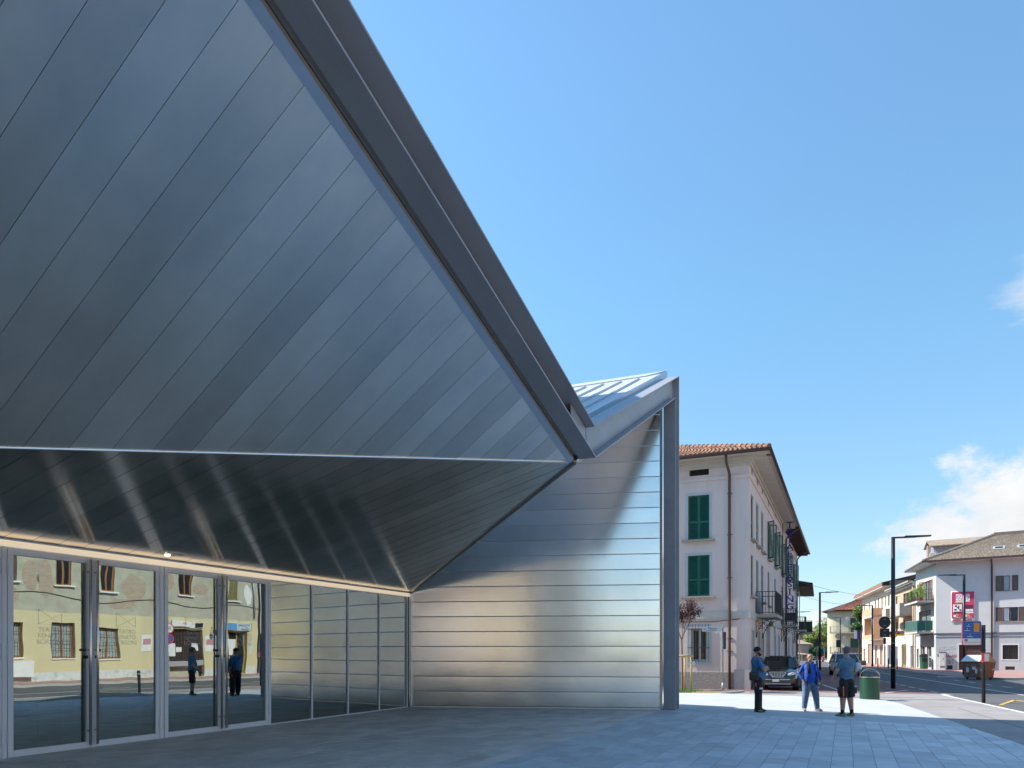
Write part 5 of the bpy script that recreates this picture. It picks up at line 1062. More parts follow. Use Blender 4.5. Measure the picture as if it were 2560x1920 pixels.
# bus stop
t = thing('bus_stop', 'bus stop pole with blue and orange panel and small red timetable box', 'bus stop', qt(7.88, 29.5, ZS + .004), R(-12))
b = MB(); b.tube([(0, 0, 0.003), (0, 0, 2.66)], .062, 12); b.build('pole', M_black, t, smooth=True)
def rrect(w, h, r, n=5): return [(sx * (w / 2 - r) + r * math.cos(a), sy * (h / 2 - r) + r * math.sin(a)) for sx, sy, a0 in ((1, 1, 0), (-1, 1, 90), (-1, -1, 180), (1, -1, 270)) for a in [R(a0 + 90 * i / n) for i in range(n + 1)]]
def plate_xz(b, poly, c, y0, y1): b.add([(x + c[0], y0, z + c[1]) for x, z in poly] + [(x + c[0], y1, z + c[1]) for x, z in poly], [tuple(range(len(poly))), tuple(range(2 * len(poly) - 1, len(poly) - 1, -1))] + [((i + 1) % len(poly), i, len(poly) + i, len(poly) + (i + 1) % len(poly)) for i in range(len(poly))])
M_sred = mat('sign red', (.62, .05, .06), .45, 0, .03); M_sblue = mat('panel blue', (.02, .11, .36), .4, 0, .04); M_sor = mat('panel orange', (.75, .27, .03), .45, 0, .03)
pc = (-.375, 2.38)
b = MB(); plate_xz(b, rrect(.60, .83, .06), pc, -.02, .02); pn = b.build('panel', M_sred, t)
b = MB(); plate_xz(b, rrect(.56, .79, .05), pc, -.024, -.0205); b.build('white_field', M_white, pn)
b = MB(); plate_xz(b, rrect(.56, .57, .02), (pc[0], pc[1] + .11), -.028, -.0245); b.build('blue_field', M_sblue, pn)
b = MB(); plate_xz(b, rrect(.17, .31, .01), (pc[0] + .15, pc[1] + .2), -.032, -.0285); b.build('orange_field', M_sor, pn)
b = MB(); b.box(pc[0] - .28, -.030, pc[1] - .008, pc[0] + .28, -.0285, pc[1] + .002); b.box(pc[0] - .28, -.030, pc[1] - .315, pc[0] + .28, -.0245, pc[1] - .305); b.build('red_rule', M_sred, pn)
for i, (x, z, w) in enumerate(((-.10, .235, .12), (-.14, .085, .17), (-.05, -.12, .17))): MB().box(pc[0] + x - w / 2, -.0305, pc[1] + z, pc[0] + x + w / 2, -.0285, pc[1] + z + .016).build('text_line', M_white, pn); MB().box(pc[0] + x - .012, -.0305, pc[1] + z + .05, pc[0] + x + .012, -.0285, pc[1] + z + .08).build('number', M_white, pn)
b = MB(); b.ellipsoid((pc[0] - .17, -.026, pc[1] - .235), .06, .004, .05); b.build('logo', mat('logo violet', (.4, .15, .35)), pn)
b = MB(); b.box(-.06, -.09, 1.38, .20, .06, 1.72); bx_ = b.build('timetable_box', M_sred, t); bv = bx_.modifiers.new('b', 'BEVEL'); bv.width = .02
MB().box(.0, -.098, 1.42, .13, -.091, 1.68).build('timetable', M_white, bx_); MB().box(.13, -.098, 1.42, .18, -.091, 1.68).build('side_strip', M_sor, bx_); b = MB(); b.tube([(0, 0, 1.78), (0, 0, 1.82)], .075, 10); b.build('collar', M_black, t)
# green litter bin with arched hood on the plaza edge
t = thing('litter_bin', 'large green round litter bin with steel arch on the plaza edge', 'litter bin', qt(4.40, 30.0, plaza_z(to_ps(qt(4.40, 30.0))[0])), R(-14))
M_bing = mat('glossy bin green', (.025, .085, .05), .22, .35, .06); rb, hb = .335, .80
b = MB(); b.tube([(0, 0, .004), (0, 0, hb)], rb, 28, caps=False); b.tube([(0, 0, hb), (0, 0, hb)], [rb, rb * .93], 28, caps=False); b.tube([(0, 0, hb), (0, 0, .1)], rb * .93, 28, caps=False); b.tube([(0, 0, .1), (0, 0, .11)], rb * .92, 20); b.build('body', M_bing, t, smooth=True)
b = MB(); b.tube([(0, 0, hb - .015), (0, 0, hb + .008)], rb + .006, 28, caps=False); b.build('rim', M_inox, t, smooth=True)
b = MB()
arc = [(rb * .97 * math.cos(math.pi * i / 14), hb + .29 * math.sin(math.pi * i / 14)) for i in range(15)]
for (x0, z0), (x1, z1) in zip(arc, arc[1:]): b.hexa([(x0, -.05, z0), (x1, -.05, z1), (x1, .05, z1), (x0, .05, z0), (x0 * 1.03, -.05, z0 + .008), (x1 * 1.03, -.05, z1 + .008), (x1 * 1.03, .05, z1 + .008), (x0 * 1.03, .05, z0 + .008)])
b.build('hood', M_inox, t); b = MB(); b.tube([(-.02, -.1, hb - .05), (-.02, -.1, hb + .1)], .012, 6); b.build('latch', M_black, t); b = MB(); b.tube([(0, 0, hb - .14), (0, 0, hb - .12)], rb * .9, 24); b.build('liner', M_dark, t)
# rubbish containers by the corner
def container(loc, rot, lab, bodym, lidm, trim):
    t = thing('rubbish_container', lab, 'dumpster', loc, rot); w, d, h = .66, .62, 1.06
    b = MB(); b.hexa([(-w * .86, -d * .85, .14), (w * .86, -d * .85, .14), (w * .86, d * .85, .14), (-w * .86, d * .85, .14), (-w, -d, h), (w, -d, h), (w, d, h), (-w, d, h)])
    for z in (.45, .75): b.box(-w * .98, -d * 1.0, z, w * .98, -d * .9, z + .05)
    o = b.build('body', bodym, t); bv = o.modifiers.new('b', 'BEVEL'); bv.width = .035; bv.segments = 2
    b = MB(); P = [(-d - .03, h + .01), (-d - .03, h + .08), (-d * .35, h + .42), (d * .35, h + .42), (d + .03, h + .08), (d + .03, h + .01)]; n = len(P); b.add([(-w - .03, y, z) for y, z in P] + [(w + .03, y, z) for y, z in P], [tuple(range(n - 1, -1, -1)), tuple(range(n, 2 * n))] + [(i, (i + 1) % n, n + (i + 1) % n, n + i) for i in range(n)]); o = b.build('lid', lidm, t); fix_normals(o); bv = o.modifiers.new('b', 'BEVEL'); bv.width = .03
    for x in (-w * .7, w * .7):
        for y in (-d * .65, d * .65): b = MB(); b.tube([(x - .03, y, .075), (x + .03, y, .075)], .074, 10); b.build('wheel', M_dark, t)
    for sy in (-1, 1):
        for k in range(3):
            y = sy * d * .74; xo = w * (.86 + .14 * (.30 + .14 * k) / h) + .012; b = MB(); b.hexa([(xo - .05, y - .09, .42 + .15 * k), (xo, y - .09, .42 + .15 * k), (xo, y + .09, .50 + .15 * k), (xo - .05, y + .09, .50 + .15 * k), (xo - .04, y - .09, .49 + .15 * k), (xo + .01, y - .09, .49 + .15 * k), (xo + .01, y + .09, .57 + .15 * k), (xo - .04, y + .09, .57 + .15 * k)]); b.build('reflector_stripe', M_sred if k % 2 == 0 else M_white, t)
    b = MB(); b.hexa([(-w * .84, -d * .90, .2), (w * .84, -d * .90, .2), (w * .84, -d * .8, .2), (-w * .84, -d * .8, .2), (-w * .95, -d * 1.03, h - .05), (w * .95, -d * 1.03, h - .05), (w * .95, -d * .9, h - .05), (-w * .95, -d * .9, h - .05)]); b.build('front_panel', trim, t)
    b = MB(); b.plate([(-w - .02, -d - .06, h + .06), (w + .02, -d - .06, h + .06), (w + .02, -d * .38, h + .45), (-w - .02, -d * .38, h + .45)], (0, -.012, .02)); fix_normals(b.build('lid_flap', M_cgl, t))
    return t
M_cgl = mat('galvanised lid', (.72, .72, .71), .5, .3, .06)
M_cor = mat('rusty orange plastic', (.30, .095, .035), .55, 0, .12, 3); M_clid = mat('worn orange lid', (.52, .27, .14), .6, 0, .1, 3); M_cgr = mat('graffitied brown grey plastic', (.26, .20, .165), .6, .1, .4, 4, grime=((.10, .07, .06), 5, .53, .57)); M_cgl = mat('galvanised lid', (.72, .72, .71), .5, .3, .06)
cp = gp(2470, 1700.5); ca_ = R(-14)
cp = gp(2447, 1699)
k1 = container((cp.x, cp.y, ZS), R(-74), 'rusty orange rubbish container with a pale lid and graffiti on its front by the corner', M_cor, M_clid, M_cgr)
for x, z, w_, hh in ((-.35, .45, .2, .3), (.1, .62, .25, .2), (.3, .4, .14, .3)): b = MB(); b.box(x, -.63, z, x + w_, -.56, z + hh); b.build('sticker', M_white, k1)
# pole base slab under the lamp
b = MB(); b.box(-1.6, -.5, 0, 1.6, .5, .07); b.build('kerb', M_kerb, kind='structure', loc=qt(14.2, 57.2), rot=R(-20))
# bollards
def bollard(loc, lab, h=.95, r=.055, grp='slim dark bollards'):
    b = MB(); b.tube([(0, 0, .002), (0, 0, h - .05), (0, 0, h)], [r, r, r * .7], 10); o = b.build('post', M_black); t = thing('bollard', lab, 'bollard', loc, 0, grp); o.parent = t
    b = MB(); b.tube([(0, 0, h - .16), (0, 0, h - .12)], r * 1.05, 10); b.build('reflective_band', M_steel_lt, t)
for (q_, t_), lab in (((13.35, 85.7), 'slim bollard by the lamp in front of the cream house'), ((13.45, 80.5), 'slim bollard before the brown shop fronts'), ((13.6, 77.0), 'slim bollard in front of the tan house shop window')): bollard(qt(q_, t_, zi), lab, 1.0)
bollard(qt(5.1, 58.2), 'dark bollard on the red path behind the man in the blue jacket', 1.1, .07); 
for t_, lab in ((14.6, 'dark bollard at the pavement edge mirrored in the first glass door'), (22.5, 'dark bollard at the pavement edge mirrored near the third door')): bollard(qt(7.3, t_, ZS + .004), lab, .95, .07)
o = MB().box(-.3, -.3, 0, .3, .3, .55).build('planter', mat('dark planter', (.06, .045, .035)), loc=qt(13.6, 98, zi)); tag(o, 'small dark box planter at the far right kerb', 'planter')
# signs seen from behind and others
def sign_pole(name, lab, x, y, h, z=ZS, cat='road sign', r=.035): t = thing(name, lab, cat, (x, y, z), 0); b = MB(); b.tube([(0, 0, .002), (0, 0, h)], r, 8); b.build('pole', M_steel_lt, t); return t
M_sback = mat('sign back', (.03, .035, .045), .6, 0, .05)
P = at(2211, 1556, 74); t = sign_pole('road_sign', 'dark back of a round road sign above a square one by the lamp post', P.x, P.y, P.z + .5 - zi, zi); hz = P.z - zi
b = MB(); b.tube([(0, -.06, hz), (0, -.04, hz)], .59, 24); b.build('round_plate', M_sback, t); s_ = at(2211, 1582, 74).z - zi; b = MB(); b.box(-.47, -.06, s_ - .43, .47, -.04, s_ + .43); b.build('square_plate', M_sback, t); b = MB(); b.box(-.13, -.06, s_ - 1.1, .13, -.04, s_ - .5); b.build('small_plate', M_sback, t)
b = MB()
for zz in (hz + .3, hz - .3, s_ + .2, s_ - .2): b.box(-.12, -.10, zz - .03, .12, -.062, zz + .03)
b.build('bracket', M_steel_lt, t)
P = at(2042, 1606, 66); t = sign_pole('road_sign', 'dark back of a triangular road sign beside the second lamp', P.x, P.y, P.z + .35 - ZS); hz = P.z - ZS; tri = [(-.36, hz - .33), (.36, hz - .33), (0, hz + .42)]; b = MB(); plate_xz(b, tri, (0, 0), -.06, -.04); b.build('triangle_plate', M_sback, t)
P = at(2096, 1609, 78); t = sign_pole('road_sign', 'dark back of a square road sign above the grey haired man', P.x, P.y, P.z + .4 - ZS); hz = P.z - ZS; b = MB(); b.box(-.25, -.06, hz - .37, .25, -.04, hz + .37); b.build('square_plate', M_sback, t)
P = at(2061, 1625, 115); t = sign_pole('road_sign', 'small blue round road sign far down the street', P.x, P.y, P.z + .2 - ZS); b = MB(); b.tube([(0, -.05, P.z - ZS), (0, -.03, P.z - ZS)], .19, 16); b.build('round_plate', mat('sign blue bright', (.05, .2, .6)), t); b = MB(); b.tube([(0, -.05, P.z + .75 - ZS), (0, -.03, P.z + .75 - ZS)], .19, 16); b.build('red_plate', M_sred, t)
P = at(2005, 1629, 100); t = sign_pole('road_sign', 'red no entry sign by the end of the pink house', P.x, P.y, P.z + .3 - ZS); b = MB(); b.tube([(0, -.05, P.z - ZS), (0, -.03, P.z - ZS)], .2, 16); b.build('round_plate', M_sred, t); MB().box(-.13, -.056, P.z - ZS - .035, .13, -.051, P.z - ZS + .035).build('bar', M_white, t)
# street name sign on a tall pole
t = thing('street_name_sign', 'white street name sign reading Via Milano on a thin grey pole', 'street sign', ps(-4.9, 34.15, ZS + .04), R(-4)); M_galv = mat('galvanised pole', (.36, .39, .39), .5, .4, .15, 6)
zt_ = at(1809, 1565, 33.3).z - ZS; b = MB(); b.tube([(0, 0, .003), (0, 0, zt_)], .032, 8); b.tube([(0, 0, .003), (0, 0, .35)], .05, 8); b.build('pole', M_galv, t, smooth=True)
za_, zb2_ = at(1780, 1567, 33.3).z - ZS - .04, at(1780, 1579, 33.3).z - ZS - .04; wS = .83
b = MB(); b.box(-.06 - wS, -.02, zb2_, -.05, .02, za_); pn = b.build('name_plate', mat('faded white plate', (.55, .60, .64), .6, 0, .05), t)
text('lettering', 'Via', .085, M_black, pn, (-.78, -.022, (za_ + zb2_) / 2 + .01), extrude=.001); text('lettering', 'Milano', .145, M_black, pn, (-.45, -.022, (za_ + zb2_) / 2 + .025), extrude=.001)
MB().box(-.72, -.022, zb2_ + .025, -.28, -.0205, zb2_ + .055).build('small_print', mat('plate print', (.2, .22, .25)), pn)
b = MB(); b.box(.02, -.03, zt_ - 1.05, .13, .03, zt_ - .3); b.build('sticker_plate', M_sback, t)
# speed limit sign across the street, seen in the glass
X = qt(18.3, 31.6, zi); t = sign_pole('road_sign', 'speed limit and no parking signs on one pole, mirrored in the doors', X.x, X.y, 3.35, zi); t.rotation_euler = (0, 0, ST - math.pi / 2)
for z_, kind in ((3.0, 30), (2.38, 0)):
    b = MB(); b.tube([(0, -.05, z_), (0, -.03, z_)], .30, 24); b.build('round_plate', M_sred, t); b = MB(); b.tube([(0, -.058, z_), (0, -.051, z_)], .235, 24); b.build('field', M_white if kind else mat('parking blue', (.06, .1, .35)), t)
    if kind: text('lettering', '30', .30, M_black, t, (0, -.061, z_), extrude=.001)
    else: MB().bar((-.17, -.061, z_ - .17), (.17, -.061, z_ + .17), .06, .004, up=(0, -1, 0)).build('slash', M_sred, t)
MB().box(-.2, -.05, 1.62, .2, -.03, 2.02).build('notice_plate', M_white, t)

# ------------------------------------------------------------------ trees
M_purple = mat('plum leaves', (.07, .022, .026), .55, 0, .35, 9); M_bark = mat('pale bark', (.22, .15, .12), .9, 0, .2, 12); M_stake = mat('peeled stake', (.58, .44, .20), .8, 0, .12, 8); M_leaf = mat('fresh leaves', (.14, .21, .03), .6, 0, .3, 4); M_leafd = mat('deep leaves', (.045, .12, .02), .6, 0, .3, 4); M_leafyel = mat('turning leaves', (.27, .27, .04), .6, 0, .3, 4); M_barkd = mat('dark bark', (.09, .07, .05), .9)
tp = ps(-6.6, 33.8, ZS + .045); tr = thing('young_tree', 'young plum tree with purple leaves tied to wooden stakes', 'tree', tp, 0)
zc_ = at(1700, 1601, 33.6).z - tp.z; ztp = at(1700, 1500, 33.6).z - tp.z
b = MB(); b.tube([(0, 0, .002), (.01, .02, zc_ * .5), (-.02, 0, zc_), ], [.05, .04, .034], 8)
rg = random.Random(21); tips = []
def limb(p, d, L_, r, lv):
    q_ = p + d * L_; b.tube([p, p.lerp(q_, .5) + Vector((rg.uniform(-.03, .03), rg.uniform(-.03, .03), 0)), q_], [r, r * .8, r * .55], 5)
    if lv == 0: tips.append((p, q_)); return
    for _ in range(3 if lv > 1 else 3): limb(q_ if rg.random() < .7 else p.lerp(q_, .7), (d + Vector((rg.uniform(-.5, .5), rg.uniform(-.5, .5), rg.uniform(0, .5)))).normalized(), L_ * rg.uniform(.65, .9), r * .55, lv - 1)
for k in range(5): a = k * 1.26; limb(Vector((-.02, 0, zc_)), Vector((math.cos(a) * .42, math.sin(a) * .42, 1)).normalized(), .72, .022, 2)
b.build('trunk', M_bark, tr); b = MB()
for p0, p1 in tips:
    for _ in range(95):
        c = p0.lerp(p1, rg.uniform(0, 1.15)) + Vector((rg.gauss(0, .085), rg.gauss(0, .085), rg.gauss(0, .085))); s_ = rg.uniform(.05, .09); d = Vector((rg.gauss(0, 1), rg.gauss(0, 1), rg.gauss(0, 1) - .4)).normalized(); e = d.orthogonal().normalized() * s_ * .5; d *= s_; b.add([c, c + d * .5 + e * .6, c + d, c + d * .5 - e * .6], [(0, 1, 2, 3)])
b.build('foliage', M_purple, tr)
ws_ = thing('tree_support', 'two round wooden stakes with a cross rail holding the young plum tree', 'tree stakes', tp + Vector((.1, -.25, 0)), 0); zk = at(1700, 1640, 33.4).z - tp.z
for x, y in ((-.02, .1), (.24, 0), (-.45, 0)): b = MB(); b.tube([(x, y, .002), (x, y, zk + .05)], .035, 8); b.build('stake', M_stake, ws_, smooth=True)
b = MB(); b.tube([(-.55, -.06, zk), (.32, -.06, zk)], .05, 8); b.build('cross_rail', M_stake, ws_, smooth=True); b = MB(); b.tube([(-.12, .22, zk), (-.12, -.06, zk), (-.02, .1, zk)], .015, 5); b.build('tie', M_dark, ws_)
def bigtree(name, lab, loc, H_, rad, ms, seed, n=2600, size=.42, group=None, low=.3):
    t = thing(name, lab, 'tree', loc, 0, group); rg = random.Random(seed); b = MB(); b.tube([(0, 0, .003), (.1, 0, H_ * .3), (0, .1, H_ * .65)], [rad * .07, rad * .055, rad * .03], 8); cl = []
    for k in range(15):
        a = rg.uniform(0, 6.28); rr = rad * math.sqrt(rg.random()) * .75; z = H_ * rg.uniform(low + .1, .92); rr *= (1.25 - z / H_) if z > H_ * .6 else 1; c = Vector((math.cos(a) * rr, math.sin(a) * rr, z)); cl.append((c, rad * rg.uniform(.26, .44))); b.tube([(0, 0, H_ * rg.uniform(.2, .5)), c * .6 + Vector((0, 0, z * .3)), c], [rad * .03, rad * .02, rad * .006], 5)
    b.build('trunk', M_barkd, t)
    for mi, mm in enumerate(ms):
        b = MB()
        for j, (c, r_) in enumerate(cl):
            if j % len(ms) == mi: leafy(b, c, r_, n // 15, size, rg, .8)
        b.build('foliage', mm, t)
for i, (u, v, Y, H_, rad, ms, lab) in enumerate(((2070, 1655, 165, 8.8, 5.2, [M_leafyel, M_leaf], 'yellow green tree in the middle of the far roundabout'), (2045, 1655, 160, 6.8, 4.0, [M_leaf, M_leafyel], 'lower bright green tree left of the far lamp'), (2100, 1655, 172, 8.2, 5.0, [M_leafyel, M_leafyel, M_leaf], 'yellowish tree beside the yellow rounded house'), (2058, 1655, 150, 3.0, 3.2, [M_leafd], 'dark green bush under the far trees'), (2085, 1655, 185, 9.0, 4.5, [M_leafd, M_leaf], 'darker tree behind the yellow green trees'))):
    P = at(u, v, Y); bigtree('tree', lab, (P.x, P.y, ZS), H_, rad, ms, 30 + i, 3000, .5, 'trees at the far bend')
P = at(2147, 1600, 121); bigtree('tree', 'leafy green tree growing up the front of the yellow rounded house', (P.x, P.y, ZS), 9.6, 2.0, [M_leaf, M_leafd], 50, 2200, .36, None, .42)
bigtree('tree', 'small dark conifer tops behind the far lamps', (at(2104, 1600, 230).x, 230, ZS), 11, 3, [M_leafd], 51, 1200, .6)

# far houses closing the street
M_farr = mat('far clay roof', (.36, .27, .20), .9, 0, .12, 1); M_farw = mat('far brown wall', (.25, .185, .145), .9, 0, .12, 1); M_fars = mat('far sand wall', (.46, .38, .30), .9, 0, .08, 1)
def hiphouse(lab, u0, u1, ve, vr, Y, dp, wm, rm, wins=3, ov=1.0):
    a, c = at(u0, ve, Y), at(u1, ve, Y); w = c.x - a.x; t = thing('far_house', lab, 'house', (a.x, Y, ZS), 0); ze = a.z - ZS; zr = at(u0, vr, Y + dp * .4).z - ZS
    b = MB(); b.box(ov, 0, .002, w - ov, dp, ze); b.build('wall', wm, t); k = min(dp, w) * .42
    b = MB(); A, B, C_, D = (0, -ov, ze), (w, -ov, ze), (w, dp + ov, ze), (0, dp + ov, ze); E_, F_ = (k, dp / 2, zr), (w - k, dp / 2, zr); b.add([A, B, C_, D, E_, F_], [(0, 1, 5, 4), (1, 2, 5), (2, 3, 4, 5), (3, 0, 4), (3, 2, 1, 0)]); b.build('roof', rm, t)
    for i in range(wins): x = w * (i + .7) / (wins + .4); MB().box(x, -.05, ze * .45, x + w * .07, .02, ze * .8).build('window', M_shut_br, t)
hiphouse('large far house with a low hip roof across the street end', 1998, 2092, 1582, 1567, 210, 24, M_farw, M_farr, 5, 2)
hiphouse('low sand coloured house at the far left street end', 1975, 2030, 1610, 1596, 150, 10, M_fars, M_farr, 0, .6)
hiphouse('small red roofed building peeping over the far houses', 1990, 2022, 1572, 1566, 260, 14, mat('far red wall', (.35, .1, .07)), M_farr, 0, .5)
hiphouse('long low wall of houses beyond the far trees', 2020, 2125, 1625, 1612, 300, 20, M_fars, M_farr, 4, 1)
hiphouse('pale low shed beside the no entry sign', 1992, 2026, 1636, 1630, 140, 8, M_farw, M_farr, 1, .3)

# ------------------------------------------------------------------ the row across the street (seen in the glass) and houses behind the viewer
def brick_mat(name):
    m = bpy.data.materials.new(name); m.use_nodes = True; N = m.node_tree.nodes; L = m.node_tree.links; b = N['Principled BSDF']; b.inputs['Roughness'].default_value = .9
    tcn = N.new('ShaderNodeTexCoord'); sx_ = N.new('ShaderNodeSeparateXYZ'); L.new(tcn.outputs['Object'], sx_.inputs[0]); mp = N.new('ShaderNodeCombineXYZ'); L.new(sx_.outputs['Y'], mp.inputs[0]); L.new(sx_.outputs['Z'], mp.inputs[1])
    t = N.new('ShaderNodeTexBrick'); t.inputs['Scale'].default_value = 1; t.inputs['Brick Width'].default_value = .27; t.inputs['Row Height'].default_value = .075; t.inputs['Mortar Size'].default_value = .012
    t.inputs['Color1'].default_value = (.37, .24, .17, 1); t.inputs['Color2'].default_value = (.44, .35, .27, 1); t.inputs['Mortar'].default_value = (.42, .38, .30, 1); L.new(mp.outputs[0], t.inputs['Vector']); L.new(t.outputs['Color'], b.inputs['Base Color']); return m
M_brick = brick_mat('exposed brick'); M_oldpl = mat('old grey plaster', (.44, .42, .33), .9, 0, .12, 1.2, .05, 20, grime=((.33, .31, .25), 1.5, .5, .75)); M_yelpl = mat('yellow plaster', (.62, .55, .33), .9, 0, .04, .8); M_whpl = mat('peeling white plinth', (.60, .62, .60), .9, 0, .12, 3, grime=((.36, .38, .37), 2.2, .52, .7))
M_wood = mat('warm wood window', (.32, .13, .04), .55, 0, .15, 6); M_olive = mat('olive shutters', (.22, .19, .07), .6); M_net = mat('net curtain glass', (.40, .44, .42), .3, 0, .25, 7)
OQ = 22.4
base = qt(OQ, 41.9, 0); opp = thing('shop_house', 'weathered house with yellow ground floor and shops, mirrored in the glass doors', 'house', base, ST)
fO = Face(opp, (0, 0), (0, -34), ST, base); OH = 8.3; O = lambda t0, t1, z0, z1: [41.9 - t1, 41.9 - t0, z0, z1]
upw = [O(27.3, 28.13, 5.45, 7.02), O(29.93, 30.81, 5.29, 6.95), O(35.32, 36.32, 5.41, 6.95), O(24.35, 25.15, 5.45, 7.1), O(39.3, 40.1, 5.23, 6.85)] + [O(t, t + .85, 5.4, 7.0) for t in (9.5, 12.6, 15.5, 18.5, 21.4)]
lww = [O(26.97, 28.3, 1.23, 3.2), O(29.53, 31.1, 1.15, 3.05), O(24.1, 25.44, 1.25, 3.2)] + [O(t, t + 1.3, 1.2, 3.1) for t in (9.4, 13.2, 17.0, 20.6)]
shp = O(34.45, 37.24, zi + .02, 3.05); dor = O(38.86, 40.77, zi + .02, 3.06)
fO.wall(zi - .02, OH, [h + [.14] for h in upw] + [h + [.25] for h in lww] + [shp + [.3], dor + [.3]], .14, [M_whpl, M_yelpl, M_oldpl], bands=[(.44, 1), (3.86, 2)])
b = MB(); b.box(.5, -33.95, zi, 9, -.05, OH - .05); b.build('core', M_oldpl, opp)
b = MB(); b.plate([(-.8, .2, OH), (-.8, -34.2, OH), (5, -34.2, OH + 2), (5, .2, OH + 2)], (0, 0, .1)); b.plate([(5, .2, OH + 2), (5, -34.2, OH + 2), (10, -34.2, OH), (10, .2, OH)], (0, 0, .1)); fix_normals(b.build('roof', M_coppi, opp))
for i, h in enumerate(upw):
    if i in (4, 3): m_ = (h[0] + h[1]) / 2; fO.shutter(h[0], m_, h[2], h[3], -.08, M_olive if i == 4 else M_shut_br, .07); fO.shutter(m_, h[1], h[2], h[3], -.08, M_olive if i == 4 else M_shut_br, .07)
    else: fO.window(h, .1, M_wood, None, 2, 1, .09)
    fO.sill(h, M_white, .09, .14, .18)
for h in lww:
    k = [h[0] + .25, h[1] - .25, h[2], h[3]]; fO.window(h, .22, M_wood, M_net, 2, 1, .1); fO.sill(h, M_white, .08, .06, .02); b = MB(); n = 8
    for i in range(n): a = h[0] + (h[1] - h[0]) * (i + .5) / n; b.bar(fO.P(a, h[2], -.08), fO.P(a, h[3], -.08), .02)
    for z in (.3, .5, .75): zz = h[2] + (h[3] - h[2]) * z; b.bar(fO.P(h[0], zz, -.08), fO.P(h[1], zz, -.08), .02)
    b.build('window_bars', M_iron, opp)
b = MB(); n = 22
fO.box(b, shp[0], shp[1], shp[2] + .9, shp[3], -.3, -.26); b.build('shop_dark', M_black, opp); b = MB()
for i in range(n): z = shp[2] + .95 + (shp[3] - shp[2] - .95) * i / n; fO.box(b, shp[0], shp[1], z, z + .02, -.2, -.18)
for i in range(14): a = shp[0] + (shp[1] - shp[0]) * i / 13; fO.box(b, a, a + .02, shp[2] + .9, shp[3], -.2, -.18)
b.build('roller_grille', mat('grille brown', (.16, .11, .09), .6), opp); b = MB(); fO.box(b, shp[0], shp[1], shp[2] + .7, shp[2] + 1.05, -.2, -.1); b.build('roller_base', M_steel_lt, opp)
for k, (a, z, w, hh) in enumerate(((.35, 1.6, .5, .45), (1.7, 1.55, .45, .3), (2.2, 1.3, .5, .8))): b = MB(); fO.box(b, shp[0] + a, shp[0] + a + w, z, z + hh, -.178, -.17); b.build('notice', M_white, opp)
fO.window(dor, .25, mat('ochre door frame', (.42, .30, .08), .6), M_glass_dark, 3, 1, .09, name='door'); b = MB(); fO.box(b, dor[0] + .75, dor[0] + 1.35, 1.3, 2.5, -.24, -.22); b.build('notice', M_white, opp)
sg = O(34.66, 37.18, 3.2, 3.6); b = MB(); fO.box(b, *sg, .02, .14); s1 = b.build('shop_sign', M_white, opp); b = MB(); fO.box(b, sg[0] + .05, sg[0] + .75, sg[2] + .03, sg[3] - .03, .142, .15); b.build('dark_panel', M_black, s1)
text('lettering', 'Bar', .32, mat('sign red text', (.55, .1, .08)), s1, fO.P(sg[0] + 1.6, 3.44, .145), rot=(R(90), 0, R(-90)), extrude=.002)
sg = O(38.86, 40.97, 3.16, 3.68); b = MB(); fO.box(b, *sg, .02, .14); s2 = b.build('shop_sign', mat('pale blue sign', (.50, .60, .66)), opp); b = MB(); fO.box(b, sg[0] + 1.1, sg[1] - .05, sg[2] + .03, sg[3] - .03, .142, .15); b.build('blue_panel', mat('sign sky blue', (.1, .3, .6)), s2)
text('lettering', 'ACQUARI', .21, M_black, s2, fO.P(sg[0] + .55, 3.53, .145), rot=(R(90), 0, R(-90)), extrude=.002, sx=.95); text('lettering', 'Breda', .22, M_black, s2, fO.P(sg[0] + .55, 3.28, .145), rot=(R(90), 0, R(-90)), extrude=.002)
rg = random.Random(8)
def blotch(face, a, z, w, hh, m, nm):
    n = 16; pts = [face.P(a + w * math.cos(2 * math.pi * i / n) * rg.uniform(.75, 1.1), z + hh * math.sin(2 * math.pi * i / n) * rg.uniform(.75, 1.1), .006) for i in range(n)]; b = MB(); b.plate(pts, face.n * .008); fix_normals(b.build(nm, m, opp))
for t_, z, w, hh in ((25.9, 5.9, .55, .9), (26.7, 5.7, .5, 1.1), (29.2, 6.0, .45, .9), (32.0, 5.6, .8, 1.0), (34.4, 6.3, .6, .7), (37.0, 5.9, .6, .35), (31.2, 4.6, .9, .3), (24.6, 4.7, .7, .5), (33.6, 5.0, .5, .6)): blotch(fO, 41.9 - t_, z, w, hh, M_brick, 'brick_patch')
blotch(fO, 41.9 - 40.95, 5.7, .3, .8, M_white, 'filler_patch'); blotch(fO, 41.9 - 41.2, 1.9, .25, .7, M_whpl, 'filler_patch')
pipe('cable', [fO.P(a, 4.75 + .18 * math.sin(a * .9), .03) for a in [i * .8 for i in range(0, 42)]], .02, M_black, opp, 4)
pipe('downpipe', [fO.P(41.9 - 41.35, 7.6, .1), fO.P(41.9 - 41.45, 5.4, .1), fO.P(41.9 - 41.5, 4.1, .1)], .06, M_galv, opp)
for t0, t1 in ((32.64, 33.35), (37.4, 38.2)): b = MB(); fO.box(b, 41.9 - t1, 41.9 - t0, 1.6, 2.65, .003, .02); b.build('poster', M_white, opp); b = MB(); fO.box(b, 41.9 - t1 + .1, 41.9 - t0 - .1, 2.0, 2.4, .021, .024); b.build('print', mat('print pink', (.5, .25, .3)), opp)
b = MB(); c = fO.P(41.9 - 37.9, 2.9, .35); b.ellipsoid(c, .14, .14, .2); b.bar(fO.P(41.9 - 37.9, 3.2, 0), c + Vector((0, 0, .2)), .04); b.build('wall_lantern', M_black, opp)
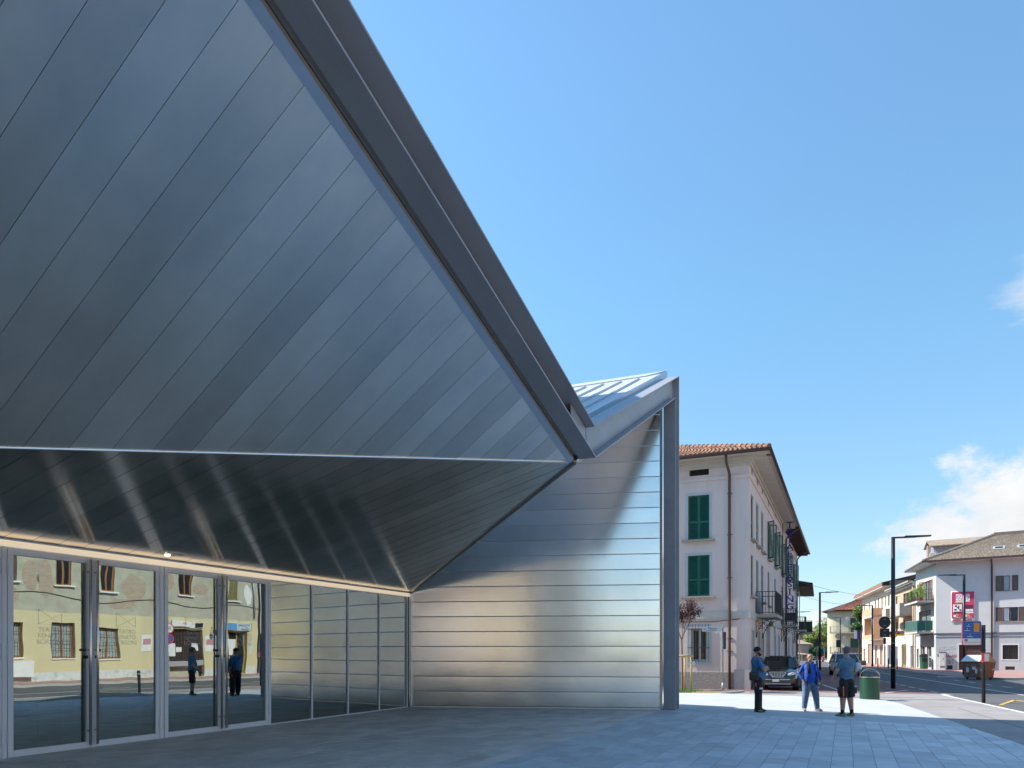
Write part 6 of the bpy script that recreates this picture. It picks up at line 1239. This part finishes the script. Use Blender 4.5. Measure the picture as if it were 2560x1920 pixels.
gm = MB(); fO.box(gm, 41.9 - 25.9, 41.9 - 24.4, zi + .3, 1.05, .02, .3); gm.build('meter_box', M_white, opp)
def plain(lab, q0, t0, t1, H_, wm, side, wn_=5, depth_=11, floors=3):
    """house of the row; side -1 faces the street from q0 upward, +1 from q0 downward"""
    base = qt(q0, t1 if side < 0 else t0, 0); t = thing('row_house', lab, 'house', base, ST); L_ = t1 - t0
    f = Face(t, (0, 0), (0, -L_), ST, base) if side < 0 else Face(t, (0, 0), (0, L_), ST, base); hs = []
    for fl in range(floors):
        for i in range(wn_): a = L_ * (i + .5) / wn_; z0 = ZS + 1.0 + fl * (H_ - .5) / floors; hs.append([a - .5, a + .5, z0, z0 + 1.7])
    f.wall(ZS, H_, [h + [.12] for h in hs], .12, [wm]); sgn = -side; x1 = sgn * depth_; b = MB(); b.box(sgn * .45, 0, ZS, x1, side * L_, H_ - .03); b.build('core', wm, t)
    for e in (0, side * L_): b = MB(); b.box(0, e, ZS, sgn * .5, e - side * .05 if e else side * .05, H_ - .01); b.build('end_wall', wm, t)
    for i, h in enumerate(hs):
        if i % 3: f.window(h, .1, M_white, None, 2, 1, .06)
        else: f.shutter(h[0], h[1], h[2], h[3], -.08, M_shut_br, .12, mid=False)
    b = MB(); xe = side * .6; b.plate([(xe, -side * .4, H_), (xe, side * (L_ + .4), H_), (x1 / 2, side * (L_ + .4), H_ + 2), (x1 / 2, -side * .4, H_ + 2)], (0, 0, .1)); b.plate([(x1 / 2, -side * .4, H_ + 2), (x1 / 2, side * (L_ + .4), H_ + 2), (x1 + sgn * .6, side * (L_ + .4), H_), (x1 + sgn * .6, -side * .4, H_)], (0, 0, .1)); fix_normals(b.build('roof', M_coppi, t))
plain('blue grey row house across the street, left of the yellow shop house', OQ, -14, 7.7, 9.5, mat('slate plaster', (.26, .28, .30), .9), -1)
plain('narrow cream house across the street at the corner of the side street', OQ, 42.1, 47.8, 9.0, M_cream, -1, 2)
plain('cream row house across the street behind the viewer', OQ, -36, -14.3, 8.6, M_cream, -1)
plain('pale row house farthest back across the street', OQ, -62, -36.3, 10.5, M_offw, -1)
plain('sunlit cream house behind the viewer past the theatre end', 1.5, -44, -20, 11.5, M_cream, 1, 6)
plain('grey house behind the viewer beside the cream one', 1.5, -70, -44.5, 9.5, M_grey, 1, 6)

# ------------------------------------------------------------------ cars
M_carblack = mat('black car paint', (.008, .009, .012), .12, .0, .0, spec=.7, coat=1.0); M_carsilver = mat('silver car paint', (.52, .55, .58), .3, .6, .0, coat=.6); M_carred = mat('red car paint', (.35, .02, .02), .3, 0, 0, coat=.6); M_carblue = mat('blue car paint', (.02, .05, .12), .25, 0, 0, coat=.8); M_carwhite = mat('white car paint', (.6, .6, .6), .35, 0, 0, coat=.5)
M_chrome = mat('chrome', (.75, .75, .75), .12, 1, 0); M_lamp = mat('headlight glass', (.55, .53, .45), .12, .3, .1, 20, spec=.8); M_cglass = mat('car glass', (.015, .02, .02), .04, 0, 0, spec=.9); M_tail = mat('tail lamp', (.4, .02, .02), .2)
def car(lab, loc, rot, paint, L_=3.8, W_=1.7, H_=1.53, roofbars=False, detail=True, group=None, hood=.95):
    t = thing('parked_car', lab, 'car', loc, rot, group); w = W_ / 2; gl = .18
    st = [(0.0, .34, .52, .62), (.05, .24, .68, .80), (.18, .20, .80, .93), (.45, .19, .90, .98), (hood, .19, 1.00, 1.0), (1.5, .19, 1.02, 1.0), (2.6, .19, 1.03, 1.0), (L_ - .6, .2, 1.04, .99), (L_ - .15, .24, 1.02, .94), (L_, .36, .92, .84)]
    b = MB(); n = 14; vs = []
    for y, zl, zb, ww in st:
        x = w * ww; half = [(0, zl), (x * .8, zl), (x * .96, zl + .10), (x, zl + .28), (x * .995, (zl + zb) / 2 + .1), (x * .95, zb - .06), (x * .82, zb), (0, zb + .03)]
        vs += [(px_, y, z) for px_, z in half] + [(-px_, y, z) for px_, z in half[-2:0:-1]]
    fs = [(i * n + k, i * n + (k + 1) % n, (i + 1) * n + (k + 1) % n, (i + 1) * n + k) for i in range(len(st) - 1) for k in range(n)]; fs += [tuple(range(n)), tuple(range((len(st) - 1) * n + n - 1, (len(st) - 1) * n - 1, -1))]
    b.add(vs, fs); o = b.build('body', paint, t, smooth=True); fix_normals(o); o.data.polygons.foreach_set('use_smooth', [True] * len(o.data.polygons)); sb = o.modifiers.new('s', 'SUBSURF'); sb.levels = sb.render_levels = 2
    zb = 1.0; yb0, yb1, yr0, yr1 = hood - .05, L_ - .10, hood + .85, L_ - .55; wb_, wr = w * .90, w * .70
    b = MB(); lo = [(-wb_, yb0 + .12, zb), (wb_, yb0 + .12, zb), (wb_, yb1, zb), (-wb_, yb1, zb)]; hi = [(-wr, yr0, H_ - .05), (wr, yr0, H_ - .05), (wr, yr1, H_ - .07), (-wr, yr1, H_ - .07)]; b.hexa(lo + hi); g = b.build('glazing', M_cglass, t); bv = g.modifiers.new('b', 'BEVEL'); bv.width = .05; bv.segments = 2
    b = MB(); b.hexa([(-wr - .03, yr0 - .08, H_ - .075), (wr + .03, yr0 - .08, H_ - .075), (wr + .03, yr1 + .05, H_ - .085), (-wr - .03, yr1 + .05, H_ - .085), (-wr * .8, yr0 + .15, H_), (wr * .8, yr0 + .15, H_), (wr * .8, yr1 - .2, H_ - .01), (-wr * .8, yr1 - .2, H_ - .01)]); rf = b.build('roof', paint, t); bv = rf.modifiers.new('b', 'BEVEL'); bv.width = .05; bv.segments = 2
    for sx in (-1, 1):
        for (y0, y1) in ((yb0 + .08, yr0 - .02), (hood + 1.25, hood + 1.28), (yb1 - .02, yr1)): b = MB(); b.bar((sx * (wb_ + .005), y0, zb - .02), (sx * (wr + .01), y1, H_ - .06), .06, .07); b.build('pillar', paint, t)
        b = MB(); b.bar((sx * (w * .97), hood + .42, 1.03), (sx * (w + .06), hood + .40, 1.05), .05); b.build('mirror', paint, t); b = MB(); b.ellipsoid((sx * (w + .10), hood + .40, 1.06), .10, .06, .075); b.build('mirror', paint, t, smooth=True)
        for y in (.72, L_ - .68):
            b = MB(); b.tube([(sx * (w - .22), y, .31), (sx * (w + .012), y, .31)], .305, 20); tw = b.build('wheel', M_dark, t); b = MB(); b.tube([(sx * (w + .0), y, .31), (sx * (w + .02), y, .31)], .20, 16); b.build('rim', M_steel_lt, tw)
            b = MB(); b.tube([(sx * (w - .25), y, .33), (sx * (w + .002), y, .33)], .37, 20); b.build('wheel_arch', M_black, t)
    if roofbars:
        for sx in (-1, 1): b = MB(); b.tube([(sx * wr * .85, yr0 + .2, H_ + .0), (sx * wr * .85, yr0 + .3, H_ + .07), (sx * wr * .85, yr1 - .2, H_ + .07), (sx * wr * .85, yr1 - .1, H_)], .025, 6); b.build('roof_bar', M_black, t)
    if detail:
        for sx in (-1, 1):
            b = MB(); b.ellipsoid((0, 0, 0), .235, .10, .115, 14, 8); h_ = b.build('headlight', M_lamp, t, smooth=True, loc=(sx * w * .66, .20, .70)); h_.rotation_euler = (R(-20), R(sx * -14), R(sx * 28)); b = MB(); b.ellipsoid((sx * .03, -.06, 0), .07, .05, .07, 10, 6); b.build('bulb', M_chrome, h_, smooth=True)
            b = MB(); b.ellipsoid((sx * w * .86, L_ - .10, .88), .10, .10, .16, 10, 6); b.build('tail_light', M_tail, t, smooth=True)
        gp0 = [(-.36, .80), (-.30, .845), (.30, .845), (.36, .80), (.22, .60), (-.22, .60)]
        b = MB(); plate_xz(b, gp0, (0, 0), .0, .10); fr = b.build('grille', M_chrome, t); fix_normals(fr); b = MB(); plate_xz(b, [(x * .88, .72 + (z - .72) * .82) for x, z in gp0], (0, 0), -.004, .05); ins = b.build('grille_void', M_black, fr); fix_normals(ins)
        for i in range(9): x = -.26 + .065 * i; zz = .09 if abs(x) < .2 else .07; b = MB(); b.box(x - .012, -.018, .725 - zz, x + .012, -.004, .725 + zz); b.build('grille_bar', M_chrome, fr)
        b = MB(); b.box(-.52, -.03, .495, .52, .02, .515); b.build('bumper_trim', M_chrome, t); b = MB(); b.box(-.26, -.04, .40, .10, -.02, .51); pl_ = b.build('number_plate', M_white, t)
        for x0, x1 in ((-.26, -.225), (.065, .10)): MB().box(x0, -.044, .40, x1, -.041, .51).build('plate_band', M_sblue, pl_)
        b = MB(); b.box(-.55, -.012, .26, .55, .06, .36); b.build('air_intake', M_black, t); b = MB()
        for z in (.29, .33): b.box(-.55, -.02, z, .55, -.012, z + .012)
        b.build('intake_bar', M_chrome, t)
        b = MB(); b.bar((-.1, hood + .14, zb + .05), (-.55, hood + .22, zb + .08), .02); b.bar((.45, hood + .12, zb + .05), (-.02, hood + .2, zb + .08), .02); b.build('wiper', M_black, t)
    return t
cx = gp(1944, 1727); car('dark hatchback with a chrome grille parked by the pink corner house', (cx.x, cx.y, ZS + .005), TH + R(1), M_carblack, 3.8, 1.72, 1.55)
sx_ = gp(2140, 1691); car('silver estate car with roof bars behind the grey haired man', (sx_.x - .45, sx_.y, ZS + .005), R(-16), M_carsilver, 4.3, 1.78, 1.62, True, True)
P = gp(1990, 1672); car('dark blue car parked further along the pink house', (P.x - .5, P.y + 1, ZS + .005), TH, M_carblue, 4.0, 1.75, 1.5, detail=False)
P = at(2040, 1650, 150); car('pale car crossing at the far end of the street', (P.x, 150, ZS), R(100), M_carwhite, 4.2, 1.75, 1.45, detail=False)
P = at(2076, 1650, 185); car('dark red car far down the road in front of the trees', (P.x, 185, ZS), R(-20), mat('dark red car paint', (.13, .012, .012), .3, 0, 0), 4.0, 1.7, 1.6, detail=False)
P = at(2100, 1640, 160); car('light car passing the far roundabout under the yellow trees', (P.x, 160, ZS), R(80), M_carsilver, 4.2, 1.75, 1.45, detail=False)
# scooter rider far down the road
P = gp(2057, 1654.5); t = thing('motor_scooter', 'red motor scooter with its rider in yellow far down the road', 'scooter', (P.x, P.y, ZS), R(-15))
for y in (-.6, .6): b = MB(); b.tube([(-.06, y, .25), (.06, y, .25)], .25, 14); b.build('wheel', M_dark, t)
b = MB(); b.tube([(0, -.62, .25), (0, -.5, .7), (0, -.42, 1.05)], [.05, .10, .05], 8); b.tube([(0, -.4, .35), (0, .1, .35), (0, .5, .6), (0, .8, .65)], [.14, .16, .2, .12], 8); b.build('body', M_carred, t, smooth=True); b = MB(); b.bar((-.35, -.42, 1.05), (.35, -.42, 1.05), .05); b.build('handlebar', M_black, t)

# ------------------------------------------------------------------ people
def capsule_d(p, a, b_, r0, r1):
    ab = b_ - a; k = max(0, min(1, (p - a).dot(ab) / max(ab.dot(ab), 1e-9))); return (p - (a + ab * k)).length - (r0 + (r1 - r0) * k)
M_skin = mat('skin', (.46, .26, .18), .55, 0, .06, 20); M_skin2 = mat('tanned skin', (.40, .215, .14), .5, 0, .06, 20)
def person(lab, loc, rot, H_, J, zones, mats, torso, headrot=0, shoe=.27, name='person', vox=.0125, nose=True):
    """J: joint positions for a 1.75 m figure facing -y; zones: (a, b, r0, r1, material index)"""
    k = H_ / 1.75; t = thing(name, lab, 'person', loc, rot); b = MB(); V = lambda n_: Vector(J[n_])
    b.tube([Vector((c[0], c[1], c[2])) for c, r_ in torso], [r_ for c, r_ in torso], 20)
    for s_ in ('l', 'r'):
        b.tube([V('sh' + s_), V('sh' + s_).lerp(V('el' + s_), .5), V('el' + s_), V('el' + s_).lerp(V('wr' + s_), .35), V('wr' + s_)], [.058, .057, .047, .047, .031], 12); b.ellipsoid(V('sh' + s_), .06, .066, .058)
        b.tube([V('hp' + s_), V('hp' + s_).lerp(V('kn' + s_), .4), V('kn' + s_), V('kn' + s_).lerp(V('an' + s_), .35), V('an' + s_)], [J.get('thigh', .10), J.get('thigh', .10) * .92, J.get('knee', .068), J.get('calf', .062), J.get('ankle', .045)], 14)
        an = V('an' + s_); fd = Vector(J.get('foot' + s_, (0, -1, 0))).normalized(); sd = Vector((-fd.y, fd.x, 0)); g0 = Vector((an.x, an.y, 0))
        pts = [(-.085, .045, .036, .045), (-.03, .055, .044, .055), (.06, .05, .046, .05), (.13, .036, .047, .036), (.185, .026, .03, .026)]; b.tube([g0 + fd * f + Vector((0, 0, z)) for f, z, rx, rz in pts], [(rx, rz) for f, z, rx, rz in pts], 10); b.tube([an, g0 + Vector((0, 0, .05))], [.046, .05], 10)
        # hand: palm, four fingers, thumb
        wr = V('wr' + s_); hd = Vector(J.get('hand' + s_, V('wr' + s_) - V('el' + s_))).normalized(); pn = Vector(J.get('palm' + s_, (1 if s_ == 'l' else -1, 0, 0))); pn = (pn - hd * pn.dot(hd)).normalized(); ac = hd.cross(pn)
        b.tube([wr, wr + hd * .05, wr + hd * .095], [(.03, .02), (.042, .02), (.04, .016)] if False else [.028, .034, .03], 8)
        for i, ln in enumerate((.07, .08, .074, .058)):
            o_ = ac * (.03 - .02 * i); p0 = wr + hd * .085 + o_; p1 = p0 + hd * ln * .55 - pn * .012; p2 = p1 + (hd * .75 - pn * .65).normalized() * ln * .5; b.tube([p0, p1, p2], [.0105, .0095, .0075], 6)
        p0 = wr + hd * .03 + ac * .03; b.tube([p0, p0 + (hd * .6 + ac * .8) * .035, p0 + hd * .06 + ac * .035], [.014, .012, .009], 6)
    # neck and head
    hc = V('head'); nk = V('neck'); b.tube([nk - Vector((0, 0, .06)), nk, hc - Vector((0, -.01, .06))], [.065, .056, .055], 12)
    q_ = Matrix.Rotation(headrot, 3, 'Z') * 1.08; hp = lambda x, y, z: hc + q_ @ Vector((x, y, z))
    b.ellipsoid(hc + Vector((0, 0, .025)), .081, .082, .101, 16, 12); b.ellipsoid(hp(0, .02, .03), .080, .094, .094, 16, 12); b.ellipsoid(hp(0, -.028, -.055), .058, .062, .066, 14, 10); b.ellipsoid(hp(0, -.05, -.09), .032, .030, .026)
    b.tube([hp(0, -.083, .028), hp(0, -.108, -.012), hp(0, -.09, -.02)], [.010, .017, .012], 8)
    for sx in (-1, 1): b.ellipsoid(hp(sx * .077, .012, .0), .012, .022, .032, 8, 6)
    b.ellipsoid(hp(0, -.075, .045), .05, .018, .012)
    o = b.build('tmp', M_skin, None); md = o.modifiers.new('r', 'REMESH'); md.mode = 'VOXEL'; md.voxel_size = vox; sm_ = o.modifiers.new('sm', 'SMOOTH'); sm_.iterations = 7; sm_.factor = .5
    dg = bpy.context.evaluated_depsgraph_get(); me = bpy.data.meshes.new_from_object(o.evaluated_get(dg)); bpy.data.objects.remove(o); me.materials.clear()
    for m_ in mats: me.materials.append(m_)
    Zn = [(Vector(a), Vector(c), r0, r1, mi) for a, c, r0, r1, mi in zones]; mi_ = []
    for p_ in me.polygons:
        c = p_.center; best = min(Zn, key=lambda z_: capsule_d(c, z_[0], z_[1], z_[2], z_[3])); mi_.append(best[4] if not callable(best[4]) else best[4](c))
    me.polygons.foreach_set('material_index', mi_); me.polygons.foreach_set('use_smooth', [True] * len(mi_)); me.name = 'body'
    body = bpy.data.objects.new('body', me); COL.objects.link(body); body.parent = t; t.scale = (k, k, k)
    M_eye = mat('eye', (.03, .02, .02), .3, 0, 0); M_lip = mat('lips', (.33, .13, .11), .5, 0, 0)
    for sx in (-1, 1): b = MB(); b.ellipsoid(hp(sx * .031, -.082, .022), .011, .008, .007, 8, 6); b.build('eye', M_eye, body, smooth=True); b = MB(); b.bar(hp(sx * .016, -.089, .045), hp(sx * .046, -.080, .046), .006, .006); b.build('eyebrow', M_eye, body)
    b = MB(); b.ellipsoid(hp(0, -.085, -.052), .024, .01, .007, 10, 6); b.build('mouth', M_lip, body, smooth=True)
    return t, body, hp
def hair_cap(body, hp, m, cut, sc=1.035, back=-.03, name='hair'):
    b = MB(); nu, nv = 36, 22; vs = []
    fs = []
    for j in range(nv + 1):
        th = math.pi * j / nv - math.pi / 2
        for i in range(nu): a = 2 * math.pi * i / nu; vs.append((.079 * sc * math.cos(th) * math.cos(a), .018 + .092 * sc * math.cos(th) * math.sin(a), .03 + .094 * sc * math.sin(th)))
    for j in range(nv):
        for i in range(nu):
            q_ = (j * nu + i, j * nu + (i + 1) % nu, (j + 1) * nu + (i + 1) % nu, (j + 1) * nu + i); c = sum((Vector(vs[z_]) for z_ in q_), Vector()) / 4
            if cut(c): fs.append(q_)
    b.add([hp(*v) for v in vs], fs); o = b.build(name, m, body, smooth=True); fix_normals(o); o.data.polygons.foreach_set('use_smooth', [True] * len(o.data.polygons)); so = o.modifiers.new('s', 'SOLIDIFY'); so.thickness = .006; so.offset = -1; tx = bpy.data.textures.new('hair', 'CLOUDS'); tx.noise_scale = .012; dp = o.modifiers.new('d', 'DISPLACE'); dp.texture = tx; dp.strength = .008; dp.mid_level = .4; return o
def ground_at(x, y): return plaza_z(to_ps((x, y))[0]) + (TT if False else 0.0)
BJ = dict(head=(0, -.02, 1.635), neck=(0, .01, 1.50), shl=(.178, .01, 1.405), shr=(-.178, .01, 1.405), hpl=(.09, .0, .92), hpr=(-.09, 0, .92), knl=(.11, -.01, .50), knr=(-.11, -.01, .50), anl=(.12, .02, .09), anr=(-.12, .02, .09))
# left man: profile, arms folded, bag on his hip
J = dict(BJ, ell=(.27, -.10, 1.13), elr=(-.27, -.12, 1.12), wrl=(.02, -.30, 1.16), wrr=(.04, -.27, 1.22), handl=(-1, .25, .25), handr=(1, .15, -.1), anl=(.13, -.08, .09), knl=(.12, -.06, .50), thigh=.132, knee=.10, calf=.092, ankle=.078)
T = [((0, .01, .84), (.17, .15)), ((0, -.01, .95), (.19, .175)), ((0, -.05, 1.06), (.19, .20)), ((0, -.04, 1.18), (.19, .19)), ((0, 0, 1.32), (.195, .155)), ((0, .01, 1.41), (.19, .105)), ((0, .01, 1.455), (.14, .085)), ((0, .01, 1.49), (.08, .07))]
def zones_for(J, shirt, trous, skin, shoe, sleeve=.62, short=None, sock=None):
    V = lambda n_: Vector(J[n_]); Z = [(V('neck') - Vector((0, 0, .01)), V('head') + Vector((0, -.02, .08)), .066, .09, skin)]
    Z += [((0, -.02, .98), (0, 0, 1.29), .18, .19, shirt), (V('shl') * .9, V('shr') * .9, .07, .07, shirt), ((0, 0, .80), (0, 0, .93), .155, .16, trous)]
    for s_ in 'lr':
        e = V('sh' + s_).lerp(V('el' + s_), sleeve) if sleeve <= 1 else V('el' + s_).lerp(V('wr' + s_), sleeve - 1)
        if sleeve <= 1: Z += [(V('sh' + s_), e, .068, .054, shirt), (V('sh' + s_).lerp(V('el' + s_), sleeve + .1), V('el' + s_), .052, .046, skin), (V('el' + s_), V('wr' + s_), .046, .03, skin)]
        else: Z += [(V('sh' + s_), V('el' + s_), .068, .05, shirt), (V('el' + s_), e, .05, .036, shirt), (e.lerp(V('wr' + s_), .8), V('wr' + s_), .03, .03, skin)]
        h_ = Vector(J.get('hand' + s_, V('wr' + s_) - V('el' + s_))).normalized(); Z.append((V('wr' + s_), V('wr' + s_) + h_ * .17, .03, .03, skin))
        if short is None: Z += [(V('hp' + s_), V('kn' + s_), .10, .07, trous), (V('kn' + s_), V('an' + s_) - Vector((0, 0, .0)), .066, .046, trous)]
        else: Z += [(V('hp' + s_), V('kn' + s_).lerp(V('hp' + s_), .06), .10, .075, trous), (V('kn' + s_).lerp(V('an' + s_), .12), V('kn' + s_).lerp(V('an' + s_), .72), .064, .05, skin), (V('kn' + s_).lerp(V('an' + s_), .86), V('an' + s_), .046, .046, sock)]
        fd = Vector(J.get('foot' + s_, (0, -1, 0))).normalized(); Z.append((Vector((J['an' + s_][0], J['an' + s_][1], .035)) - fd * .07, Vector((J['an' + s_][0], J['an' + s_][1], .025)) + fd * .18, .05, .03, shoe))
    return Z
M_tee = mat('blue tee shirt', (.06, .18, .36), .85, 0, .28, 9, .6, 14); M_blk = mat('black work trousers', (.016, .016, .019), .8, 0, .15, 10, .3, 25); M_sh1 = mat('dark green trainers', (.025, .04, .035), .6, 0, .3, 30)
M_hairb = mat('black hair', (.012, .01, .01), .7, 0, .2, 40); M_lime = mat('lime piping', (.30, .55, .03), .5, 0, 0)
X = gp(1893, 1780, -.055); lp = (X.x, X.y, ground_at(X.x, X.y))
t, body, hp = person('bearded man in a blue T-shirt and black trousers with folded arms', lp, R(84), 1.76, J, zones_for(J, 0, 1, 2, 3, .66), [M_tee, M_blk, M_skin2, M_sh1], T, R(6))
hair_cap(body, hp, M_hairb, lambda c: c.z > .005 - .55 * min(0, c.y) * 0 and (c.y > -.055 or c.z > .075) and (c.z > .03 or c.y > -.015) and c.z > -.03)
b = MB(); b.ellipsoid(hp(0, -.036, -.078), .060, .060, .046, 14, 8); b.ellipsoid(hp(.045, -.01, -.045), .03, .03, .045); b.ellipsoid(hp(-.045, -.01, -.045), .03, .03, .045); b.build('beard', M_hairb, body, smooth=True)
for sx in (-.12, .13): b = MB(); b.bar((sx - .05, -.06 if sx > 0 else 0.0, .045), (sx - .048, -.17 if sx > 0 else -.1, .04), .012, .02); b.bar((sx + .05, -.06 if sx > 0 else 0.0, .045), (sx + .048, -.17 if sx > 0 else -.1, .04), .012, .02); b.build('shoe_piping', M_lime, body)
MB().box(-.232, -.10, .62, -.20, -.01, .67).build('pocket_label', M_white, body); MB().box(-.20, .03, .70, -.17, .09, .80).build('red_tab', M_sred, body)
bag = thing('shoulder_bag', 'black shoulder bag hanging at the hip of the bearded man', 'bag', lp, R(84)); bag.scale = (1.0057,) * 3
b = MB(); b.box(-.30, .02, .86, -.20, .26, 1.09); o = b.build('bag_body', M_black, bag); bv = o.modifiers.new('b', 'BEVEL'); bv.width = .03; bv.segments = 2; MB().box(-.312, .05, .90, -.30, .23, 1.0).build('pocket', M_dark, bag)
b = MB(); b.tube([(-.25, .10, 1.08), (-.222, .02, 1.18), (-.15, -.13, 1.33), (.02, -.115, 1.44), (.12, -.04, 1.51), (.13, .08, 1.48), (.02, .15, 1.36), (-.16, .15, 1.2), (-.25, .2, 1.08)], .016, 6, caps=False); b.build('strap', M_black, bag)
# middle man: open blue jacket, jeans, weight on both feet
J = dict(BJ, ell=(.31, .02, 1.15), elr=(-.32, .03, 1.14), wrl=(.335, -.06, .90), wrr=(-.24, -.13, .93), handl=(.1, -.35, -1), handr=(.35, -.25, -.8), anl=(.26, .05, .09), anr=(-.16, .02, .09), knl=(.19, -.01, .50), knr=(-.13, -.02, .50), footl=(.55, -1, 0), footr=(-.25, -1, 0), thigh=.128, knee=.102, calf=.092, ankle=.074)
T = [((0, .01, .84), (.165, .13)), ((0, -.01, .95), (.185, .155)), ((0, -.05, 1.06), (.19, .175)), ((0, -.04, 1.18), (.19, .165)), ((0, 0, 1.32), (.195, .135)), ((0, .01, 1.41), (.19, .105)), ((0, .01, 1.455), (.14, .085)), ((0, .01, 1.49), (.08, .07))]
M_jkt = mat('royal blue jacket', (.014, .065, .34), .75, 0, .3, 8, .7, 12); M_tee2 = mat('bright blue tee', (.02, .12, .50), .85, 0, .08, 12, .2, 25); M_jean = mat('faded jeans', (.11, .18, .27), .9, 0, .3, 7, .35, 24, grime=((.24, .30, .36), 6, .55, .75)); M_sh2 = mat('beige trainers', (.36, .31, .26), .8, 0, .25, 25)
X = gp(2024, 1778, -.085); mp_ = (X.x, X.y, ground_at(X.x, X.y))
Zn = zones_for(J, 0, 1, 2, 3, 1.72); Zn = [z_ if z_[4] != 0 or abs(Vector(z_[0]).x) > .05 else (z_[0], z_[1], z_[2], z_[3], lambda c: 4 if (c.y < -.02 and -.09 < c.x < .13) else 0) for z_ in Zn]
t, body, hp = person('balding man in an open royal blue jacket and faded jeans', mp_, R(2), 1.60, J, Zn, [M_jkt, M_jean, M_skin2, M_sh2, M_tee2], T, R(-14))
hair_cap(body, hp, mat('short dark hair', (.06, .04, .035), .8), lambda c: c.y > .03 and -.03 < c.z < .07, 1.03)
for sx, w_ in ((-1, .17), (1, .10)):                    # hanging jacket fronts
    b = MB(); n = 8; vs = []
    for j in range(n + 1):
        z = 1.43 - (1.43 - .80) * j / n; yy = -.115 - .085 * math.sin(math.pi * min(1, j / n * .95)) - .01
        x_in = sx * (.07 + .03 * (j / n)) if sx < 0 else .125 + .02 * j / n; x_out = sx * (.20 + .015 * j / n); vs += [(x_in, yy, z), ((x_in + x_out) / 2, yy + .012, z), (x_out, yy + .10, z)]
    b.add(vs, [(j * 3 + i, j * 3 + i + 1, j * 3 + 4 + i, j * 3 + 3 + i) for j in range(n) for i in range(2)]); o = b.build('jacket_front', M_jkt, body, smooth=True); so = o.modifiers.new('s', 'SOLIDIFY'); so.thickness = .018
b = MB(); pts = [Vector((.21 * math.cos(a), .015 + .17 * math.sin(a), .80)) for a in [R(-20 + 220 * i / 14) for i in range(15)]]
vs = []
for p_ in pts: vs += [p_, p_ * 1.0 + Vector((0, 0, .28))]
b.add(vs, [(2 * i, 2 * i + 2, 2 * i + 3, 2 * i + 1) for i in range(14)]); o = b.build('jacket_back', M_jkt, body, smooth=True); o.modifiers.new('s', 'SOLIDIFY').thickness = .015
b = MB(); b.tube([(-.06, -.02, 1.50), (-.10, -.12, 1.42), (-.105, -.185, 1.3), (-.09, -.215, 1.17)], [(.03, .02), (.05, .022), (.055, .02), (.04, .015)], 8); b.build('scarf', M_blk, body, smooth=True)
b = MB(); b.tube([(-.12, -.02, 1.49), (0, .09, 1.52), (.12, -.02, 1.49)], [.03, .035, .03], 8); b.build('collar', M_jkt, body, smooth=True)
b = MB(); b.tube([(.375, -.17, .80), (.40, -.22, .775)], .006, 5); b.build('cigarette', M_white, body)
# right man: seen from behind, grey hair, shorts
J = dict(BJ, ell=(.29, -.04, 1.13), elr=(-.29, -.02, 1.13), wrl=(.20, -.24, .95), wrr=(-.22, -.22, .93), anl=(.13, -.01, .09), anr=(-.13, .03, .09), footl=(.3, -1, 0), footr=(-.1, -1, 0), thigh=.12, knee=.085, calf=.068)
J['shl'] = (.192, .01, 1.405); J['shr'] = (-.192, .01, 1.405)
T = [((0, .01, .84), (.165, .13)), ((0, .0, .95), (.18, .15)), ((0, -.03, 1.06), (.185, .165)), ((0, -.02, 1.18), (.195, .155)), ((0, 0, 1.32), (.21, .135)), ((0, .01, 1.41), (.205, .11)), ((0, .01, 1.46), (.15, .088)), ((0, .01, 1.495), (.085, .075))]
M_tee3 = mat('grey blue tee', (.095, .185, .27), .88, 0, .28, 8, .6, 12); M_sock = mat('black socks', (.015, .015, .017), .9, 0, .1); M_sh3 = mat('grey green trainers', (.24, .26, .14), .8, 0, .3, 30); M_hairg = mat('grey hair', (.13, .125, .125), .8, 0, .3, 60)
X = gp(2117, 1790, -.095); rp_ = (X.x, X.y, ground_at(X.x, X.y))
t, body, hp = person('grey haired man seen from behind in a grey blue T-shirt and black shorts', rp_, R(200), 1.82, J, zones_for(J, 0, 1, 2, 3, .66, short=True, sock=4), [M_tee3, M_blk, M_skin, M_sh3, M_sock], T, R(-10))
hair_cap(body, hp, M_hairg, lambda c: (c.y > -.02 and c.z > -.035) or c.z > .07, 1.02)
for sx in (-1, 1): b = MB(); b.tube([(sx * .105, 0, .72), (sx * .118, -.005, .60), (sx * .12, -.005, .50)], [(.118, .125), (.112, .118), (.108, .112)], 14, caps=False); b.build('shorts_leg', M_blk, body, smooth=True)
b = MB(); b.box(.205, -.06, .58, .245, .10, .74); o = b.build('cargo_pocket', M_blk, body); b = MB(); b.bar((.200, .095, .76), (.215, .115, .52), .03, .012, up=(0, 1, 0)); b.build('orange_zip', mat('neon orange', (.85, .10, .01), .5, 0, 0), body); MB().box(-.245, -.05, .58, -.205, .08, .72).build('cargo_pocket', M_blk, body)

# a few overhead wires across the far street
for i, (a, c, sag) in enumerate(((ps(PX, 62, 7.2), qt(16.6, 92, 7.6), .5), (ps(PX, 70, 6.6), qt(16.6, 108, 7.9), .6))):
    b = MB(); b.tube([a.lerp(c, k / 12) - Vector((0, 0, sag * 4 * (k / 12) * (1 - k / 12))) for k in range(13)], .012, 4, caps=False); tag(b.build('overhead_wire', M_black), ('thin overhead wire crossing the street beyond the hanging sign', 'second thin wire crossing the street near the end of the pink house')[i], 'wire')
